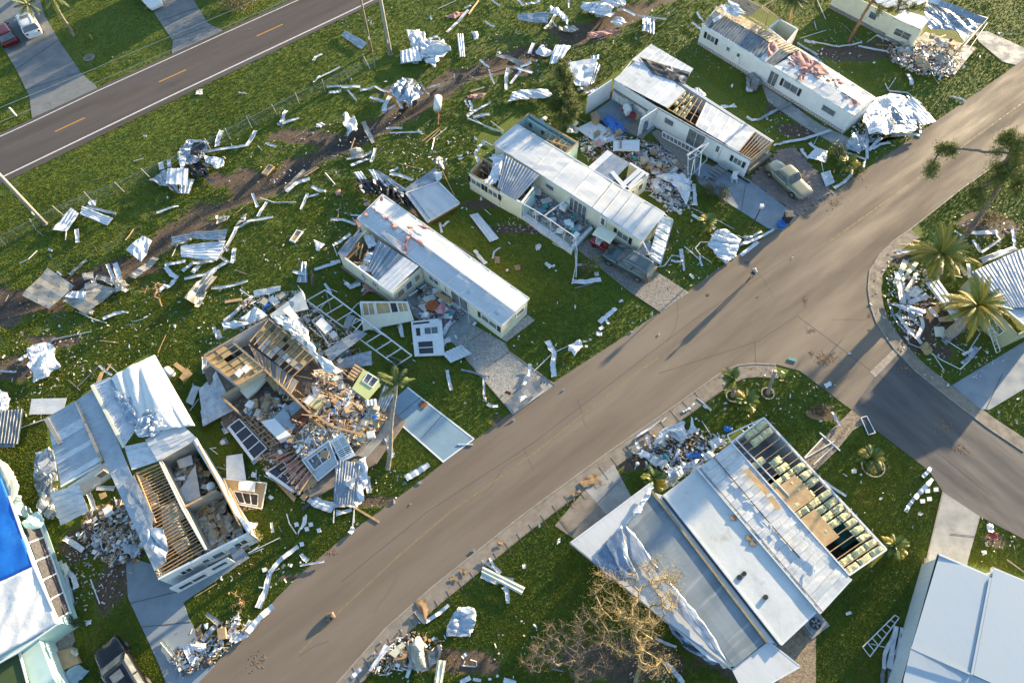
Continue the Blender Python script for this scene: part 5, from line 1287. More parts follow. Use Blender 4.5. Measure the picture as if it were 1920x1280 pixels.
car('white car cut off by the top edge on the second driveway',282,2,296,18,'car_white',4.6,1.85,1.5)
car('black car parked on the grass near the bottom left corner',238,1262,212,1218,'car_black',4.9,1.9,1.6)
c=P(1130,462);g=thing('golf_cart','red golf cart with dusty cream canopy under the long mobile home','golf cart',(c.x,c.y,.05),local=True,rz=math.atan2(-.55,.8))
loft_body([(-1.15,.5,.3,.62),(-.9,.6,.25,.75),(-.2,.62,.25,.6),(.3,.62,.25,.45),(.8,.58,.25,.62),(1.15,.42,.3,.5)]).build('body','cart_red',g,True)
MB().box(-.55,-.52,.6,-.1,.52,.78).build('seat','white_cloth',g);MB().box(-.62,-.52,.75,-.5,.52,1.15).build('seat_back','white_cloth',g)
for sx in(-.65,.75):
 for sy in(-.55,.55):MB().beam((sx,sy,.5),(sx*.85,sy,1.78),.04).build('canopy_post','black_plastic',g)
 for sy in(-.55,.55):MB().tube([(sx,sy-.08,.22),(sx,sy+.08,.22)],.22,12).build('wheel','tyre',g)
MB().grid(lambda u,v:(-.95+1.85*u,-.66+1.32*v,1.86-.09*(2*u-1)**4-.09*(2*v-1)**4),8,8,.04).build('canopy','cream_wall',g,True)
MB().beam((.35,0,.6),(.2,0,.95),.04).build('steering_column','black_plastic',g)
# ---- cyclist
def skin_body(name,verts,edges,radii,mat,parent,root=0,sub=1):
 me=bpy.data.meshes.new(name);me.from_pydata(verts,edges,[]);o=bpy.data.objects.new(name,me);COL.objects.link(o);o.parent=parent
 md=o.modifiers.new('skin','SKIN');
 for i,r in enumerate(radii):
  me.skin_vertices[0].data[i].radius=(r,r)if not isinstance(r,tuple)else r
 me.skin_vertices[0].data[root].use_root=True
 md.use_smooth_shade=True
 s=o.modifiers.new('sub','SUBSURF');s.levels=sub;s.render_levels=sub
 me.materials.append(MATS[mat]);return o
c=P(1406,524);ang=math.atan2(-.72,-.7)
b=thing('bicycle','dark bicycle ridden along the dusty road towards the bottom left','bicycle',(c.x,c.y,ZR),local=True,rz=ang)
for x_ in(-.52,.52):
 ring=[(x_+.33*math.cos(k*math.pi/10),0,.34+.33*math.sin(k*math.pi/10))for k in range(21)]
 w_=MB().tube(ring,.022,6,False).build('wheel','tyre',b)
 m=MB()
 for k in range(8):m.beam((x_,0,.34),(x_+.32*math.cos(k*.785),0,.34+.32*math.sin(k*.785)),.008)
 m.build('spokes','chrome',w_)
m=MB()
for p,q in(((-.52,0,.34),(-.15,0,.3)),((-.15,0,.3),(.38,0,.82)),((-.15,0,.3),(-.25,0,.88)),((-.25,0,.82),(.38,0,.84)),((-.52,0,.34),(-.25,0,.8)),((.52,0,.34),(.37,0,.95))):m.tube([p,q],.02,6)
m.build('frame','black_plastic',b)
MB().tube([(.28,-.28,1.02),(.37,-.15,.98),(.37,.15,.98),(.28,.28,1.02)],.016,6).build('handlebar','chrome',b)
MB().box(-.37,-.07,.88,-.1,.07,.93).build('saddle','black_plastic',b)
p_=thing('person','person in a pale shirt and dark shorts riding a bicycle on the road','person',(c.x,c.y,ZR),local=True,rz=ang)
V=[(-.22,0,.98),(-.12,0,1.2),(.02,0,1.42),(.08,0,1.5),(.12,0,1.58),(.0,.19,1.4),(.14,.24,1.18),(.29,.26,1.04),(.0,-.19,1.4),(.14,-.24,1.18),(.29,-.26,1.04),(-.18,.11,.93),(.16,.13,.82),(-.06,.12,.42),(-.1,.12,.34),(.05,.12,.31),(-.18,-.11,.93),(.12,-.13,.70),(-.12,-.12,.26),(-.16,-.12,.18),(.0,-.12,.15)]
E_=[(0,1),(1,2),(2,3),(3,4),(2,5),(5,6),(6,7),(2,8),(8,9),(9,10),(0,11),(11,12),(12,13),(13,14),(14,15),(0,16),(16,17),(17,18),(18,19),(19,20)]
RR=[.13,.135,.15,.06,.06,.06,.042,.032,.06,.042,.032,.1,.07,.045,.035,.035,.1,.07,.045,.035,.035]
body=skin_body('body',V,E_,RR,'skin',p_)
skin_body('shirt',[(-.22,0,.98),(-.12,0,1.2),(.02,0,1.42),(0,.2,1.4),(.08,.225,1.27),(0,-.2,1.4),(.08,-.225,1.27)],[(0,1),(1,2),(2,3),(3,4),(2,5),(5,6)],[.15,.155,.165,.08,.062,.08,.062],'shirt',p_)
skin_body('shorts',[(-.23,0,.97),(-.18,.11,.93),(.1,.13,.85),(-.18,-.11,.93),(.06,-.13,.76)],[(0,1),(1,2),(0,3),(3,4)],[.15,.115,.085,.115,.085],'shorts',p_)
def ball(c,r,n=10,sq=(1,1,1)):
 m=MB();vs=[];fs=[]
 for i in range(n+1):
  for k in range(n*2):a,t=math.pi*i/n,math.pi*k/n;vs.append((c[0]+r*sq[0]*math.sin(a)*math.cos(t),c[1]+r*sq[1]*math.sin(a)*math.sin(t),c[2]+r*sq[2]*math.cos(a)))
 for i in range(n):
  for k in range(n*2):k2=(k+1)%(n*2);fs.append((i*n*2+k,(i+1)*n*2+k,(i+1)*n*2+k2,i*n*2+k2))
 return m.add(vs,fs)
hd=ball((.15,0,1.67),.105,8,(.95,.8,1.15)).build('head','skin',p_,True)
MB().beam((.24,0,1.655),(.275,0,1.645),.03,.04).build('nose','skin',hd)
for s in(-1,1):ball((.235,s*.035,1.69),.014,4).build('eye','black_plastic',hd);ball((.14,s*.088,1.665),.025,4,(.8,.4,1.2)).build('ear','skin',hd)
MB().beam((.238,-.025,1.605),(.238,.025,1.605),.012).build('mouth','cart_red',hd)
ball((.135,0,1.71),.115,8,(1.0,.85,.9)).build('hat','white_cloth',p_,True)
for s in(-1,1):
 for k in range(4):MB().tube([(.29+k*.006,s*(.245+.012*k),1.045-k*.004),(.325,s*(.25+.012*k),1.035),(.325,s*(.25+.012*k),1.005)],.009,5).build('finger','skin',body)
 MB().tube([(.29,s*.235,1.04),(.31,s*.225,1.015)],.010,5).build('thumb','skin',body)
 # ---- poles, wires, fence, street furniture
def pole(label,x,y,hgt,r0,r1,mat,arm=0):
 c=P(x,y);t=thing('utility_pole',label,'pole',tuple(c),'utility poles')
 MB().tube([c-Vector((0,0,.1)),c+Vector((0,0,hgt))],[r0,r1],10).build('shaft',mat,t,True)
 MB().disc(c,r0*1.25,.08,10).build('base_collar',mat,t)
 MB().beam(c+Vector((0,-r0,1.6)),c+Vector((0,-r0,2.0)),.14,.1).build('meter_tag','white_metal',t)
 MB().beam(c+Vector((-.9,.1,hgt-.6)),c+Vector((.9,.1,hgt-.6)),.1,.1).build('crossarm','grey_wood',t)
pole('slim wooden utility pole left of the thicker grey pole at the top',697,97,11,.13,.10,'pole_wood')
pole('thick grey utility pole right of the slim one at the top',732,102,12,.22,.15,'pole_concrete')
pole('pale concrete utility pole leaning in from the left edge',85,420,12,.20,.15,'pole_concrete')
wn_=0
for lab,pts in(('upper overhead wire over the top left driveways',[(-80,235,7),(180,128,6.6),(500,-8,6.8),(650,-70,7)]),('lower overhead wire over the top left driveways',[(-80,262,7),(180,155,6.6),(540,0,6.8),(700,-65,7)])):
 single(MB().tube(PP(pts),.022,5),'overhead_wire','pole_concrete',lab,'wire',group='overhead wires')
fp=[(-25,482),(12,462),(68,432),(120,405),(175,381),(233,360),(282,334),(340,309),(395,282),(432,262),(472,240),(520,216),(561,194),(610,173),(655,150),(703,128)]
fc_=P(340,309);fn_=thing('chain_link_fence','low chain link fence with thin steel posts between the upper road and the ditch','fence',(fc_.x,fc_.y,0))
for i,(x,y)in enumerate(fp):
 a=P(x,y);tilt=Vector((random.uniform(-.25,.25),random.uniform(-.2,.2),1.5));MB().tube([a,a+tilt],.045,6).build('fence_post','pole_concrete',fn_)
 if i+1<len(fp):
  b_=P(*fp[i+1]);MB().grid(lambda u,v:tuple(lerp(a,b_,u)+Vector((0,0,.04+1.2*v))+Vector((.12*nz3(u*3+i,v*2),.12*nz3(u*3,v+i),0))),6,3).build('wire_mesh','chain_link',fn_)
  MB().tube([a+Vector((0,0,1.25)),b_+Vector((0,0,1.25))],.018,5).build('top_rail','galv_metal',fn_)
c=P(1408,428);t=thing('lamp_post','black garden lamp post with white lantern at the end of the slate driveway','lamp post',tuple(c))
MB().tube([c,c+Vector((0,0,2.9))],.05,8).build('post','black_plastic',t);MB().disc(c,.12,.1,8).build('base','black_plastic',t)
hh=c+Vector((0,0,2.9));ln=MB().box(hh.x-.13,hh.y-.13,hh.z,hh.x+.13,hh.y+.13,hh.z+.28).build('lantern','lamp_glass',t);MB().box(hh.x-.17,hh.y-.17,hh.z+.28,hh.x+.17,hh.y+.17,hh.z+.33).build('lantern_cap','lamp_glass',t)
c=P(1190,879);t=thing('lamp_post','short lamp with a white globe beside the small palm of the wide house','lamp post',tuple(c))
MB().tube([c,c+Vector((0,0,1.1))],.035,8).build('post','white_paint',t);ball(c+Vector((0,0,1.22)),.15,8).build('globe','lamp_glass',t,True)
def bin_(x,y,mat,label,sx=.34,hgt=1.0):
 c=P(x,y);t=thing('wheeled_bin',label,'bin',tuple(c),'bins at the slate driveway')
 m=MB();a=sx*.8;m.hexa([c+Vector(v)for v in((-a,-a,0),(a,-a,0),(a,a,0),(-a,a,0),(-sx,-sx,hgt),(sx,-sx,hgt),(sx,sx,hgt),(-sx,sx,hgt))]);m.build('bin_body',mat,t)
 MB().box(c.x-sx-.04,c.y-sx-.04,hgt,c.x+sx+.04,c.y+sx+.06,hgt+.07).build('lid',mat,t)
 for s in(-1,1):MB().tube([(c.x+s*sx*.8,c.y+sx,.1),(c.x+s*sx*.8+.05,c.y+sx,.1)],.1,10).build('wheel','tyre',t)
bin_(1473,415,'black_plastic','black wheeled bin at the kerb end of the slate driveway');bin_(1463,425,'blue_plastic','blue low bin beside the black wheeled bin',.28,.4)
def cover(x,y,r,mat,name,label,ring='gutter_concrete'):
 c=P(x,y,ZR+.002 if name!='septic_lid' else .03);t=thing(name,label,'cover',tuple(c))
 m=MB()
 for k in range(24):
  a0,a1=k*math.pi/12,(k+1)*math.pi/12;q=[c+Vector((math.cos(a)*rr,math.sin(a)*rr,.012))for a,rr in((a0,r),(a1,r),(a1,r*.8),(a0,r*.8))];m.add(q,[(0,1,2,3)])
 m.build('ring',ring,t);MB().disc(c,r*.78,.008,24).build('lid',mat,t)
 for k in range(-2,3):MB().beam(c+Vector((-r*.5,k*r*.22,.014)),c+Vector((r*.5,k*r*.22,.014)),.03,.012).build('rib','tar_seam',t)
cover(1401,495,.32,'asphalt_side','manhole_cover','round manhole cover in the road just above the cyclist','tar_seam')
cover(1327,553,.16,'tar_seam','drain_cover','small dark drain cover near the road edge left of the cyclist','tar_seam')
cover(167,108,.62,'gutter_concrete','septic_lid','round concrete lid in the lawn between the top left driveways')
c=P(31,218);single(MB().tube([c,c+Vector((-.05,.02,1.1))],.09,8),'marker_post','white_paint','white marker post standing beside the upper road at the left edge','post')
c=P(173,74);t=thing('hydrant','small dull yellow hydrant on the shaded lawn between the driveways','hydrant',tuple(c))
MB().tube([c,c+Vector((0,0,.5)),c+Vector((0,0,.62))],[.11,.11,.05],10).build('barrel','foliage_gold',t);MB().beam(c+Vector((-.18,0,.38)),c+Vector((.18,0,.38)),.09).build('nozzle','foliage_gold',t)
c=P(618,1155,ZR);single(MB().tube([c+Vector((-.15,0,.1)),c+Vector((.2,.12,.18)),c+Vector((.35,-.1,.08))],[.16,.2,.12],7).box(c.x-.2,c.y-.3,c.z,c.x+.1,c.y-.1,c.z+.2),'debris_lump','bark','dark brown lump lying on the empty road near the bottom','debris')
reg(single(MB().prism(PP([(1479,669),(1494,672),(1493,678),(1478,674)],.1),.03),'street_sign','teal_plastic','','sign'),'fallen teal street sign blade lying on the road',1486,673,'sign')
t=thing('sign_frame','dark board with white outline lying at the corner of the side street','sign',tuple(P(1627,797)))
q=PP([(1614,783),(1625,780),(1641,811),(1628,815)],.12);MB().prism(q,.05).build('board','screen_mesh',t)
for a,b_ in zip(q,q[1:]+q[:1]):MB().beam(a+Vector((0,0,.02)),b_+Vector((0,0,.02)),.06,.05).build('frame','white_paint',t)
# ================================================================== VEGETATION
def frond(L,droop,wl,seed,up=.3,nleaf=22,dense=1.0,vee=.35):
 """one feather frond along +X, leaflets as thin folded blades"""
 r=random.Random(seed);mb=MB();n=9;pts=[]
 for i in range(n+1):
  t=i/n;pts.append(Vector((L*t*math.cos(up*(1-t)),0,L*(math.sin(up)*t-droop*t*t))))
 mb.tube(pts,[.035*(1-i/n*.8)for i in range(n+1)],3,False)
 for k in range(nleaf):
  t=.12+.88*(k+.5)/nleaf;f=t*n;i=min(n-1,int(f));p=lerp(pts[i],pts[i+1],f-i);d=(pts[i+1]-pts[i]).normalized()
  ll=wl*(math.sin(math.pi*min(1,t*.9+.12))**.6)*r.uniform(.8,1.1)
  for s in(-1,1):
   side=Vector((0,s,0));e=p+d*ll*.55+side*ll*.8+Vector((0,0,-ll*vee*r.uniform(.5,1.3)))
   w=d*.026*dense;mb.add([p-w,p+w,lerp(p,e,.6)+w*.9+Vector((0,0,.02)),e],[(0,1,2,3)])
 return mb
FR={}
def fronds(key,L,droop,wl,mats,n=4,**k):
 FR[key]=[frond(L,droop*(.8+.15*i),wl,i+hash(key)%7 if False else i*13+len(key),up=.75-.28*i,**k).mesh('frond',mats[i%len(mats)])for i in range(n)]
fronds('date',2.25,.42,.42,['palm_green','palm_gold','palm_green','palm_gold'],nleaf=34)
fronds('tall',1.6,.55,.5,['foliage_mid','foliage_dark','palm_green','foliage_mid'],nleaf=26)
fronds('small',.85,.4,.33,['palm_fresh','palm_green','palm_gold','palm_fresh'],nleaf=18)
def palm(label,top,base,key,n,r=.2,sc=1.0,wind=None,elev=(-.9,.75),trunkmat='palm_trunk',mat=None,spread=6.283,a0=0,name='palm_tree'):
 B=P(*base)if len(base)==3 else P(base[0],base[1],0);T=P(*top)
 t=thing(name,label,'palm',(B.x,B.y,B.z),local=False)
 if(T-B).length>.3:
  pts=[lerp(B,T,i/10)+Vector((.06*math.sin(i*.8),.05*math.cos(i*.7),0))*(1 if 0<i<10 else 0)for i in range(11)]
  m=MB();seg=[];rs=[]
  for i in range(10):
   for k in(0,.5):seg.append(lerp(pts[i],pts[i+1],k));rs.append(r*(1.25-.4*i/10)*(1.08 if k else .96))
  seg.append(pts[-1]);rs.append(r*1.1);m.tube(seg,rs,10);m.build('trunk',trunkmat,t)
 rnd=random.Random(int(top[0]*7+top[1]))
 for k in range(n):
  me=FR[key][k%4]
  if mat and k%3:me=me
  o=bpy.data.objects.new('frond',me);COL.objects.link(o);o.parent=t
  u=k/n;el=elev[0]+(elev[1]-elev[0])*(u**.8);az=a0+(k*2.39996)%spread
  if wind is not None:
   dv=(az-wind+math.pi)%(2*math.pi)-math.pi;az=wind+dv*.55
  o.location=(T.x-B.x,T.y-B.y,T.z-B.z+.05);o.rotation_euler=(rnd.uniform(-.5,.5),-el+rnd.uniform(-.15,.15),az+rnd.uniform(-.15,.15));s=sc*rnd.uniform(.8,1.15)*(.88 if key=='small' else 1);o.scale=(s,s,s)
 return t
palm('tallest spread golden date palm beside the kerb curve, the upper of two',(1762,476,4.2),(1756,512),'date',62,.32,1.12)
palm('golden date palm leaning over the olive house roof, the lower of two',(1832,574,4.4),(1778,628),'date',58,.34,1.08)
palm('tall palm with wind-torn crown and pale bare trunk at the blue driveway',(742,722,5.5),(727,880),'tall',26,.15,.85,wind=2.2)
palm('pale trunked palm with green crown near the top edge behind the longest home',(1491,2,3.6),(1478,46),'tall',26,.15,.9,trunkmat='raw_wood')
palm('small bright palm clump on the lawn beside the lamp post',(1325,418,.9),(1325,424),'small',26,.1,1.25,name='small_palm')
palm('small palm in a round bed near the side street',(1634,858,.9),(1634,868),'small',30,.16,1.3,name='small_palm')
palm('small bright palm at the corner of the open joist roof',(1678,1022,.8),(1678,1030),'small',26,.1,1.2,name='small_palm')
palm('small palm squeezed between the lamp globe and the wide house',(1226,898,1.2),(1226,906),'small',28,.1,1.25,name='small_palm')
palm('dark young palm on the corner island nearest the open joists',(1400,752,1.0),(1400,762),'small',24,.1,1.3,name='small_palm')
palm('stunted palm with fronds blown sideways on the corner island',(1376,712,1.9),(1373,743),'small',22,.12,1.35,wind=2.7,name='small_palm')
palm('fan palm beside the wrecked awning, nearest the beige saloon',(1590,305,1.0),(1588,318),'small',30,.12,1.3,name='small_palm')
palm('leaning palm trunk on the top left lawn, its crown cut by the frame',(96,-6,5.5),(139,68),'tall',18,.11,1.1,trunkmat='palm_trunk')
palm('palm crown reaching over the white family car',(52,10,3.4),(66,-30),'tall',16,.13,.9)
c=P(1439,738);T=P(1454,695,2.0);t=thing('broken_palm_trunk','headless palm trunk standing in a stone ring on the corner island','palm trunk',tuple(c))
MB().tube([lerp(c,T,i/6)for i in range(7)],[.17,.15,.14,.14,.13,.13,.15],9).build('trunk','palm_trunk',t)
for(x,y,r_)in((1373,743,.5),(1439,738,.5),(1636,874,.85)):
 c=P(x,y,.0);t2=thing('edging_ring',f"stone edging ring round the {'bed of the small palm near the side street' if x > 1600 else 'blown palm' if x < 1400 else 'headless palm trunk'}",'edging',tuple(c))
 for k in range(14):a=k*.4488;MB().beam(c+Vector((math.cos(a)*r_,math.sin(a)*r_,.06)),c+Vector((math.cos(a+.4)*r_,math.sin(a+.4)*r_,.06)),.1,.12).build('stone','curb_concrete',t2)
def leafcloud(mb,c,rad,n,size,rnd,shell=.35,droop=.3,elong=1.6):
 for _ in range(n):
  d=Vector((rnd.gauss(0,1),rnd.gauss(0,1),rnd.gauss(0,1))).normalized();f=rnd.uniform(shell,1)**.6
  f*=1+.25*nz3(d.x*2.2+c[0],d.y*2.2+c[1],d.z*2.2)
  p=Vector((c[0]+d.x*rad[0]*f,c[1]+d.y*rad[1]*f,max(.05,c[2]+d.z*rad[2]*f)))
  a=Vector((rnd.gauss(0,1),rnd.gauss(0,1),rnd.gauss(0,1)-droop)).normalized()*size*rnd.uniform(.6,1.3)
  b=a.cross(Vector((rnd.gauss(0,1),rnd.gauss(0,1),rnd.gauss(0,1)))).normalized()*size/elong*.6
  mb.add([p,p+a*.5+b,p+a,p+a*.5-b],[(0,1,2,3)])
def bush(label,x,y,rx,ry,h,mats,n=900,size=.09,name='bush',lumps=5,cat='bush'):
 c=P(x,y,0);wx=abs(P(x+rx,y).x-c.x);wy=abs(P(x,y-ry).y-c.y);rnd=random.Random(int(x*3+y))
 t=thing(name,label,cat,tuple(c));st=MB()
 for i,m_ in enumerate(mats):
  mb=MB()
  for k in range(lumps):
   a=rnd.uniform(0,6.28);f=rnd.uniform(0,.65)
   leafcloud(mb,(c.x+math.cos(a)*wx*f,c.y+math.sin(a)*wy*f,h*rnd.uniform(.4,.62)),(wx*.5,wy*.5,h*.42),n//(lumps*len(mats)),size,rnd)
  mb.build('foliage',m_,t)
 for k in range(7):a=rnd.uniform(0,6.28);st.tube([c,c+Vector((math.cos(a)*wx*.5,math.sin(a)*wy*.5,h*.8))],[.03,.01],4)
 st.build('stems','bark',t);return t
bush('round brown-green shrub, left of the pair by the slate driveway',1325,366,15,17,1.4,['foliage_dark','foliage_olive'],1500)
bush('round brown-green shrub, right of the pair by the slate driveway',1350,375,17,19,1.5,['foliage_olive','foliage_dark'],1600)
bush('dark shrub against the wrecked white awning at the paver driveway',1568,300,20,24,1.7,['foliage_mid','foliage_dark'],2000)
bush('tall brown dry shrub at the top edge beside the second driveway',452,10,42,26,1.9,['foliage_olive','dead_leaf','foliage_dark'],4200,.11,lumps=9)
bush('low olive shrub in front of the stone driveway',1103,505,25,22,1.2,['foliage_pale','foliage_olive'],1500,.1)
bush('shrub growing through the fallen railing right of the folded home',479,1010,18,18,1.1,['foliage_gold','foliage_olive'],900)
bush('dark shrub beside the screened porch of the tarp house',145,1168,20,20,1.2,['foliage_dark'],900)
bush('small flattened brown shrub on the corner island near the road',1535,770,26,18,.6,['foliage_olive','dead_leaf'],1400)
bush('ragged low shrub among the wreck near the road at the beige saloon',1605,320,22,14,.8,['foliage_gold','foliage_mid'],900)
bush('yellowish shrub at the foot of the leaning pine',1850,410,32,16,.9,['foliage_gold','foliage_olive'],1500)
bush('planter shrub in the ruined front bed of the flattened house',705,810,16,22,.6,['foliage_gold','foliage_mid'],600)
bush('leafy weeds under the torn frames beside the tall palm',748,690,26,16,.8,['foliage_dark','foliage_mid'],1400)
def tree(label,base,trunk,targets,barkm,leafm=None,nleaf=0,lsize=.08,rt=.012,name='bare_tree',tuft=0,twigs=3,seed=1,twl=.5,exp=.42,cat='tree',needle=False,sides=5):
 """branches grow to each target from the nearest wood already there"""
 rnd=random.Random(seed);B=P(*base)if len(base)==3 else P(base[0],base[1],0)
 t=thing(name,label,cat,(B.x,B.y,B.z))
 nodes=[B];par=[-1]
 def grow(i,q,wob=.12):
  a=nodes[i];L=(q-a).length;n=max(2,int(L/.45));sag=rnd.uniform(-.1,.25)*L
  for k in range(1,n+1):
   f=k/n;p=lerp(a,q,f)+Vector((0,0,sag*f*(1-f)))
   if k<n:p+=Vector((rnd.gauss(0,1),rnd.gauss(0,1),rnd.gauss(0,1)))*wob*.45
   nodes.append(p);par.append(i);i=len(nodes)-1
  return i
 i=0
 for q in trunk:i=grow(i,P(*q),.05)
 ntrunk=len(nodes)
 tg=[P(*q)for q in targets];tg.sort(key=lambda p:(p-nodes[ntrunk-1]).length);tips=[]
 for q in tg:
  best=min(range(len(nodes)),key=lambda k:(nodes[k]-q).length+(2.5 if k<ntrunk*.35 else 0));tips.append(grow(best,q))
 if twigs:
  for k in list(range(ntrunk,len(nodes))):
   for _ in range(twigs if rnd.random()<.75 else 1):
    d=Vector((rnd.gauss(0,1),rnd.gauss(0,1),rnd.gauss(.5,.7))).normalized();nodes.append(nodes[k]+d*twl*rnd.uniform(.4,1.2));par.append(k)
 cnt=[0]*len(nodes)
 for k in range(len(nodes)-1,0,-1):cnt[k]+=1;cnt[par[k]]+=cnt[k]
 w=MB();br=MB()
 for k in range(1,len(nodes)):
  a,b_=nodes[par[k]],nodes[k];ra,rb=rt*max(1,cnt[par[k]])**exp,rt*max(1,cnt[k])**exp
  ra=min(ra,rb*1.5)
  (w if k<ntrunk else br).tube([a,b_],[ra,rb*.9],(7 if k<ntrunk else 4 if rb>rt*2 else 3),False)
 w.build('trunk',barkm,t,True)
 o=br.build('branches',barkm,t);o['kind']='stuff'
 if leafm:
  ms=leafm if isinstance(leafm,list)else[leafm]
  for j,lm in enumerate(ms):
   mb=MB()
   for _ in range(nleaf//len(ms)):
    p=nodes[rnd.choice(tips)if name=='pine_tree' else rnd.randrange(ntrunk,len(nodes))]+Vector((rnd.gauss(0,1),rnd.gauss(0,1),rnd.gauss(0,1)))*(tuft or .2)
    if needle:
     for s in range(7):
      d=Vector((rnd.gauss(0,1),rnd.gauss(0,1),rnd.gauss(.4,.8))).normalized()*lsize;e=d.cross(Vector((rnd.random(),rnd.random(),rnd.random()))).normalized()*.014;mb.add([p-e,p+e,p+d],[(0,1,2)])
    else:
     a=Vector((rnd.gauss(0,1),rnd.gauss(0,1),rnd.gauss(0,1))).normalized()*lsize;e=a.cross(Vector((rnd.random(),rnd.random(),1))).normalized()*lsize*.35;mb.add([p,p+a*.5+e,p+a,p+a*.5-e],[(0,1,2,3)])
   o=mb.build('foliage',lm,t);o['kind']='stuff'
 return t
rr_=random.Random(4)
def cloudpts(regions):
 out=[]
 for(x,y,rx,ry,z0,z1,n)in regions:
  for _ in range(n):
   a=rr_.uniform(0,6.28);f=math.sqrt(rr_.random());out.append((x+math.cos(a)*rx*f,y+math.sin(a)*ry*f,rr_.uniform(z0,z1)))
 return out
tree('golden leafless tree spreading over the torn carport roof at the bottom',(1190,1290),[(1200,1240,2),(1205,1210,3)],cloudpts([(1215,1120,60,62,3.2,6.5,70),(1180,1185,60,50,2.5,6,60),(1130,1110,32,45,2.5,5.5,34),(1225,1235,40,40,2,5,30),(1245,1065,34,34,4,6.5,24)]),'bare_bark',['foliage_gold','foliage_olive'],4500,.06,.0055,twigs=6,exp=.42,seed=3,tuft=.25)
tree('grey-brown leafless tree left of the golden one at the bottom edge',(1075,1335),[(1080,1290,1.5),(1082,1270,2.4)],cloudpts([(1050,1210,55,48,2,5,64),(1105,1180,45,45,2.5,5,40),(1015,1240,35,30,1.5,4,34),(1110,1250,45,30,2,4,40)]),'bark','foliage_olive',600,.06,.0045,twigs=6,exp=.42,seed=5)
tree('leaning pine with tufted needles at the right edge above the date palms',(1808,446),[(1840,400,1.8),(1862,368,3.4),(1880,334,5.5),(1888,300,7),(1900,270,8.5)],cloudpts([(1885,268,34,26,7.5,9.5,12),(1776,283,14,14,6,7,6),(1748,318,9,9,5,6,4),(1905,310,22,28,6,8.5,9),(1862,325,24,20,4.5,6.5,8),(1835,365,16,18,4,5.5,6),(1915,350,20,20,4,6,7)]),'bark',['foliage_pale','foliage_pale','foliage_mid'],7000,.24,.02,'pine_tree',.26,2,6,.4,.42,'pine',True)
tree('bare red trunk pine leaning in the yard by the cream top right house',(1591,80),[(1604,55,2.5),(1622,22,5),(1640,-5,7.2)],cloudpts([(1700,12,26,10,7,8,6),(1660,20,14,8,6,7,4),(1650,-20,40,14,8,9.5,10),(1600,-25,20,10,8,9,5)]),'pine_bark',['foliage_pale','foliage_mid'],1500,.24,.045,'pine_tree',.18,1,8,.35,.26,'pine',True)
tree('sparse olive evergreen with drooping boughs behind the long mobile home',(1066,246),[(1063,215,1.6),(1060,170,4.2)],cloudpts([(1058,165,17,34,2.2,4.8,22),(1060,205,26,30,1,3,30),(1056,130,8,14,4.5,5.6,8)]),'bark',['foliage_mid','foliage_mid','foliage_pale'],15000,.22,.012,'evergreen_tree',.16,3,11,.35,.42,'tree',True)
tree('dead twiggy shrub standing alone on the grass above the flattened house',(303,575),[(298,560,.5)],cloudpts([(285,545,17,20,.8,1.8,14),(295,540,8,18,1,2,5)]),'dead_leaf',None,0,.1,.012,'dead_shrub',0,3,13,.3,cat='shrub')
tree('fallen leafless branch on the shaded lawn near the bottom left road edge',(450,1135),[(448,1128,.2)],cloudpts([(450,1120,14,20,.2,.5,8),(445,1140,16,8,.1,.4,6)]),'dead_leaf',None,0,.1,.012,'fallen_branch',0,2,15,.3,cat='branch')
tree('broken snag of a trunk standing behind the flattened house',(587,535),[(586,528,.4),(584,520,.8)],[(583,512,1.0),(590,515,.9)],'bark',None,0,.1,.05,'tree_stump',0,1,16,.3,cat='stump')
def off_tree(label,x,y,h,r,seed,n=2600):
 c=Vector((x,y,0));rnd=random.Random(seed);t=thing('shade_tree',label,'tree',tuple(c),'trees standing beyond the picture edge')
 MB().tube([c,c+Vector((.2,.1,h*.5)),c+Vector((0,.3,h*.8))],[.28,.2,.1],8).build('trunk','bark',t);mb=MB()
 for k in range(9):
  a=rnd.uniform(0,6.28);f=rnd.uniform(.1,.6)*r;leafcloud(mb,(x+math.cos(a)*f,y+math.sin(a)*f,h*rnd.uniform(.55,.88)),(r*.45,r*.45,h*.18),n//9,.32,rnd)
 o=mb.build('foliage','foliage_dark',t);o['kind']='stuff'
for i,(x,y,h_,r_,w_)in enumerate(((-36.3,87.1,5.8,2.6,'broad'),(-31.8,75.3,5.0,1.6,'slender'),(-37.6,76.9,4.4,1.3,'shortest'),(-23.4,87.0,6.2,2.6,'tallest'),(-20.2,88.1,5.6,1.8,'rightmost'),(-28.3,86.6,6.1,2.2,'middle'))):off_tree(f"{w_} shade tree standing beyond the upper road, outside the top edge",x,y,h_,r_,i+3)
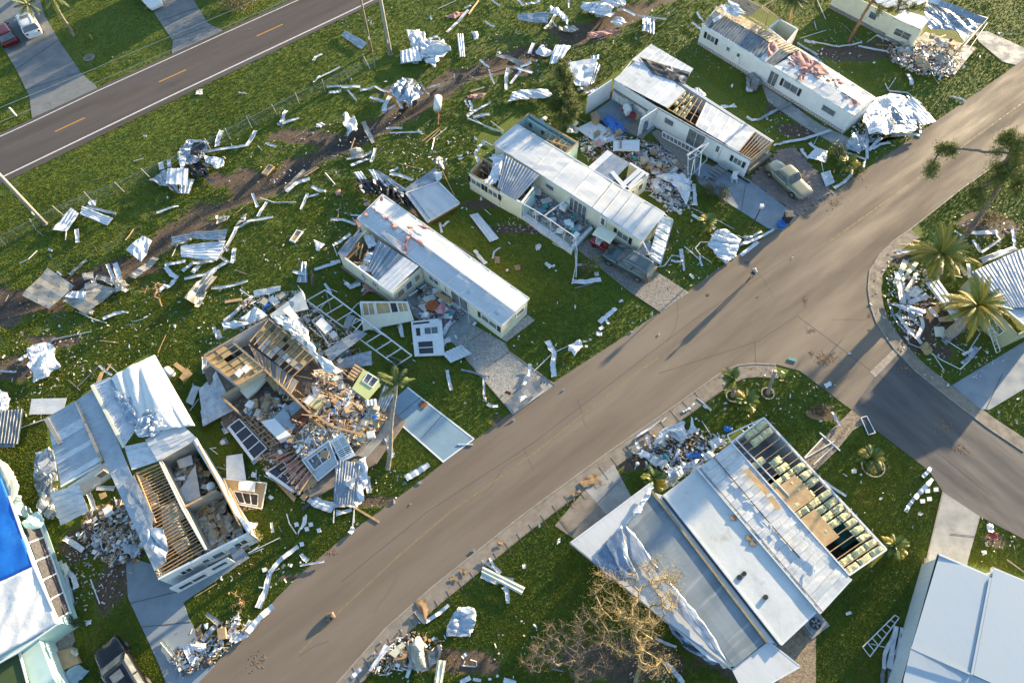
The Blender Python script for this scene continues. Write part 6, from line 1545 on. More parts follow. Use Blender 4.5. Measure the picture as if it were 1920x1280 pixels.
# ================================================================== WRECKAGE SPREAD OVER THE GROUND
random.seed(31)
CUR=[0,0,1.0]
def view(x,y,s):CUR[:]=[x,y,s]
def C(*a):return[(CUR[0]+a[i]/CUR[2],CUR[1]+a[i+1]/CUR[2])for i in range(0,len(a),2)]
MC=dict(w='white_metal',g='galv_metal',d='dull_metal',s='stain_metal',p='white_paint',r='raw_wood',k='grey_wood',y='plywood',f='silver_foil',c='cream_wall',b='black_sheet',t='white_tarp',o='rust',a='drywall',x='cardboard',h='white_roof')
def SS(txt):
 """'w9 x y x y ...' strips; '-' prefix makes thin bars (width in cm)"""
 for row in txt.strip().split('\n'):
  for it in row.split(';'):
   f=it.split()
   if not f:continue
   bar_=f[0][0]=='-';c=f[0].lstrip('-');m_=MC[c[0]];w=float(c[1:]);pts=C(*map(float,f[1:]))
   if bar_:
    wood=m_ in('raw_wood','grey_wood','rust');bar(pts,w/100,m_,z=random.uniform(.04,.12),cat='plank' if wood else 'pole',name='plank' if wood else 'metal_pole',h=w/100*(.5 if wood else 1))
   elif m_ in('raw_wood','grey_wood','plywood'):bar(pts,w*.047,m_,z=random.uniform(.04,.1),cat='plank',name='plank',h=.04)
   else:strip(pts,w,m_,z=random.uniform(.04,.18),bend=random.uniform(.05,.16))
def PN(m_,ribs,*a,z=.12,warp=.1,curl=0,**k):return panel(C(*a),MC.get(m_,m_),ribs,z,warp,curl,**k)
def CR(m_,*a,z=.08,amp=.4,fr=.9,**k):return crumple(C(*a),MC.get(m_,m_),z,amp,fr,**k)
def BX(mat,z,h,words,cat,*a,name=None):
 if cat=='scrap':
  q=C(*a);cx,cy=sum(p[0]for p in q)/4,sum(p[1]for p in q)/4;s=random.uniform(.3,.75);r=random.uniform(.5,1.6);t=random.uniform(0,3.1);ca,sa=math.cos(t),math.sin(t);q=[(cx+((x-cx)*ca-(y-cy)*sa)*s*r*random.uniform(.6,1.2),cy+((x-cx)*sa+(y-cy)*ca)*s/r*random.uniform(.6,1.2))for x,y in q]
  W=PP(q,.1);W[0].z+=random.uniform(0,.12);W[1].z+=random.uniform(0,.06);mat=random.choice(['white_paint','white_metal','drywall','white_paint','galv_metal']);return reg(single(MB().prism(W,random.uniform(.02,.07)),'scrap',mat,'',cat),f"tiny {MW[mat]} scrap|",cx,cy,cat)
 return block(C(*a),z,h,mat,name or cat.replace(' ','_'),cat,words)
 # ---- upper left: along the fence
view(0,0,2.977)
CR('f',1060,790,1165,800,1140,880,1080,930,1000,890,1010,830,z=.5,amp=.7)
CR('b',1060,880,1170,930,1175,980,1100,1000,1050,960,1030,900,z=.3,amp=.6,fr=1.3)
CR('b',1080,800,1150,805,1110,880,1060,870,z=.9,amp=.4)
CR('g',835,1010,925,950,990,980,1000,1080,940,1055,z=.3,amp=.4)
PN('w',3,935,940,1050,940,1045,1035,925,1025,z=.9,warp=.05);PN('w',3,1000,1000,1085,1000,1055,1080,1000,1075,z=.4)
CR('w',1145,870,1255,890,1250,930,1215,945,1150,905,z=.4,amp=.3);CR('w',1000,870,1040,870,1030,940,1010,960,z=.8,amp=.3)
PN('w',0,883,907,910,902,918,943,890,948,z=.4,warp=.02);PN('w',0,930,895,952,893,958,930,936,935,z=.5,warp=.02)
SS('''w10 1240 730 1215 820;w8 1145 850 1290 825 1380 815 1430 730;w10 1060 875 1085 950;d6 1110 975 1205 1015;w5 1060 785 1165 800
w9 1600 615 1575 690;w8 1575 690 1670 662;d9 1545 690 1580 710;-r5 1560 620 1565 660
w7 875 1190 995 1150;w6 480 1155 648 1192;w7 1485 797 1540 820;-w7 1440 815 1462 840;-w5 1290 800 1300 830
s8 1590 1055 1700 950;w11 1600 1072 1660 1020 1730 1000;-r12 1700 985 1780 935;-k10 1650 1000 1770 930;w7 1740 1045 1820 1070;w6 1690 1110 1780 1085
w8 1410 1080 1440 1160;w7 1490 1130 1440 1210;w6 1720 1080 1680 1170;-w9 1450 1105 1530 1130 1650 1128;-w8 1815 965 1870 1030 1855 1038
w8 1310 1278 1400 1235 1525 1212;-r6 1300 1205 1390 1130;w5 1775 440 1900 375;w4 1750 460 1790 425;w7 1825 488 1905 482;w8 1835 520 1905 508;w6 1750 340 1765 320 1800 303
-w4 745 900 800 885;-d4 520 1010 600 985;w4 1330 518 1375 525;-k6 1640 770 1720 720;-d5 1380 640 1440 700''')
CR('s',1200,1215,1290,1205,1270,1235,1210,1255,amp=.5);CR('s',1310,1270,1350,1210,1380,1190,1370,1230,amp=.3)
PN('w',4,395,1160,440,1192,372,1290,290,1285,z=.4,warp=.15);PN('w',4,632,1218,600,1258,445,1195,458,1148,z=.35,warp=.12)
fallen_wall([(CUR[0]+a/2.977,CUR[1]+b/2.977)for a,b in((1500,915),(1535,930),(1490,980),(1455,970))],'raw_wood','tan framed board lying flat in the muddy ditch at the upper left',((.1,.08,.9,.92,'stain_metal',1,1),),.15,.05,'raw_wood',name='framed_board',cat='framed board')
CR('a',1095,505,1130,500,1128,530,1090,532,amp=.2);CR('w',500,1120,540,1120,535,1150,490,1145,z=.3,amp=.15)
for q in((935,1103),(1745,742),(1530,1010),(810,760),(90,1020),(1875,960),(1845,750),(1555,480)):BX('white_paint',.12,.1,'tiny white scrap|','scrap',q[0]-12,q[1]-6,q[0]+8,q[1]-9,q[0]+12,q[1]+6,q[0]-8,q[1]+9)
CR('pink_insul',1870,1065,1905,1060,1905,1090,1880,1095,amp=.3);CR('w',1765,695,1800,685,1820,695,1790,712,1765,710,amp=.25)
# ---- upper middle
view(640,0,2.977)
PN('g',5,0,200,20,170,145,240,110,275,z=.3,warp=.08)
CR('w',360,172,440,170,480,230,460,290,390,262,z=.4,amp=.8,smooth=True);CR('w',480,240,560,230,612,290,560,325,510,378,462,340,z=.3,amp=.9,smooth=True);CR('w',440,230,500,240,490,320,450,330,z=.5,amp=.5)
PN('w',5,330,285,430,262,450,340,332,350,z=.6,warp=.12)
SS('''w11 470 235 505 215 540 205;w6 330 356 430 356;w6 545 210 555 240;w8 590 182 650 125 710 62;r4 710 80 735 45 765 5;w6 800 120 855 157;w8 985 0 1020 36;w9 1030 25 1080 22 1110 8
w7 1200 80 1135 165;w4 1178 120 1200 150;w11 1540 55 1590 60 1640 88;w5 1270 0 1270 50;-w5 540 50 640 5;w6 690 45 725 35;w5 840 5 885 40
s15 865 308 930 325 1010 360;w6 775 335 825 380;w5 825 390 835 430 855 470;w10 932 385 920 440 922 505;w9 965 380 1065 408;w7 1000 400 945 470;w8 1000 378 1060 350;w8 715 565 725 622;w6 835 572 705 655
h9 735 655 830 643;-w6 700 660 770 690 900 735;-w5 740 660 800 705 905 745;k5 720 513 800 487;w12 0 488 105 485;w8 105 508 190 488 270 520;w10 275 540 240 625;w7 300 590 232 635;w6 310 560 340 610;w9 160 545 250 575
s8 440 465 465 500 490 532;w5 480 495 550 475;o5 550 620 545 700;s10 122 680 150 740 182 800;h7 250 718 340 718;w5 270 745 450 738;-r8 450 790 545 715;-r8 472 797 552 722;-w5 505 835 520 770 590 712
w7 30 890 170 850;w7 55 928 160 888;w6 190 825 165 905;-r8 75 770 40 870;w8 270 960 320 938;w10 270 970 340 985 400 1008;-r6 320 912 450 945;-r9 565 955 630 1092;o5 275 1020 285 1112;o6 85 1010 100 1060;w6 780 1100 780 1120
-w5 120 305 160 385;w5 35 505 85 565;-k6 1425 245 1480 195;w5 1655 90 1810 110;-k5 340 915 350 960;w6 425 730 455 750;w5 690 560 712 600;w6 870 290 890 300;w8 1050 300 1075 240''')
PN('w',3,645,190,682,190,692,316,660,318,z=.2);CR('w',728,182,760,185,762,225,738,222,amp=.3)
PN('g',7,980,80,985,112,1150,132,1165,66,z=.7,warp=.15);CR('w',1160,45,1215,52,1262,98,1270,150,1225,100,1175,88,z=.7,amp=.4);CR('s',1215,155,1300,148,1320,168,1290,185,1215,175,z=.2,amp=.4)
CR('w',1345,20,1440,18,1530,0,1540,40,1500,90,1450,110,1400,90,1340,48,z=.5,amp=1.0);CR('w',1440,-20,1530,-15,1590,20,1540,60,1480,20,z=.4,amp=.8);CR('w',1500,115,1560,108,1590,130,1560,150,1500,140,amp=.5)
PN('g',4,1680,105,1750,105,1750,192,1680,170,z=.4,warp=.3);PN('w',3,1400,45,1530,70,1500,95,1380,70,z=1.0,warp=.2)
CR('w',1085,290,1115,252,1182,295,1168,315,1088,322,amp=.7);PN('w',3,1195,250,1282,255,1228,345,1160,355,z=.5,warp=.2)
PN('w',0,1230,350,1430,328,1385,478,1310,476,z=.7,warp=.22);PN('g',2,1420,345,1447,368,1412,455,1388,478,z=.4,warp=.15);PN('g',2,1390,312,1445,303,1440,330,1398,332,z=.4);SS('w8 1320 505 1380 480;w9 1360 520 1400 510 1430 495')
CR('w',955,520,1005,503,1150,503,1190,535,1140,552,1000,556,930,575,z=.3,amp=.35,fr=.5);BX('grey_wood',.8,.7,'small grey stump beside the long white gutter shell in the upper lawn','stump',1050,535,1062,535,1062,545,1050,545)
CR('f',275,485,350,440,430,470,455,522,400,595,330,570,280,525,z=.6,amp=.9);CR('s',370,445,400,438,430,470,390,480,z=1.2,amp=.3);CR('w',15,655,30,645,80,668,95,725,50,762,18,720,z=.4,amp=.9,smooth=True)
o=single(MB().tube(PP(C(540,545,535,610),.5),[.42,.40],14),'water_heater','appliance','','tank',smooth=True);reg(o,'white rolled drum lying on the bank of the muddy ditch above the pink-dabbed home',820,195,'tank')
CR('s',40,850,90,822,125,848,120,880,60,892,amp=.4)
CR('pink_insul',700,540,760,525,810,530,790,550,710,555,amp=.3);CR('pink_insul',1370,190,1480,170,1550,175,1480,205,1400,215,amp=.3);CR('pink_insul',570,95,640,72,700,70,640,105,amp=.3);CR('pink_insul',760,60,840,50,800,75,amp=.3)if False else None
for q in((500,850),(520,848),(655,870),(665,885),(700,850),(750,775),(500,100),(150,115),(165,128),(130,105),(180,130),(630,422),(1735,60),(1830,75),(1520,215),(55,440),(248,455),(1090,340),(870,300),(255,80),(1140,665),(1165,690),(1120,640),(975,180)):BX('white_paint',.12,.1,'tiny white scrap|','scrap',q[0]-14,q[1]-6,q[0]+9,q[1]-9,q[0]+14,q[1]+6,q[0]-9,q[1]+9)
# ---- folded sheets above the pink-dabbed home
PN('w',3,68,965,112,955,172,1040,128,1042,z=.5);PN('g',4,150,950,205,948,365,1058,300,1095,z=.6,warp=.15);PN('w',2,152,948,182,945,205,1005,190,1010,z=.9);PN('g',6,350,1058,390,1095,560,985,525,932,z=.7,warp=.12);CR('d',500,890,545,882,590,890,580,950,530,930,z=.8,amp=.5);CR('w',515,965,560,960,560,1000,535,1018,z=.9,amp=.3)
CR('b',75,1000,235,1018,350,1080,425,1180,330,1165,200,1095,110,1085,z=.4,amp=.9,fr=1.3);PN('w',0,235,1025,262,1050,350,1080,345,1100,z=.9,warp=.2)
fr_=thing('fallen_roof','large flat white roof slab with raised rims lying above the pink-dabbed home','roof slab',tuple(P(805,378)))
q=PP(C(360,1080,540,1015,660,1135,480,1240),.8);MB().prism(q,.18).build('slab','white_roof',fr_)
for a,b in((0,1),(1,2),(2,3),(3,0)):MB().beam(q[a]+Vector((0,0,.04)),q[b]+Vector((0,0,.04)),.12,.1).build('rim','white_metal',fr_)
MB().beam(lerp(q[3],q[2],0)+Vector((.35,.12,.03)),lerp(q[0],q[1],0)+Vector((.35,.12,.03)),.08,.05).build('rib','galv_metal',fr_)
for a,b in(((485,1245),(650,1145)),):bar(C(a[0],a[1],b[0],b[1]),.25,'rust',z=.3,cat='plank',name='plank')
PN('w',3,715,1200,762,1188,880,1330,830,1352,z=.25,warp=.03,words='long clean white ribbed panel lying flat on the lawn between the two longest roofs')
# ---- left middle
view(0,430,2.977)
PN('s',0,262,212,415,315,275,445,125,370,z=.5,warp=.15,words='large square rust-stained metal plate at the far left of the muddy ditch')
PN('s',6,345,395,480,472,660,335,520,300,z=.5,warp=.2);PN('w',3,360,375,480,388,478,345,388,345,z=.6);CR('s',640,262,700,290,720,320,690,350,648,340,z=.6,amp=.4);PN('s',4,850,150,720,262,760,280,890,165,z=.4,warp=.15);PN('d',0,470,300,500,290,512,330,475,342,z=.6);PN('s',0,455,245,515,235,525,275,470,285,z=.7)
PN('w',0,700,112,790,30,845,60,790,182,z=.5,warp=.3);CR('s',440,460,540,455,520,480,480,482,z=.1,amp=.4)
SS('''s14 535 265 590 275 640 305;h9 600 195 620 240 645 300;w14 645 190 665 260 672 345;w12 650 290 680 330 715 345;w8 520 280 538 350;-w6 440 462 520 500 595 522;w8 575 500 685 463;w4 685 460 715 464;g8 390 252 430 220 485 172;-r9 700 60 725 30 745 0;w6 320 232 345 256
w6 955 85 1070 55;w6 1320 0 1270 90 1215 165;w9 1312 105 1305 188;w8 1225 150 1265 180 1305 188;w9 920 200 975 190 1035 178;w10 925 210 960 255 992 272;w9 1020 235 1080 192 1195 178;w10 1075 242 1115 200;w10 1030 278 1150 250 1260 188;w9 1165 268 1275 178;w9 990 265 930 330;w9 930 310 888 348;w8 1230 60 1275 120
c10 1145 350 1125 390 1100 435;w8 1180 330 1385 290;y6 1255 405 1350 390;w9 1755 225 1840 200 1900 178;w8 1635 238 1715 255;-g5 245 40 200 0;w7 430 0 436 75;-w6 370 0 366 60;-w7 110 190 160 165 208 118;-w6 300 612 400 592 508 570;g7 270 638 310 606;w8 108 735 135 715 160 700;w5 0 790 95 795;-w7 120 1105 255 1058
-r6 555 620 660 632;-w5 740 515 800 500 830 482;-d5 505 290 560 330;-k6 1310 225 1375 250;-r5 880 690 925 590;-w5 600 750 655 800;-g6 430 880 545 770;-k6 380 840 450 900;-r10 590 795 618 750;w6 555 758 620 810;-k6 30 400 48 365;-w5 960 150 990 85;w4 1195 545 1215 610;-w7 1340 335 1400 378;-w5 1170 960 1185 860;w7 1245 1110 1265 1140;-w6 1060 1010 1110 945''')
PN('g',3,955,40,965,88,1058,60,1070,20,z=.5);PN('w',6,1010,90,1010,152,1210,175,1260,62,z=.7,warp=.12);PN('g',4,1062,18,1050,48,1250,62,1272,0,z=.9,warp=.15);PN('s',4,1135,255,1215,262,1090,418,1030,388,z=.4,warp=.35)
CR('w',1755,60,1815,85,1780,127,1763,118,amp=.2)
fallen_wall([(CUR[0]+a/2.977,CUR[1]+b/2.977)for a,b in((1655,0),(1695,12),(1645,75),(1612,62))],'white_paint','tan panelled door lying on the lawn above the flattened house',((.12,.06,.88,.94,'ceiling_board',1,1),),.12,.05,name='panelled_door',cat='door')
PN('g',2,1680,182,1712,182,1716,296,1655,296,z=.15);CR('w',160,682,230,633,290,630,342,772,260,815,190,857,z=.4,amp=.6,fr=.6,words='large curled white sheet lying alone on the far left lawn')
PN('screen_mesh',0,130,775,162,740,186,746,153,792,z=.1,warp=.02,cat='screen',name='screen');PN('h',0,175,945,372,940,350,1028,162,1032,z=.6,warp=.03,words='white rectangular box panel beside the ribbed roof edge of the folded home')
PN('y',0,985,740,1075,805,1050,825,965,755,z=.1,warp=.02,cat='board',name='board');PN('y',0,1045,770,1075,805,1025,852,1000,825,z=.12,warp=.02,cat='board',name='board');PN('y',0,560,795,582,790,560,850,530,870,z=.3,warp=.05,cat='board',name='board')
o=single(MB().tube(PP(C(925,785,955,815),.4),.4,14),'water_heater','appliance','','tank',smooth=True);reg(o,'white barrel-like tank standing between the folded home and the flattened house',315,700,'tank')
PN('w',4,1205,790,1310,1010,1135,1100,1108,880,z=.5,warp=.35,words='big fan-shaped white ribbed sheet left of the flattened house');PN('w',2,1078,870,1117,880,1072,980,1035,960,z=.3)
for q in((282,115),(283,147),(1362,65),(1655,92),(935,510),(1027,498),(975,538),(1110,548),(1130,573),(775,680),(720,650),(410,805),(330,538),(125,735),(1170,380),(745,330),(240,580),(850,640)):BX('white_paint',.12,.1,'tiny white scrap|','scrap',q[0]-14,q[1]-6,q[0]+9,q[1]-10,q[0]+14,q[1]+7,q[0]-9,q[1]+10)
BX('appliance',.2,.1,'white square tile on a grey mat between the two ruined homes','tile',1228,1180,1250,1172,1258,1190,1235,1200);BX('dull_metal',.1,.05,'grey square mat under a white tile between the two ruined homes','mat',1235,1165,1265,1160,1278,1195,1240,1205)
# ---- flattened house: sheets, walls, furniture
view(370,530,4.8)
CR('h',375,340,520,215,640,300,500,352,z=1.6,amp=.25,fr=.5);CR('w',240,360,380,345,500,352,640,302,560,345,400,400,230,432,z=1.3,amp=.4)
PN('grey_wall',0,650,292,940,70,1000,235,700,310,z=1.7,warp=.05,words='standing grey inner wall with a white board, top of the flattened house',name='loose_wall',cat='wall');PN('p',0,765,245,830,203,920,320,862,345,z=2.0,warp=.02,cat='board',name='board');PN('w',0,885,0,940,70,985,200,965,100,z=1.9,warp=.1)
CR('t',650,300,800,308,960,380,1000,480,1090,650,1200,775,1320,800,1250,850,1150,790,1040,650,930,560,800,430,z=2.1,amp=.6,fr=.8,smooth=False,words='long twisted white roof membrane draped over the bare joists of the flattened house')
BX('appliance',1.4,.12,'white table top with rounded corners in the toppled frame','table',1060,365,1120,310,1215,400,1150,460);BX('appliance',1.0,.5,'small white tub below the white table top','tub',1180,460,1230,428,1262,465,1220,502)
ladder_frame(*[(*p,z)for p,z in zip(C(1150,65,1930,655,1790,745,985,160),(1.4,1.0,.5,.8))],9,'long white ladder-like carport frame toppled between the flattened house and the pink-dabbed home',w=.1)
ladder_frame(*[(*p,z)for p,z in zip(C(1035,340,1180,555,1270,530,1115,290),(1.0,.9,.8,1.1))],3,'short white frame twisted around the white table top',w=.08)
ladder_frame(*[(*p,z)for p,z in zip(C(1430,320,1340,450,1380,480,1490,350),(1.4,.9,.9,1.4))],2,'small white window-like frame hanging on the toppled carport frame',w=.07)
PN('g',5,1140,612,1200,712,1530,455,1440,420,z=1.2,warp=.12);PN('g',6,1220,705,1280,772,1572,745,1565,605,z=.8,warp=.1)
BX('dull_metal',1.4,.6,'dark grey metal cabinet tilted inside the toppled carport frame','cabinet',1310,400,1350,280,1418,300,1360,412);BX('blue_plastic',1.0,.5,'blue plastic crate at the upper left end of the flattened house','crate',575,185,630,163,652,200,600,222)
PN('w',5,505,72,510,122,745,72,750,28,z=1.0,warp=.08);BX('interior_wall',1.0,.3,'beige cupboard among junk at the upper left end of the flattened house','cupboard',720,110,770,80,800,110,745,150);BX('appliance',.9,.4,'white chest among junk at the upper left end of the flattened house','chest',665,170,715,140,745,175,690,210)
SS('''w8 225 375 350 270 480 140;w7 240 345 360 250 500 120;-w7 385 70 490 130;-w6 500 130 700 90;-p9 545 115 620 100;-p8 640 100 650 135;w7 150 400 185 505;w8 185 430 210 500;-w9 75 660 85 830;w8 60 670 75 820;-k10 1160 80 1210 285;w6 1145 10 1200 100;-w7 1160 170 1060 290;-w7 990 170 1100 270 1330 470;w8 1000 190 1080 250
w9 920 310 960 400;w8 955 300 1000 360;w7 1830 365 1850 490;-w6 1400 230 1450 180;-w7 1395 240 1450 185;w7 1490 320 1700 480;-r14 800 690 880 760 960 780;-r12 860 730 1030 950;-r10 900 820 1200 840;-r9 1000 790 1190 840;-w6 900 860 1050 690;-r8 960 880 1020 940;-k10 1700 650 1850 710;w6 1480 80 1520 30;w9 1330 0 1380 45 1470 15''')
view(360,520,2.909)
PN('raw_wood',5,843,545,890,470,940,500,880,570,z=.9,warp=.03,words='brown boarded wall piece beside the lime green wall',cat='wall',name='loose_wall',amp=.02)
fallen_wall([(CUR[0]+a/2.909,CUR[1]+b/2.909)for a,b in((872,605),(935,500),(1045,565),(955,668))],'lime_wall','fallen lime green wall with a grey window by the tall palm',((.52,.25,.95,.8,'glass',1,2),),1.0,.12)
PN('g',5,1010,690,1050,735,1105,640,1050,575,z=.9,warp=.1);PN('p',3,945,668,1005,662,1010,695,950,700,z=1.2,warp=.01,words='small white louvred vent on the lime wall edge',cat='vent',name='vent')
BX('cream_wall',1.0,.5,'long cream cabinet near the planter bed of the flattened house','cabinet',875,830,945,755,978,782,905,862);BX('brown_leather',1.1,.5,'dark brown leather sofa overturned in the flattened house','sofa',515,790,600,712,632,712,655,760,610,800,560,852);BX('brown_leather',1.35,.3,'brown leather sofa back lying on the overturned sofa','sofa',530,770,610,705,625,725,545,795)
BX('appliance',1.5,.7,'tall white wardrobe lying on its side in the flattened house','wardrobe',375,785,450,768,540,858,470,885);BX('grey_wall',1.2,.3,'grey flat partition behind the white wardrobe','partition',440,765,500,712,565,800,540,845);BX('grey_wall',1.1,.3,'pale grey partition in the middle of the flattened house','partition',520,705,560,668,608,702,545,755)
BX('yellow_insul',1.3,.6,'mustard yellow cushion beside the fallen wooden girder','cushion',640,700,690,645,715,680,680,718);BX('appliance',1.5,.6,'white bedside box beside the mustard yellow cushion','box',602,672,640,638,665,660,630,692)
BX('pink_cloth',1.3,.1,'pale pink torn mattress piece right of the bare joists','mattress',650,590,690,600,735,640,720,700,650,635)if False else PN('drywall',0,650,588,700,605,738,680,660,640,z=1.3,warp=.2,cat='board',name='board')
for q in((395,545,440,535,480,590,445,612),):BX('ceiling_board',1.3,.4,'tan cabinet at the foot of the cream partition','cabinet',*q)
BX('cream_wall',1.2,.3,'cream rounded door panel below the tan ceiling boards','door panel',258,615,330,555,385,505,410,545,355,610,300,660);BX('interior_wall',1.0,.1,'small grey crate beside the tan cabinet','crate',460,610,490,595,515,625,480,640)
view(370,720,4.8)
fallen_wall([(CUR[0]+a/4.8,CUR[1]+b/4.8,z)for a,b,z in((945,682,1.0),(1185,510,1.3),(1265,720,.9),(1085,868,.5))],'grey_wall','fallen grey wall with a white framed window at the front of the flattened house',((.12,.12,.85,.6,'glass',2,1),),th=.14,trim='white_paint')
fallen_wall([(CUR[0]+a/4.8,CUR[1]+b/4.8,z)for a,b,z in((1195,505,1.3),(1310,435,1.4),(1425,640,.9),(1290,700,.9))],'white_paint','white louvred shutter panel with black slats at the front of the flattened house',((.08,.15,.92,.5,'black_plastic',2,6),(.08,.55,.92,.85,'black_plastic',2,4)),th=.1)
PN('y',0,840,485,940,500,1040,560,970,640,z=.9,warp=.03,words='tan plywood counter top in front of the sofa',cat='board',name='board');PN('y',0,870,460,935,500,1140,340,1100,310,z=.8,warp=.05,cat='board',name='board');PN('y',0,700,880,870,1062,890,1020,740,870,z=.2,warp=.05,cat='board',name='board');PN('r',3,920,1020,1060,850,1100,880,960,1050,z=.3,warp=.03,cat='board',name='board')
PN('g',9,1250,685,1475,700,1432,1090,1222,1070,z=.9,warp=.2,words='big wrinkled grey porch roof panel standing on thin legs near the kerb');CR('w',1470,690,1520,665,1525,900,1500,1060,1440,1100,1400,900,z=.7,amp=.5,words='torn white soffit hanging beside the wrinkled grey porch roof');CR('a',1330,860,1430,840,1400,960,1330,920,z=1.0,amp=.3)
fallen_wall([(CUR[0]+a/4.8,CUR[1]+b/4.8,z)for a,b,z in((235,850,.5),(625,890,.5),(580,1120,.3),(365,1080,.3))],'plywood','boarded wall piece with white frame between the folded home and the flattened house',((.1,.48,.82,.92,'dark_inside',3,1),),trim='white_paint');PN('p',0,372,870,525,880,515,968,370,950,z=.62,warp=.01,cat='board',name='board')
PN('w',0,260,645,405,622,438,860,262,862,z=.5,warp=.06,words='clean white rectangular panel leaning beside the folded home');SS('''w16 1005 1020 1100 1080 1225 1115;w9 1225 1095 1440 1095;-w7 1232 1110 1225 1248;-w8 1410 1110 1408 1248;-r16 1350 1070 1635 1240;w9 1540 830 1545 975;w8 1250 1170 1390 1130;-w7 1290 1140 1250 1135;w12 495 712 580 635;w6 610 760 660 850;-w7 600 820 730 890;-w7 720 780 930 775;-w7 790 740 940 880;-g5 170 740 260 770;-w6 530 770 530 860
w9 1700 480 1765 660;-w5 1700 460 1795 455;-p6 1205 385 1350 50;-r12 985 225 1410 340;-r9 1500 230 1790 90;w8 230 330 265 440;-p5 110 575 185 630;-p5 110 580 170 570;w5 1460 320 1500 250;-p9 1440 690 1740 330''')
PN('screen_mesh',0,930,1110,1000,1068,1025,1082,952,1140,z=.15,warp=.01,cat='screen',name='screen');PN('screen_mesh',0,1510,590,1560,570,1620,620,1590,690,z=.2,warp=.02,cat='screen',name='screen')
pl=thing('planter_bed','concrete front step and planted bed along the road end of the flattened house','planter',tuple(P(700,820)));MB().prism(PP(C(1440,640,1660,400,1700,320,1755,330,1740,410,1520,665),.35),.34).build('step','concrete',pl);MB().prism(PP(C(1370,600,1640,300,1700,310,1650,390,1430,650),.4),.38).build('soil_bed','gravel_dark',pl)
for q in((200,530,225,495,250,515,220,545),(480,830,495,785,530,800,520,840),(635,1015,655,995,688,1015,660,1040)):BX('appliance',.15,.08,'white square tile|','tile',*q)
BX('appliance',.9,.15,'white square tile|','tile',722,595,750,585,768,615,735,628);BX('rust',.1,.05,'rusty doormat lying on the blue driveway','doormat',1985,190,2020,145,2075,170,2035,225)
def junk(poly,n,z,kinds,name='junk'):
 xs=[p[0]for p in poly];ys=[p[1]for p in poly];k=0
 while k<n:
  x,y=random.uniform(min(xs),max(xs)),random.uniform(min(ys),max(ys))
  if not inpoly(np.array([x]),np.array([y]),poly)[0]:continue
  k+=1;nm,mt,lx,ly,lz=random.choice(kinds);a=random.uniform(0,3.14);s=random.uniform(.7,1.3);c=P(x,y,z+random.uniform(0,.35));ca,sa=math.cos(a),math.sin(a);lx*=s;ly*=s
  tx,ty=random.uniform(-.3,.3),random.uniform(-.3,.3);m=MB();top=[Vector((c.x+u*lx*ca-v*ly*sa,c.y+u*lx*sa+v*ly*ca,c.z+lz+tx*u*lx+ty*v*ly))for u,v in((-.5,-.5),(.5,-.5),(.5,.5),(-.5,.5))]
  m.prism(top,lz)
  o=single(m,nm,mt,'',nm.replace('_',' '));reg(o,f"{'flat ' if lz < .08 else 'slim ' if lx > 3 * ly else 'bulky '}{MW.get(mt, 'pale')} {nm.replace('_', ' ')}|",x,y,nm.replace('_',' '),lx*ly)
K1=[('box','cardboard',.55,.45,.35),('board','drywall',.9,.5,.03),('board','plywood',1.0,.4,.03),('cushion','mattress_cloth',.6,.5,.15),('drawer','interior_wall',.6,.4,.15),('box','white_paint',.45,.4,.3),('plank','raw_wood',1.5,.1,.06),('board','white_wall',.8,.6,.03),('box','interior_wall',.5,.5,.4),('plank','grey_wood',1.3,.12,.05),('cloth','white_cloth',.7,.5,.08),('crate','blue_plastic',.35,.3,.2)]
K2=[('board','white_metal',.9,.4,.03),('board','drywall',.9,.6,.03),('plank','white_paint',1.6,.09,.05),('board','galv_metal',.8,.5,.03),('plank','raw_wood',1.4,.1,.05),('box','white_paint',.4,.4,.3),('cloth','white_cloth',.8,.5,.06),('crate','teal_plastic',.3,.3,.2),('plank','grey_wood',1.4,.1,.05)]
flat_middle=[(455,770),(500,740),(560,770),(600,690),(650,720),(700,760),(720,780),(690,830),(640,840),(600,860),(560,850),(510,800)]
junk(flat_middle,120,.6,K1);junk([(385,668),(490,605),(500,690),(450,715)],10,.5,K1);junk([(470,560),(530,545),(560,575),(490,600)],14,.5,K1)
junk([(545,600),(600,620),(700,700),(720,740),(650,730),(590,660)],26,.3,K2)
KR=[('box','cardboard',.55,.45,.15),('board','plywood',1.2,.5,.03),('cloth','mattress_cloth',.8,.6,.06),('board','interior_wall',1.2,.7,.03),('drawer','interior_wall',.6,.4,.2),('cushion','mattress_cloth',.7,.5,.2),('board','drywall',1.3,.6,.03),('plank','raw_wood',1.5,.12,.06),('board','ceiling_board',.9,.4,.03),('board','floor_grey',.8,.5,.04)]
junk([(312,890),(365,860),(400,915),(345,950)],22,.55,KR);junk([(352,965),(405,935),(458,1010),(395,1045)],34,.55,KR)
view(60,640,2.782)
BX('mattress_cloth',.95,.35,'beige mattress lying in the lower room of the folded home','mattress',850,935,905,905,975,1010,925,1045);BX('red_cloth',.9,.3,'red cloth heap in the upper room of the folded home','cloth',720,725,790,725,780,770,740,775);PN('drywall',0,755,800,850,640,880,810,790,850,z=1.3,warp=.15,cat='board',name='board');PN('drywall',0,755,620,830,590,840,640,770,660,z=1.4,warp=.05,cat='board',name='board');CR('h',720,720,800,700,800,722,735,728,z=1.5,amp=.1)
o=single(ball(P(395,911,1.5),.33,8,(1,1,.5)),'round_lamp','appliance','','lamp',smooth=True);reg(o,'white round lamp shade in the right corner of the folded home room',395,911,'lamp')
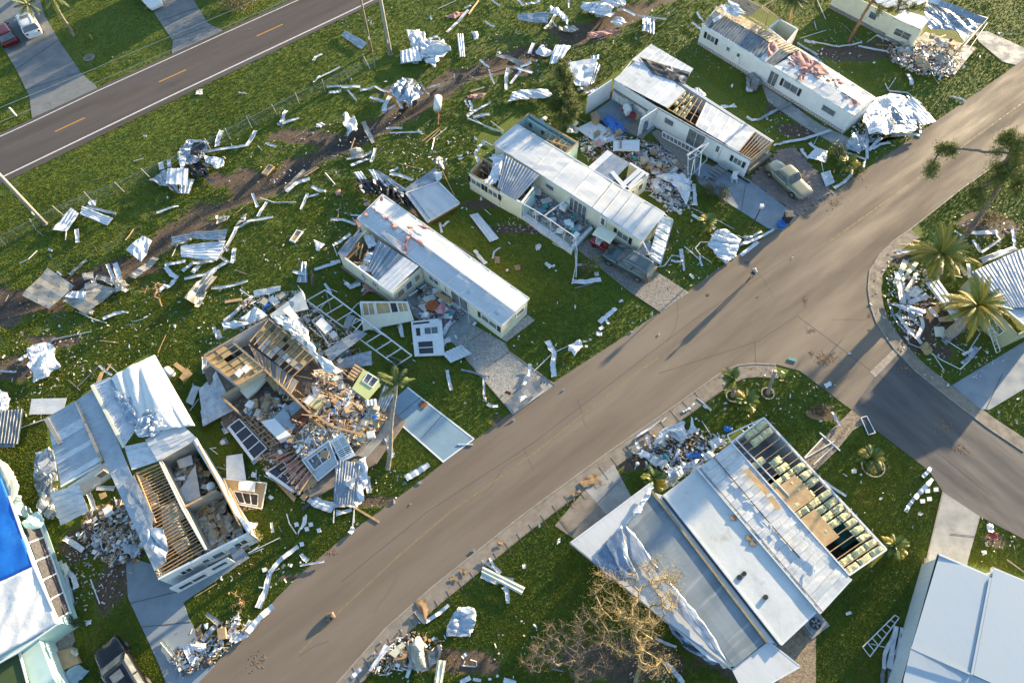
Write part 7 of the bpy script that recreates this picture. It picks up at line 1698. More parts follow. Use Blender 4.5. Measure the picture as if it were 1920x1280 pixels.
# ---- under and beside the folded home
view(0,850,2.977)
SS('''-p9 510 505 650 425;-p9 650 425 742 470;-p9 742 470 610 550;-p9 610 550 510 505;-p7 500 420 612 490;-p7 600 440 610 548;-p9 525 590 562 532;-p7 540 480 700 520;-p7 570 560 640 470;w9 540 192 640 195;w8 495 220 530 320;-k7 480 345 485 420;-p7 545 300 555 350;w9 360 470 410 500 465 540;w7 435 440 450 475;-g9 470 420 480 500;w9 235 440 260 500 292 572;w10 360 620 372 720 400 840;w8 380 650 430 752;c8 335 600 350 690;-k7 410 860 430 820;-p6 505 700 557 838
s8 1150 892 1190 920 1225 950;g12 1200 962 1165 1000 1130 1045;w10 1265 1030 1300 980 1325 940;w7 1305 1048 1400 930;w13 1385 1000 1450 920 1525 850;w6 1310 1050 1385 1010;c6 905 1045 950 1100 1028 1190;w14 1040 1065 1065 1120 1100 1170;w5 1025 1190 1110 1170;w10 1240 1045 1215 1100;-w9 1100 1160 1150 1100 1210 1020;-d7 1140 1050 1215 965;-k8 1060 1240 1140 1130;w7 1170 1130 1210 1090;-d6 980 1255 1030 1200
w10 1665 518 1560 600 1505 670;w10 1505 670 1485 760 1442 862;-w9 1445 745 1470 748;w4 1675 625 1810 602;-w7 1600 335 1615 390 1655 448;w5 1515 385 1525 440;-w5 1385 555 1565 468;-w5 1390 560 1470 530;-w6 1400 550 1440 520;-d4 1555 405 1575 440;-r6 1085 800 1210 725;g6 1575 640 1590 620;w6 1610 620 1630 625;w8 1680 560 1700 585 1720 600;w5 1695 590 1690 560;-w6 410 460 360 480''')
PN('p',0,570,310,610,285,637,330,590,357,z=.6,warp=.02,cat='board',name='board');PN('ceiling_board',0,550,225,588,213,598,238,562,256,z=.6,warp=.03,cat='board',name='board')
BX('cardboard',.5,.25,'brown cardboard box in the junk pile at the bottom left kerb','box',1210,975,1255,968,1262,1030,1218,1040);CR('w',1280,1010,1300,990,1338,988,1330,1022,1285,1040,amp=.25);CR('w',1068,1062,1150,1060,1155,1085,1110,1115,1080,1100,z=.4,amp=.3);CR('w',1140,950,1165,945,1160,980,1145,975,z=.3,amp=.2);CR('dead_leaf',1090,980,1120,960,1130,1020,1095,1030,z=.3,amp=.12)
CR('w',1665,442,1690,360,1715,342,1705,395,1670,452,amp=.4);CR('f',700,520,760,505,790,560,750,580,700,560,z=.2,amp=.5)
for q in((1655,395),(1735,395),(1780,428),(1712,420),(1684,505),(1475,648),(1413,120)):BX('appliance',.12,.05,'white square tile|','tile',q[0]-14,q[1]-8,q[0]+8,q[1]-14,q[0]+14,q[1]+8,q[0]-8,q[1]+14)
BX('cardboard',.4,.3,'tan couch cushion slab behind the tarp house','cushion',300,1110,400,1080,447,1165,330,1218);CR('dull_metal',390,1085,430,1085,445,1120,410,1135,z=.5,amp=.2);CR('blue_concrete',315,1272,430,1170,500,1212,430,1285,z=.3,amp=.3);CR('c',340,620,380,600,385,640,362,725,330,750,z=.3,amp=.4);BX('black_plastic',.35,.3,'black yellow-lidded tub at the bottom left kerb','tub',1122,1165,1150,1155,1168,1180,1135,1195);CR('w',475,935,510,930,508,955,480,962,amp=.2)
CR('w',1360,380,1440,385,1430,430,1385,440,z=.4,amp=.4)
# ---- bottom middle
view(640,850,2.977)
PN('c',2,790,628,780,665,1005,787,1027,745,z=.35,warp=.05,words='long cream boxed gutter with pointed ends crossing grey strip on the bottom lawn',cat='gutter section',name='gutter_section');SS('''w11 780 680 860 715 960 710;g8 820 672 890 690 960 706;w6 830 580 850 630 890 668;w4 785 590 830 630 870 655;w7 905 742 925 770 930 835;w12 360 138 430 100 490 62;w8 150 130 155 220;-w6 72 310 62 410;w7 600 845 540 895 470 940;s8 415 875 440 910 470 945;w8 435 1070 400 1160 365 1250;w6 110 1200 55 1252
-w6 255 1130 285 1200 345 1210;w6 700 1115 675 1138;-w6 690 1155 680 1183 750 1188;-w6 720 1150 755 1160 755 1185;w8 665 1278 720 1248;w9 905 1265 975 1282;w6 735 1258 780 1265;w6 1020 618 1022 642;-w5 520 1130 480 1150;w9 1810 1165 1910 1280;-d9 1175 1200 1240 1215;w5 1750 1030 1870 1080''')
CR('f',650,860,740,858,752,925,722,1025,660,1015,590,1010,605,920,z=.25,amp=.45,words='round crumpled silver-white sheet alone on the dark bottom lawn');CR('s',360,1060,440,1030,500,1100,570,1068,545,1140,460,1220,385,1200,z=.3,amp=.7);PN('w',2,240,1065,275,1078,165,1215,150,1210,z=.3);PN('c',5,340,1050,360,1070,300,1138,265,1115,z=.3,warp=.03,words='small cream slatted panel in the roadside pile at the bottom',amp=.03);PN('c',2,535,1150,585,1155,562,1290,518,1285,z=.2);CR('dead_leaf',410,820,470,810,490,870,470,940,430,880,amp=.12)
CR('dead_leaf',300,1090,370,1100,360,1200,280,1180,amp=.12);CR('w',1210,475,1225,465,1222,495,1205,505,amp=.2);CR('teal_plastic',830,995,865,982,862,1003,amp=.1)if False else None;CR('w',35,440,55,405,78,420,60,455,amp=.3)
for q in((335,985),(370,1010),(418,880),(297,97),(440,160),(293,270),(1105,405),(738,540),(1300,255),(870,1240),(828,1258),(960,1245)):BX('white_paint',.15,.12,'tiny white scrap|','scrap',q[0]-14,q[1]-7,q[0]+9,q[1]-12,q[0]+14,q[1]+7,q[0]-9,q[1]+12)
CR('dead_leaf',1330,160,1400,110,1450,120,1420,170,1350,190,amp=.12);CR('dead_leaf',1270,235,1330,200,1340,215,1290,245,amp=.12);CR('dead_leaf',870,500,900,490,905,510,880,520,amp=.12);CR('dead_leaf',660,650,700,645,700,675,670,680,amp=.12);CR('dead_leaf',605,695,650,690,650,712,610,715,amp=.12)
# ---- lower right
view(1280,850,2.977)
ladder_frame(*[(*p,.2)for p in C(1005,1078,1185,900,1208,915,1045,1132)],7,'white ladder lying on the lawn beside the corner roof',w=.07,cat='ladder',name='ladder')
ladder_frame(*[(*p,2.95)for p in C(595,430,790,590,808,572,600,402)],6,'thin white ladder lying on the rippled white roof',w=.05,cat='ladder',name='ladder')
SS('''w10 1395 140 1340 200 1292 252;w8 1290 252 1265 285 1243 325;w6 1315 330 1330 345;w6 1388 75 1360 110 1338 130;w9 1190 960 1170 1080 1150 1200;w8 1222 970 1200 1100 1190 1280;d8 1150 1100 1120 1180 1110 1280;w6 1180 1000 1120 1200;d6 1205 1050 1150 1280;w9 1165 1110 1260 1112;g8 1225 1000 1210 1120;w5 785 150 850 200 912 238;-k8 1810 590 1905 660;w5 910 895 940 885;-w6 1050 1060 1150 1085;c9 1230 990 1265 1030''')
for a in((335,270,385,257),(430,378,490,442),(490,442,496,395),(440,375,496,397),(545,380,560,410),(735,600,725,690)):bar([(*p,2.95)for p in C(*a)],.06,'white_metal',cat='pole',name='metal_pole')
PN('y',0,338,95,365,80,488,208,465,232,z=3.0,warp=.02,cat='board',name='board');PN('y',0,475,245,500,233,552,302,530,318,z=3.0,warp=.02,cat='board',name='board')
for q in((1340,265),(1378,252),(1368,208),(957,98),(1415,200)):BX('appliance',.12,.06,'white square tile|','tile',q[0]-14,q[1]-10,q[0]+12,q[1]-12,q[0]+14,q[1]+10,q[0]-12,q[1]+12)
for q in((997,117),(1272,228),(1282,412),(1107,250),(1670,600),(1740,495)):BX('white_paint',.12,.1,'tiny white scrap|','scrap',q[0]-8,q[1]-5,q[0]+6,q[1]-7,q[0]+8,q[1]+5,q[0]-6,q[1]+7)
CR('w',1700,400,1730,395,1748,440,1710,435,z=.2,amp=.3);CR('red_cloth',1705,435,1755,445,1750,472,1715,465,amp=.25);CR('a',1665,548,1690,543,1698,560,1675,570,amp=.15);CR('dead_leaf',1225,1000,1270,1010,1280,1060,1230,1050,amp=.12)
# ---- pile on the road end of the wide house
view(1050,760,2.4615)
CR('w',420,185,470,110,570,72,585,140,520,100,480,130,440,190,z=.6,amp=.5);CR('w',365,235,380,205,490,265,500,295,440,280,z=.5,amp=.4);CR('w',460,130,540,100,600,150,560,175,500,140,z=.4,amp=.5);CR('w',560,265,600,260,640,250,620,290,540,300,z=.5,amp=.5);CR('w',600,60,610,100,640,120,590,130,z=.4,amp=.6);CR('w',690,170,740,150,750,175,700,210,z=.4,amp=.4);CR('f',500,290,560,280,600,300,560,330,500,340,z=.5,amp=.4);CR('w',650,230,700,200,710,230,670,260,z=.4,amp=.3);CR('blue_plastic',575,225,650,215,655,240,590,245,z=.4,amp=.2);CR('blue_plastic',755,95,795,100,790,125,758,120,z=.2,amp=.3);CR('teal_plastic',475,220,495,225,505,255,485,258,z=.5,amp=.2)
SS('''w7 398 138 420 205;w7 352 170 368 210;w6 335 215 370 225;-w5 655 72 700 140;w5 440 190 500 140;w10 480 350 560 320;-c9 490 375 620 285;c10 470 385 540 345;w7 400 275 425 305;-w6 435 90 460 70;-w6 470 75 490 55;w8 550 200 530 250;-w6 350 148 400 120;w7 720 190 760 165;w8 630 190 650 200;-w6 560 75 585 130;-r8 450 170 490 160;w6 1255 30 1270 70 1298 95;-p9 1198 125 1292 208;-p9 1212 150 1128 240;-p8 1262 188 1170 272;w5 660 0 698 22;-w5 350 170 345 150;w9 520 300 600 270;w8 600 310 660 265''')
M('litter_paper',(.7,.7,.72),(.5,.55,.62),6,.8)
rubble([(1190,840),(1290,800),(1360,815),(1365,840),(1300,880),(1250,915),(1220,890)],480,.03,['white_paint','white_paint','white_metal','litter_paper','dead_leaf','dead_leaf','raw_wood','drywall','white_metal','litter_paper'],hmax=.35);rubble([(1240,850),(1320,830),(1300,870),(1260,890)],16,.3,['blue_plastic'])
for q in((640,195),(735,165),(705,225),(1070,52),(1480,428),(1358,300),(1600,483),(1390,318),(1205,70),(640,70)):BX('white_paint',.15,.12,'tiny white scrap|','scrap',q[0]-12,q[1]-6,q[0]+8,q[1]-10,q[0]+12,q[1]+6,q[0]-8,q[1]+10)
# ---- right: kerb curve and date palms
view(1280,430,2.977)
SS('''w15 1195 235 1215 330 1228 415;c11 1245 175 1215 240 1185 305;c9 1305 185 1260 240 1225 285;w8 1305 245 1245 345;w11 1362 370 1260 415;w12 1240 385 1275 340 1320 325;g7 1145 405 1170 470 1200 530;g6 1200 530 1235 565 1280 600;w9 1190 470 1240 540 1330 640;-w5 1255 575 1262 635 1350 672;w9 1225 490 1265 495 1300 505;-w7 1370 680 1450 730 1550 780;-w9 1550 780 1610 720 1665 655;-w8 1590 690 1660 580;-w8 1445 600 1520 650 1610 705;g9 1560 748 1640 660;-w5 1395 690 1460 788;g14 1455 632 1520 580 1575 540
w10 1590 20 1755 12;w7 1750 20 1768 60 1665 130;w8 1840 0 1852 90;w10 1195 132 1265 128 1345 118;w7 1590 195 1602 272;g7 1520 10 1560 60;w7 1620 60 1660 130;-w6 1500 255 1560 268;w6 1400 230 1430 280;-w7 765 1135 878 1235;-w8 845 1182 680 1278;-w6 80 940 160 1006;w4 0 1016 65 970;w6 840 1030 860 1070 885 1096;w8 1375 440 1420 490;-p6 1285 505 1335 550;w8 1330 490 1340 540 1310 600;-d7 1280 470 1310 500;w7 1560 700 1620 660;-w6 1660 570 1610 520;w6 1540 200 1580 260;-k8 1390 560 1440 520
-w7 210 0 300 35 400 62;w8 270 98 340 80 400 58;w7 400 58 460 30 510 0;w10 325 145 370 110 420 72;-w8 70 105 100 70 145 72;-w6 70 105 100 145 158 182;-w6 10 95 90 165;w5 95 150 108 206;w4 0 140 5 232;w7 250 130 300 150;w6 340 45 440 15;w6 40 250 60 275''')
CR('w',1160,415,1260,425,1365,458,1335,482,1210,445,z=.5,amp=.3);CR('ceiling_board',1320,652,1362,632,1392,670,1370,706,1340,700,z=.2,amp=.4);CR('galv_metal',1250,450,1300,460,1300,500,1260,500,z=.3,amp=.4);PN('w',2,1295,320,1340,345,1300,380,1260,372,z=.6)
PN('w',3,1355,300,1430,282,1592,510,1535,528,z=.6,warp=.04,words='long white trough panel lying between the two date palms');PN('y',0,1425,492,1500,478,1512,512,1430,516,z=.4,warp=.1,cat='board',name='board');PN('g',3,1662,158,1680,190,1870,115,1850,92,z=.5)
ladder_frame(*[(*p,z)for p,z in zip(C(1700,538,1752,690,1772,678,1728,530),(1.6,.2,.2,1.6))],7,'narrow metal ladder leaning on the olive wall',w=.05,cat='ladder',name='ladder')
CR('w',150,30,235,12,320,60,310,112,285,150,240,190,190,150,140,95,z=.4,amp=.6,words='big crumpled white awning sheet by the road below the small bright palm');PN('w',5,205,160,295,120,300,150,238,192,z=.25,warp=.1);CR('c',1400,540,1460,545,1470,600,1410,600,z=.1,amp=.1)
for q in((52,262),(90,270),(172,962),(240,970),(238,1002),(345,842),(535,945),(537,970),(600,930),(825,930),(610,1045),(785,985),(932,692),(1355,810),(1765,1020),(1865,1075),(1872,945),(1425,705),(1480,870),(1150,360),(75,1055)):BX('white_paint',.14,.1,'tiny white scrap|','scrap',q[0]-12,q[1]-7,q[0]+8,q[1]-11,q[0]+12,q[1]+7,q[0]-8,q[1]+11)
CR('w',788,862,820,852,832,872,800,888,z=.1,amp=.25);CR('dead_leaf',690,1010,730,1020,800,1050,760,1070,690,1040,amp=.12)
M('sawdust',(.36,.20,.10),(.24,.14,.075),5,.95)
def scatter(x,y,rx,ry,n,mats,s0,s1,z=ZR):
 for _ in range(n):
  a=random.uniform(0,6.28);f=abs(random.gauss(0,.5));p=P(x+math.cos(a)*rx*f,y+math.sin(a)*ry*f,z+.01);d=Vector((random.uniform(-1,1),random.uniform(-1,1),random.uniform(-.1,.1))).normalized()*random.uniform(s0,s1)
  _small.append((random.choice(mats),p-d/2,p+d/2,random.uniform(s0,s1)*.4,.01,Vector((random.uniform(-.3,.3),random.uniform(-.3,.3),1))))
for a in((1548,672,20,12,420),(1520,620,9,6,60),(1510,562,4,9,70),(1522,660,5,5,40),(1630,590,5,6,40),(1770,800,24,16,60),(1800,840,20,10,60),(1125,905,16,10,160),(1075,945,16,8,60),(1105,898,14,9,160),(940,1018,8,5,60),(870,1070,10,6,80),(850,1085,8,5,60),(790,1145,14,16,160),(1410,690,20,5,40),(480,1240,20,20,60),(1250,460,20,14,60),(1560,380,26,16,80),(620,1035,14,10,50),(1700,690,20,14,80)):scatter(*a,['sawdust','dead_leaf'],.04,.14)
# ---- upper right
view(1280,0,2.977)
CR('w',1030,600,1090,540,1150,528,1240,545,1290,640,1312,720,1250,742,1130,750,1040,748,1000,680,z=.7,amp=.45,fr=.45,words='big collapsed white carport roof at the road end of the longest home');CR('g',1150,580,1200,600,1230,660,1260,720,1200,700,1160,640,z=1.3,amp=.4)
PN('w',4,1225,560,1280,545,1420,675,1335,702,z=.8,warp=.12);PN('g',2,1250,535,1330,570,1370,640,1290,600,z=.5,warp=.2);CR('f',920,800,955,745,1020,758,1018,840,970,872,915,835,z=.3,amp=.7,words='crumpled silver foil bundle between the longest home and the road')
SS('''w12 1165 528 1200 590 1235 660;w6 1020 640 1025 760 1030 885;w7 1035 745 1180 752 1320 758;w6 1315 660 1330 720 1322 765;w6 900 850 960 870 1022 890;w9 1040 842 1075 800 1112 768;w7 1060 832 1160 798;g5 1020 885 1005 945;w6 1300 590 1380 640;w6 1150 510 1250 520 1330 580;-d7 1120 540 1210 520 1330 590;w8 660 832 675 860 702 886;w9 705 800 750 842;w10 845 1050 900 1020 945 970;-w5 775 910 787 970
w7 355 655 390 672 430 668;g9 420 672 500 630 600 580;w5 508 815 560 800 680 778;w7 560 798 680 778 830 728;-w6 1130 465 1148 505;-w6 1145 502 1190 435;w8 1252 412 1275 478;w10 678 228 740 245;-w5 655 215 800 170;-w6 1030 235 1085 196;w5 720 232 870 265 1000 240;w5 980 258 1150 290;-d5 885 130 940 180 990 240;g9 640 240 750 312;w6 1500 540 1580 568;-w5 750 0 798 108;-w5 735 120 745 160;-w5 730 810 760 750;w7 50 130 110 185;w5 80 70 115 120;-w6 50 1160 200 1232 290 1280;w8 50 1200 120 1240 180 1280;w9 60 1030 70 1150;w7 15 1140 50 1010;w6 1080 200 1150 230;w5 1170 330 1260 320 1310 300;-r7 1090 250 1180 260;w9 1180 335 1290 308;w5 1540 340 1600 280;-p7 1560 330 1700 130;w5 990 260 1080 280;-r9 1400 430 1430 470;w5 1450 400 1430 450''')
PN('w',4,745,820,812,842,800,905,690,880,z=.3,warp=.2);PN('w',6,770,968,825,950,848,1020,800,1042,z=.25,warp=.06,amp=.05);PN('w',0,1145,95,1190,80,1220,110,1200,150,z=.2)if False else None
CR('w',210,590,255,592,290,580,302,603,260,600,218,616,amp=.2);BX('dull_metal',.9,.8,'old grey air handler box against the middle of the longest home','air handler',395,425,430,440,425,475,385,460);CR('d',350,420,395,415,430,440,440,480,400,510,350,490,z=.2,amp=.6);CR('w',352,485,395,480,390,515,355,510,z=.3,amp=.2);CR('w',50,500,95,490,130,540,100,555,60,520,z=1.6,amp=.4);CR('w',190,45,240,30,350,85,300,100,220,70,z=3.0,amp=.5);CR('w',240,0,300,20,350,88,300,80,z=3.2,amp=.4);PN('w',0,165,110,240,60,245,80,175,128,z=2.8,warp=.1)
CR('blue_concrete',680,290,720,310,780,340,780,358,720,330,z=.2,amp=.15);CR('pink_insul',480,240,530,230,520,290,470,330,z=2.75,amp=.25);CR('pink_insul',640,420,690,425,670,455,640,445,z=2.6,amp=.25)
for k in range(26):
 u,v=random.uniform(.03,.95),random.uniform(-.25,.6);x=1476+(1620-1476)*u+(24*v);y=112+(199-112)*u-(15*v);s=random.uniform(4,9)
 if k<18:batt_=crumple([(x-s,y),(x,y-s*.7),(x+s,y-s*.1),(x+s*.3,y+s*.6)],'pink_insul',2.56,.16,words='scrap of pink insulation|',cat='insulation scrap',name='insulation_scrap')
crumple([(1482,104),(1500,97),(1540,122),(1555,140),(1530,140),(1500,125)],'pink_insul',2.55,.18,words='widest patch of pink insulation on the longest home roof',cat='insulation scrap',name='insulation_scrap')
rubble([(1660,85),(1700,75),(1800,85),(1810,110),(1780,145),(1720,140),(1670,115)],900,.05,['drywall','white_paint','raw_wood','galv_metal','dull_metal','cardboard','red_cloth','interior_wall'],hmax=.9);junk([(1680,90),(1740,85),(1795,95),(1780,135),(1720,135),(1680,110)],34,.1,K2+K1);junk([(1740,60),(1800,70),(1790,90),(1740,85)],10,.3,K1)
PN('y',0,1300,330,1360,320,1390,380,1310,370,z=.8,warp=.1,words='tan board in the middle of the burst gable rubble',cat='board',name='board')
for q in((275,478),(935,298),(775,300),(780,275),(545,730),(650,755),(470,665),(1520,380),(1570,375),(1835,190),(60,165),(900,40),(1070,350),(870,415),(1770,185),(1660,315)):BX('white_paint',.14,.1,'tiny white scrap|','scrap',q[0]-12,q[1]-7,q[0]+8,q[1]-11,q[0]+12,q[1]+7,q[0]-8,q[1]+11)
# ---- workshop bay and the gap below it
view(860,200,4.0)
PN('p',0,880,165,1010,100,1240,225,1060,290,z=.4,warp=.06,words='white collapsed wall sheet in front of the workshop bay');CR('blue_plastic',1075,125,1110,58,1240,150,1232,218,1170,205,z=.5,amp=.5,words='bright blue plastic sheeting heaped in the workshop bay');BX('appliance',.8,.15,'thick white slab with a dark strap lying below the workshop bay','slab',1160,255,1358,248,1356,330,1160,325);BX('cardboard',.9,.6,'brown leather chair at the left of the blue plastic sheeting','chair',990,50,1030,35,1065,70,1050,110,1005,95);BX('grey_wood',.95,.1,'dark strap across the thick white slab','strap',1212,230,1224,230,1222,308,1210,308)
CR('a',810,200,850,110,885,130,890,200,850,225,z=.9,amp=.6);CR('w',1480,525,1560,510,1640,500,1735,560,1740,650,1700,740,1650,640,1590,580,z=.5,amp=.6,words='jagged white wall skin crumpled beside the home with the golf cart');PN('w',3,1595,505,1690,500,1735,580,1620,580,z=.9,warp=.15);CR('g',1480,610,1530,595,1550,640,1510,660,z=.4,amp=.3);CR('pink_cloth',1030,255,1062,250,1078,290,1045,302,z=.7,amp=.25);CR('red_cloth',1390,300,1420,290,1440,330,1400,335,z=.7,amp=.3)if False else None
SS('''-w9 1530 282 1565 370 1605 442;-w9 1490 335 1545 330;w9 1575 665 1600 748;w8 1480 625 1560 680 1665 740;-w9 1710 380 1740 540;-w9 1710 380 1760 340;w9 1350 430 1450 425;w8 1470 470 1560 455;-w7 1330 380 1380 375;w7 1590 745 1668 808;-r8 1000 405 1115 325;-r7 870 115 980 185;-r7 900 90 1000 140;w7 1430 665 1520 720;-k8 1430 540 1490 620;w10 600 120 660 80;w9 110 90 235 62;w7 65 75 190 0;-w5 240 110 340 185;-w5 70 85 300 188;w8 115 1078 205 1180;w5 660 1180 700 1200;-w5 370 1015 390 1030;-w5 195 770 240 812;w4 255 1140 265 1090 310 1058;w7 1180 1050 1440 1052 1490 1075 1440 1082;-w6 1490 1200 1550 1190 1600 1110 1670 1130;w6 1670 1070 1690 1230;-w5 1690 1050 1760 1100;w9 880 1040 885 960
w8 570 905 690 990;w8 640 960 720 1005;-w6 700 1020 830 1090;w7 120 345 150 420;w8 130 340 200 260;-w6 200 265 250 290;w9 250 370 350 385''')
M('litter_dark',(.1,.09,.08),(.05,.05,.05),6,.8)
rubble([(1075,265),(1120,240),(1190,260),(1240,270),(1290,310),(1300,370),(1240,380),(1200,350),(1170,300),(1100,300)],1500,.03,['drywall','white_paint','white_paint','raw_wood','litter_dark','cardboard','pink_cloth','galv_metal','interior_wall'],hmax=.6)
junk([(1080,275),(1120,245),(1200,270),(1245,270),(1285,330),(1240,375),(1195,300),(1120,290)],70,.1,K2+K1)
junk([(1150,170),(1180,178),(1225,208),(1200,230),(1170,210)],22,.4,[('box','cardboard',.5,.4,.4),('crate','red_cloth',.4,.35,.3),('box','black_plastic',.45,.4,.4),('box','white_paint',.6,.45,.7),('tool_box','dull_metal',.5,.3,.3)])
junk([(1140,230),(1165,225),(1165,250),(1150,255)],5,.2,K1);junk([(1000,350),(1105,420),(1074,455),(990,400)],34,.3,K2+[('chair','white_paint',.5,.5,.5),('cushion','blue_concrete',.6,.5,.15)]);junk([(985,235),(1060,280),(1060,295),(975,250)],10,.4,K1)
rubble([(1000,350),(1105,420),(1074,455),(990,400)],450,.26,['white_paint','drywall','litter_dark','blue_concrete','galv_metal'],hmax=.3);rubble([(1290,325),(1345,335),(1330,345)],30,.1,['dead_leaf','litter_dark'])
for q in((60,768),(25,760),(1745,858),(1750,795),(730,1230),(1500,1150),(600,1040),(362,1225),(125,240),(70,345),(15,365),(30,385),(10,395),(1140,480)):BX('white_paint',.14,.1,'tiny white scrap|','scrap',q[0]-16,q[1]-8,q[0]+10,q[1]-14,q[0]+16,q[1]+8,q[0]-10,q[1]+14)
SS('w8 650 1175 690 1210;-g8 1235 700 1240 760');CR('a',580,1045,600,1030,625,1040,600,1085,amp=.2);CR('a',350,1215,372,1208,370,1230,amp=.1)if False else None
cw=thing('chair','white rocking chair under the shuttered window of the workshop home','chair',tuple(P(1378,332)));c=P(1378,332,.5)
MB().prism([c+Vector(v)for v in((-.25,-.25,0),(.25,-.25,0),(.25,.25,0),(-.25,.25,0))],.05).build('seat','white_paint',cw);MB().box(c.x-.25,c.y+.2,.5,c.x+.25,c.y+.26,1.05).build('backrest','white_paint',cw)
for s in(-.22,.22):
 for r_ in(-.22,.22):MB().beam((c.x+s,c.y+r_,.06),(c.x+s,c.y+r_,.47),.05).build('leg','white_paint',cw)
 MB().beam((c.x+s,c.y-.4,.09),(c.x+s,c.y+.4,.09),.05).build('rocker','white_paint',cw)
 # ---- porch of the pink-dabbed home
view(620,340,4.0)
fallen_wall([(CUR[0]+a/4,CUR[1]+b/4,z)for a,b,z in((220,905,1.5),(575,905,1.5),(620,1040,.5),(248,1115,.3))],'cream_wall','fallen cream porch wall with four tan boarded windows below the pink-dabbed home',((.04,.03,.28,.5,'ceiling_board',2,1),(.32,.03,.6,.5,'ceiling_board',1,1),(.62,.03,.76,.5,'dark_inside',1,1),(.78,.03,.97,.5,'ceiling_board',2,1)),trim='white_paint')
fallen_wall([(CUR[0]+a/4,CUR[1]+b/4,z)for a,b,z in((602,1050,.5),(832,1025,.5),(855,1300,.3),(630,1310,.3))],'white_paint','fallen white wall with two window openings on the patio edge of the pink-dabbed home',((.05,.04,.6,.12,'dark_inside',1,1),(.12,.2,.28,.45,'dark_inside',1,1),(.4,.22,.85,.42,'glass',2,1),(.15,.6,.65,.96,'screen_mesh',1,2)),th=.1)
PN('w',6,835,1290,980,1225,1060,1290,900,1360,z=.4,warp=.05,amp=.07,words='white louvred panel with five steps of slats at the head of the gravel driveway')
BX('orange_cloth',.6,.4,'burnt orange cushion on the wrecked patio','cushion',705,930,745,890,800,895,812,935,770,965,720,960);BX('raw_wood',.8,.5,'orange wooden bench along the porch wall','bench',780,840,800,822,905,880,895,905);BX('cream_wall',.5,.3,'cream board below the wooden bench on the wrecked patio','board',830,880,850,870,920,905,885,930);CR('pink_cloth',780,970,830,905,868,930,850,1000,800,1000,z=.5,amp=.5);CR('b',640,810,690,805,690,845,650,842,z=.4,amp=.4);CR('pink_insul',235,780,270,765,320,800,325,835,280,830,250,860,230,865,265,815,z=.1,amp=.3)
junk([(780,545),(810,535),(860,575),(850,600),(800,600),(775,580)],22,.15,K2);rubble([(780,540),(815,535),(870,590),(850,605),(790,605)],280,.07,['white_paint','drywall','litter_dark','galv_metal','pink_cloth'],hmax=.3)
SS('''w9 845 1150 880 1080 930 1040;w12 805 1255 860 1200 948 1165;w7 520 1060 538 1165;-r8 505 1060 500 1100;w8 300 1110 380 1100;-w7 95 740 145 785;g10 145 790 230 745;w9 1080 518 1160 620;w6 820 310 835 385;w7 840 340 890 300;-w7 455 830 570 920 660 965;-w7 560 870 620 960;-w7 1030 1000 1040 1060;w8 0 290 90 290 190 325;w10 0 615 70 600;w8 20 485 60 460 150 400;-w7 20 480 50 560;-k7 905 455 1080 560;w6 150 255 250 270;-r6 60 200 55 270;w9 870 950 930 990;w9 920 920 990 1000;w8 660 900 720 870;w6 1070 1080 1090 1060;-w6 50 830 -20 800''')
for q,s in(([380,115,400,112,385,150,360,145],0),([310,190,330,200,360,240,345,245],0),([380,262,430,270,440,290,400,285],0),([445,305,480,310,500,345,465,365],0),([568,340,610,340,620,355,580,362],0),([645,328,690,330,748,352,740,366,690,358],0),([560,380,600,380,700,470,705,495,650,465,590,410],0),([575,410,595,420,560,490,575,535,545,540,550,470],0),([245,170,290,155,300,185,260,190],1),([190,300,220,310,240,370,205,370],1),([240,240,270,228,280,255,245,265],0),([170,290,200,280,200,310,175,312],1),([600,200,630,210,660,270,630,260],1)):
 crumple(C(*q),'pink_insul',2.62 if not s else .5,.2,words='scrap of pink insulation|',cat='insulation scrap',name='insulation_scrap')
panel(C(370,385,400,370,560,480,545,545),'pink_roof',5,2.62,.05,amp=.02,words='weathered pinkish roof strip torn loose on the pink-dabbed home')
# ---- front lawns by the road
view(640,430,2.977)
SS('''w7 590 785 602 850 615 898;g4 668 783 740 800 805 825;w5 795 825 797 935;g7 795 830 825 825;w8 815 972 840 990;w7 840 990 875 985;w11 1150 622 1170 665 1192 690;w12 1190 690 1180 760 1188 822;-w7 1075 790 1180 690 1262 652;w7 1055 752 1050 810 1022 868;w10 1440 520 1500 470 1535 440;w7 1470 500 1495 530;w7 1438 560 1462 545;w10 1422 582 1455 585;w7 1550 408 1572 395;-w9 1300 30 1310 200 1288 305;w12 1288 292 1360 295 1450 282;-g6 1302 328 1450 292;w6 1310 200 1430 210;w7 740 118 800 190;w7 1145 192 1165 205;w6 1175 210 1190 200;-w7 735 1200 650 1200;-w9 300 1070 180 1140;w8 250 1160 290 1260;w5 1650 1155 1750 1090;-w5 845 160 860 120 890 100;w8 1890 110 1903 180;-w6 1755 210 1800 205 1840 150 1890 145;w6 1840 175 1895 185''')
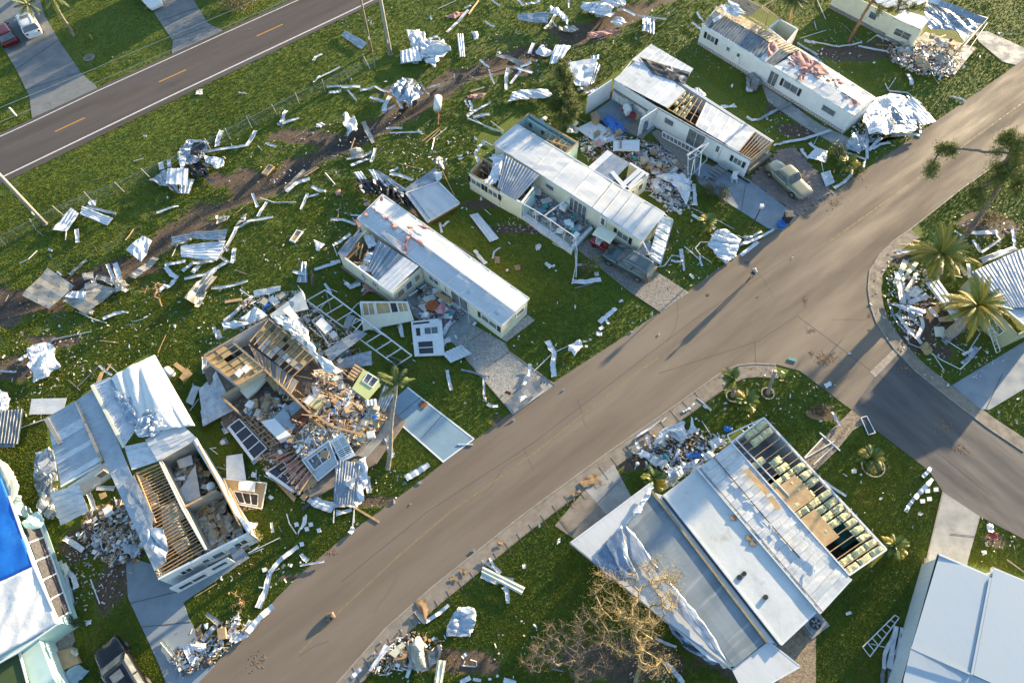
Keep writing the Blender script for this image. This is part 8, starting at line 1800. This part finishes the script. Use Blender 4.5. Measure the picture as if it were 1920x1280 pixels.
CR('w',1265,650,1330,617,1345,650,1300,712,1270,680,z=.3,amp=.4);BX('white_metal',.2,.1,'small white cap piece at the end of the bent pole beside the road','cap',1360,645,1377,648,1372,658,1360,655);PN('d',6,915,965,965,1025,1122,895,1080,822,z=.25,warp=.1,words='grey corrugated sheet blocking the road end of the gravel driveway');CR('w',985,940,1025,928,1035,942,1000,960,z=.5,amp=.2);SS('-k12 1070 880 1115 845;-r8 960 1000 1100 890;-w9 915 965 958 1028;-w8 960 1028 1130 905;o8 915 905 945 925');CR('d',790,935,812,940,810,965,788,962,amp=.2);CR('w',1410,240,1435,238,1438,262,1415,262,amp=.2);CR('dead_leaf',965,200,1000,195,1000,230,970,230,amp=.12);CR('dead_leaf',850,150,885,150,885,190,855,192,amp=.12);BX('cardboard',.1,.06,'tan pad on the lawn between the two long homes','pad',915,222,932,215,938,230,920,238);CR('a',1085,88,1105,80,1118,100,1090,122,amp=.15)
for q in((1305,433),(1650,430),(1625,522),(1672,508),(1700,497),(1735,470),(1748,450),(1620,570),(1390,615),(1565,330),(990,597),(1268,775),(960,1060),(868,1025),(755,1128),(690,968),(1185,210),(1360,625),(1775,583),(1240,895),(668,738),(1855,268)):BX('white_paint',.12,.09,'tiny white scrap|','scrap',q[0]-10,q[1]-6,q[0]+7,q[1]-9,q[0]+10,q[1]+6,q[0]-7,q[1]+9)
# ---- litter no one could count
M('litter_white',(.62,.62,.60),(.40,.39,.36),6,.7)
def litter(cx,cy,rx,ry,n,mats=('litter_white','litter_white','litter_white','drywall','raw_wood','galv_metal','cardboard'),s0=.04,s1=.16):
 for _ in range(int(n*.62)):
  a=random.uniform(0,6.28);f=math.sqrt(random.random())*random.uniform(.6,1.1);x,y=cx+math.cos(a)*rx*f,cy+math.sin(a)*ry*f;p=P(x,y,random.uniform(.04,.1));d=Vector((random.uniform(-1,1),random.uniform(-1,1),random.uniform(-.2,.2))).normalized()*random.uniform(s0,s1)*(2.2 if random.random()<.25 else 1)
  if random.random()>.04 and(inpoly(np.array([x]),np.array([y]),main_poly)[0]or inpoly(np.array([x]),np.array([y]),side_poly)[0]or inpoly(np.array([x]),np.array([y]),top_poly)[0]):continue
  _small.append((random.choice(mats),p-d/2,p+d/2,random.uniform(.03,.12),.02,Vector((random.uniform(-.5,.5),random.uniform(-.5,.5),1))))
for a in((250,620,260,110,260),(120,660,120,70,160),(600,470,120,60,140),(480,300,200,60,160),(720,260,160,60,200),(1000,110,180,70,300),(1240,70,110,60,160),(1400,60,60,60,60),(1140,350,60,30,120),(1000,420,110,20,200),(1500,220,110,60,220),(1560,90,100,60,220),(1380,560,110,60,30),(160,1080,90,70,300),(220,1000,60,50,350),(700,930,160,60,110),(480,1060,120,60,90),(420,1210,90,60,200),(560,620,190,90,220),(560,900,150,60,150),(900,620,200,110,120),(1300,480,120,60,140),(1690,560,60,110,320),(1800,660,90,60,200),(1860,430,80,50,260),(1450,730,130,60,110),(1560,970,120,120,60),(1280,860,110,60,260),(900,1200,200,80,60),(760,1230,60,50,160),(1300,120,120,60,120),(1700,270,90,40,160),(1600,340,60,30,120),(880,300,90,60,160),(680,400,90,50,160),(60,740,60,60,90),(1870,1000,50,40,50),(1230,1270,60,40,60),(650,60,120,60,60),(350,120,200,100,30),(440,620,60,60,120),(430,560,60,30,60),(780,300,40,60,80),(1480,520,100,60,8)):litter(*a)
rubble([(160,960),(240,930),(280,1000),(260,1050),(200,1060),(150,1010)],600,.02,['white_metal','white_paint','litter_dark','raw_wood','raw_wood','litter_paper','cardboard','dead_leaf'],.06,.4,hmax=.4)
rubble(flat_middle,1500,.32,['drywall','white_paint','raw_wood','raw_wood','plywood','litter_dark','cardboard','interior_wall','interior_wall','blue_concrete','ceiling_board','plywood'],.12,.5,hmax=.8);rubble(flat_middle,1000,.32,['drywall','raw_wood','litter_paper','cardboard'],hmax=.9)
rubble([(570,800),(650,800),(640,840),(580,850)],500,.6,['blue_concrete','litter_paper','galv_metal','white_paint'],hmax=.5)
rubble([(450,560),(560,545),(620,600),(700,680),(640,700),(560,620),(440,620)],900,.05,['drywall','white_paint','litter_dark','galv_metal','cardboard'],hmax=.5)
rubble([(430,780),(480,780),(590,880),(560,930),(500,880)],500,.3,['pink_insul','drywall','raw_wood','litter_dark'],hmax=.3)
rubble([(310,890),(365,860),(460,1010),(395,1045)],420,.5,['drywall','interior_wall','raw_wood','cardboard','ceiling_board','mattress_cloth'],.12,.5,hmax=.7)
rubble([(262,910),(298,890),(380,1035),(305,1085)],700,.9,['raw_wood','mattress_cloth','litter_dark','interior_wall'],hmax=.6)
rubble([(885,340),(910,315),(940,345),(930,360)],120,.4,['raw_wood','drywall','litter_dark']);rubble([(645,495),(680,460),(730,510),(715,545)],200,.4,['raw_wood','drywall','white_metal','litter_dark'],hmax=.8);rubble([(1440,70),(1462,50),(1490,68),(1472,92)],120,.2,['raw_wood','red_cloth','drywall','litter_dark']);rubble([(1660,520),(1740,500),(1760,560),(1700,640)],240,.03,['drywall','white_metal','white_paint','dead_leaf'],hmax=.2);rubble([(1590,200),(1650,210),(1740,230),(1640,260),(1600,290)],260,.05,['white_metal','galv_metal','white_paint'],hmax=.4);rubble([(90,900),(70,960),(120,980),(140,950)],160,.05,['white_metal','galv_metal','drywall'],hmax=.4)
rubble([(1225,345),(1290,340),(1300,390),(1250,400)],260,.03,['white_paint','drywall','galv_metal'],hmax=.3);rubble([(430,915),(490,905),(495,950),(450,960)],160,.05,['pink_insul','white_paint','raw_wood'],hmax=.2);rubble([(310,1230),(400,1190),(440,1150),(470,1180),(400,1240),(340,1270)],300,.05,['white_paint','raw_wood','drywall','dead_leaf','litter_dark'],hmax=.35)
rubble([(770,1180),(830,1200),(820,1240),(700,1270),(700,1230)],260,.03,['dead_leaf','dead_leaf','white_paint'],hmax=.25);rubble([(1760,1150),(1700,1190),(1650,1280),(1690,1280)],200,.05,['white_metal','dull_metal','dead_leaf'],hmax=.3)if False else None
flush_rubble('rubble','small broken boards, plaster and paper strewn over lawns and ruins')
# ================================================================== LABELS OF THE WRECKAGE: look first, then what it lies beside
LM=[('upper road',330,165),('top left driveway',95,130),('left edge pole',60,400),('twin poles',715,100),('sparse evergreen',1060,190),('shed wreck',15,800),('folded home',230,850),('bare joist bay',320,980),('tarp house',80,1080),('flattened house',540,700),('dead shrub',290,550),('blue driveway',810,800),('tall palm',735,800),('pink-dabbed home',830,500),('gravel driveway',940,690),('golf cart home',1080,350),('stone driveway',1200,520),('workshop bay',1170,200),('workshop home',1330,240),('slate driveway',1370,365),('beige saloon',1480,335),('lamp post',1412,415),('longest home',1460,120),('paver driveway',1540,360),('cream corner house',1720,60),('red trunk pine',1600,60),('leaning pine',1850,400),('upper date palm',1760,480),('lower date palm',1830,580),('kerb curve',1660,560),('corner island',1480,730),('open joist roof',1520,930),('white roof strip',1440,1010),('carport roof',1190,1040),('globe lamp palm',1225,900),('golden bare tree',1200,1150),('grey bare tree',1050,1230),('black car',225,1250),('bottom slate driveway',300,1150),('empty road',700,1120),('bottom right roof',1800,1170),('right-hand driveway',1790,1000),('side street',1720,830),('bare bottom lawn',880,1180),('chain link fence',280,340),('muddy ditch',480,360),('ditch by the poles',820,170),('left end of the ditch',120,560),('upper verge',560,180),('upper lawn middle',900,190),('lawn left of centre',420,560),('far left lawn',80,670),('broad front lawn',1080,560),('lower road verge',780,1250)]
def direc(dx,dy):
 a=math.degrees(math.atan2(-dy,dx))%360
 return['right of','above right of','above','above left of','left of','below left of','below','below right of'][int(((a+22.5)%360)//45)]
ORD=['nearest','second nearest','third nearest','fourth nearest','fifth nearest','sixth nearest','seventh nearest','eighth nearest','ninth nearest','tenth nearest']+[f'{w}th nearest' for w in 'eleven twelf thirteen fourteen fifteen sixteen seventeen eighteen nineteen twentie'.split()]
def finish_labels():
 used=set();rows=[]
 for o,words,x,y,cat,size in DEB:
  w,_,tn=words.partition('|')
  o['category']=cat;ds=sorted(LM,key=lambda l:math.hypot(l[1]-x,l[2]-y));l=ds[0];d=math.hypot(l[1]-x,l[2]-y)
  rel='on or at' if d<14 else direc(x-l[1],y-l[2]);rows.append([o,w,tn,rel,l[0],d,ds[1][0],len(w.split())>7 and not tn])
 by={}
 for r in rows:by.setdefault((r[1],r[3],r[4])if not r[7]else(r[1],),[]).append(r)
 for k,rs in by.items():
  rs.sort(key=lambda r:r[5])
  if len(k)==1 and len(rs)==1:rs[0][0]['label']=rs[0][1];continue
  tn={}
  for r in rs:tn.setdefault(r[2],[]).append(r)
  for i,r in enumerate(rs):
   if len(rs)==1:r[0]['label']=f"{r[1]} {r[3]} the {r[4]}"
   elif r[2]and len(tn[r[2]])==1:r[0]['label']=f"{r[1]} {r[2]} {r[3]} the {r[4]}"
   else:r[0]['label']=f"{r[1]} {r[3]} the {r[4]}, {ORD[min(i, 19)]} to it"
 seen={}
 for r in rows:seen.setdefault(r[0]['label'],[]).append(r)
 for k,rs in seen.items():
  if len(rs)>1:
   for r in rs:
    if r[0]['label']==r[1]or len(k.split())<10:r[0]['label']=f"{r[1]} {r[3]} the {r[4]}, towards the {r[6]}"
 for r in rows:
  ws=r[0]['label'].split()
  if len(ws)>16:r[0]['label']=' '.join(f"{r[1]} {r[3]} the {r[4]}".split()[:16])
 for c_ in{r[4]for r in DEB}:
  m=[r for r in DEB if r[4]==c_]
  if len(m)>1:
   for r in m:r[0]['group']=f"storm-scattered {c_}{'es' if c_.endswith(('x', 'ss')) else 's' if not c_.endswith('s') else ''}"
finish_labels()
for o in list(scene.objects):
 if '_local' in o:del o['_local']
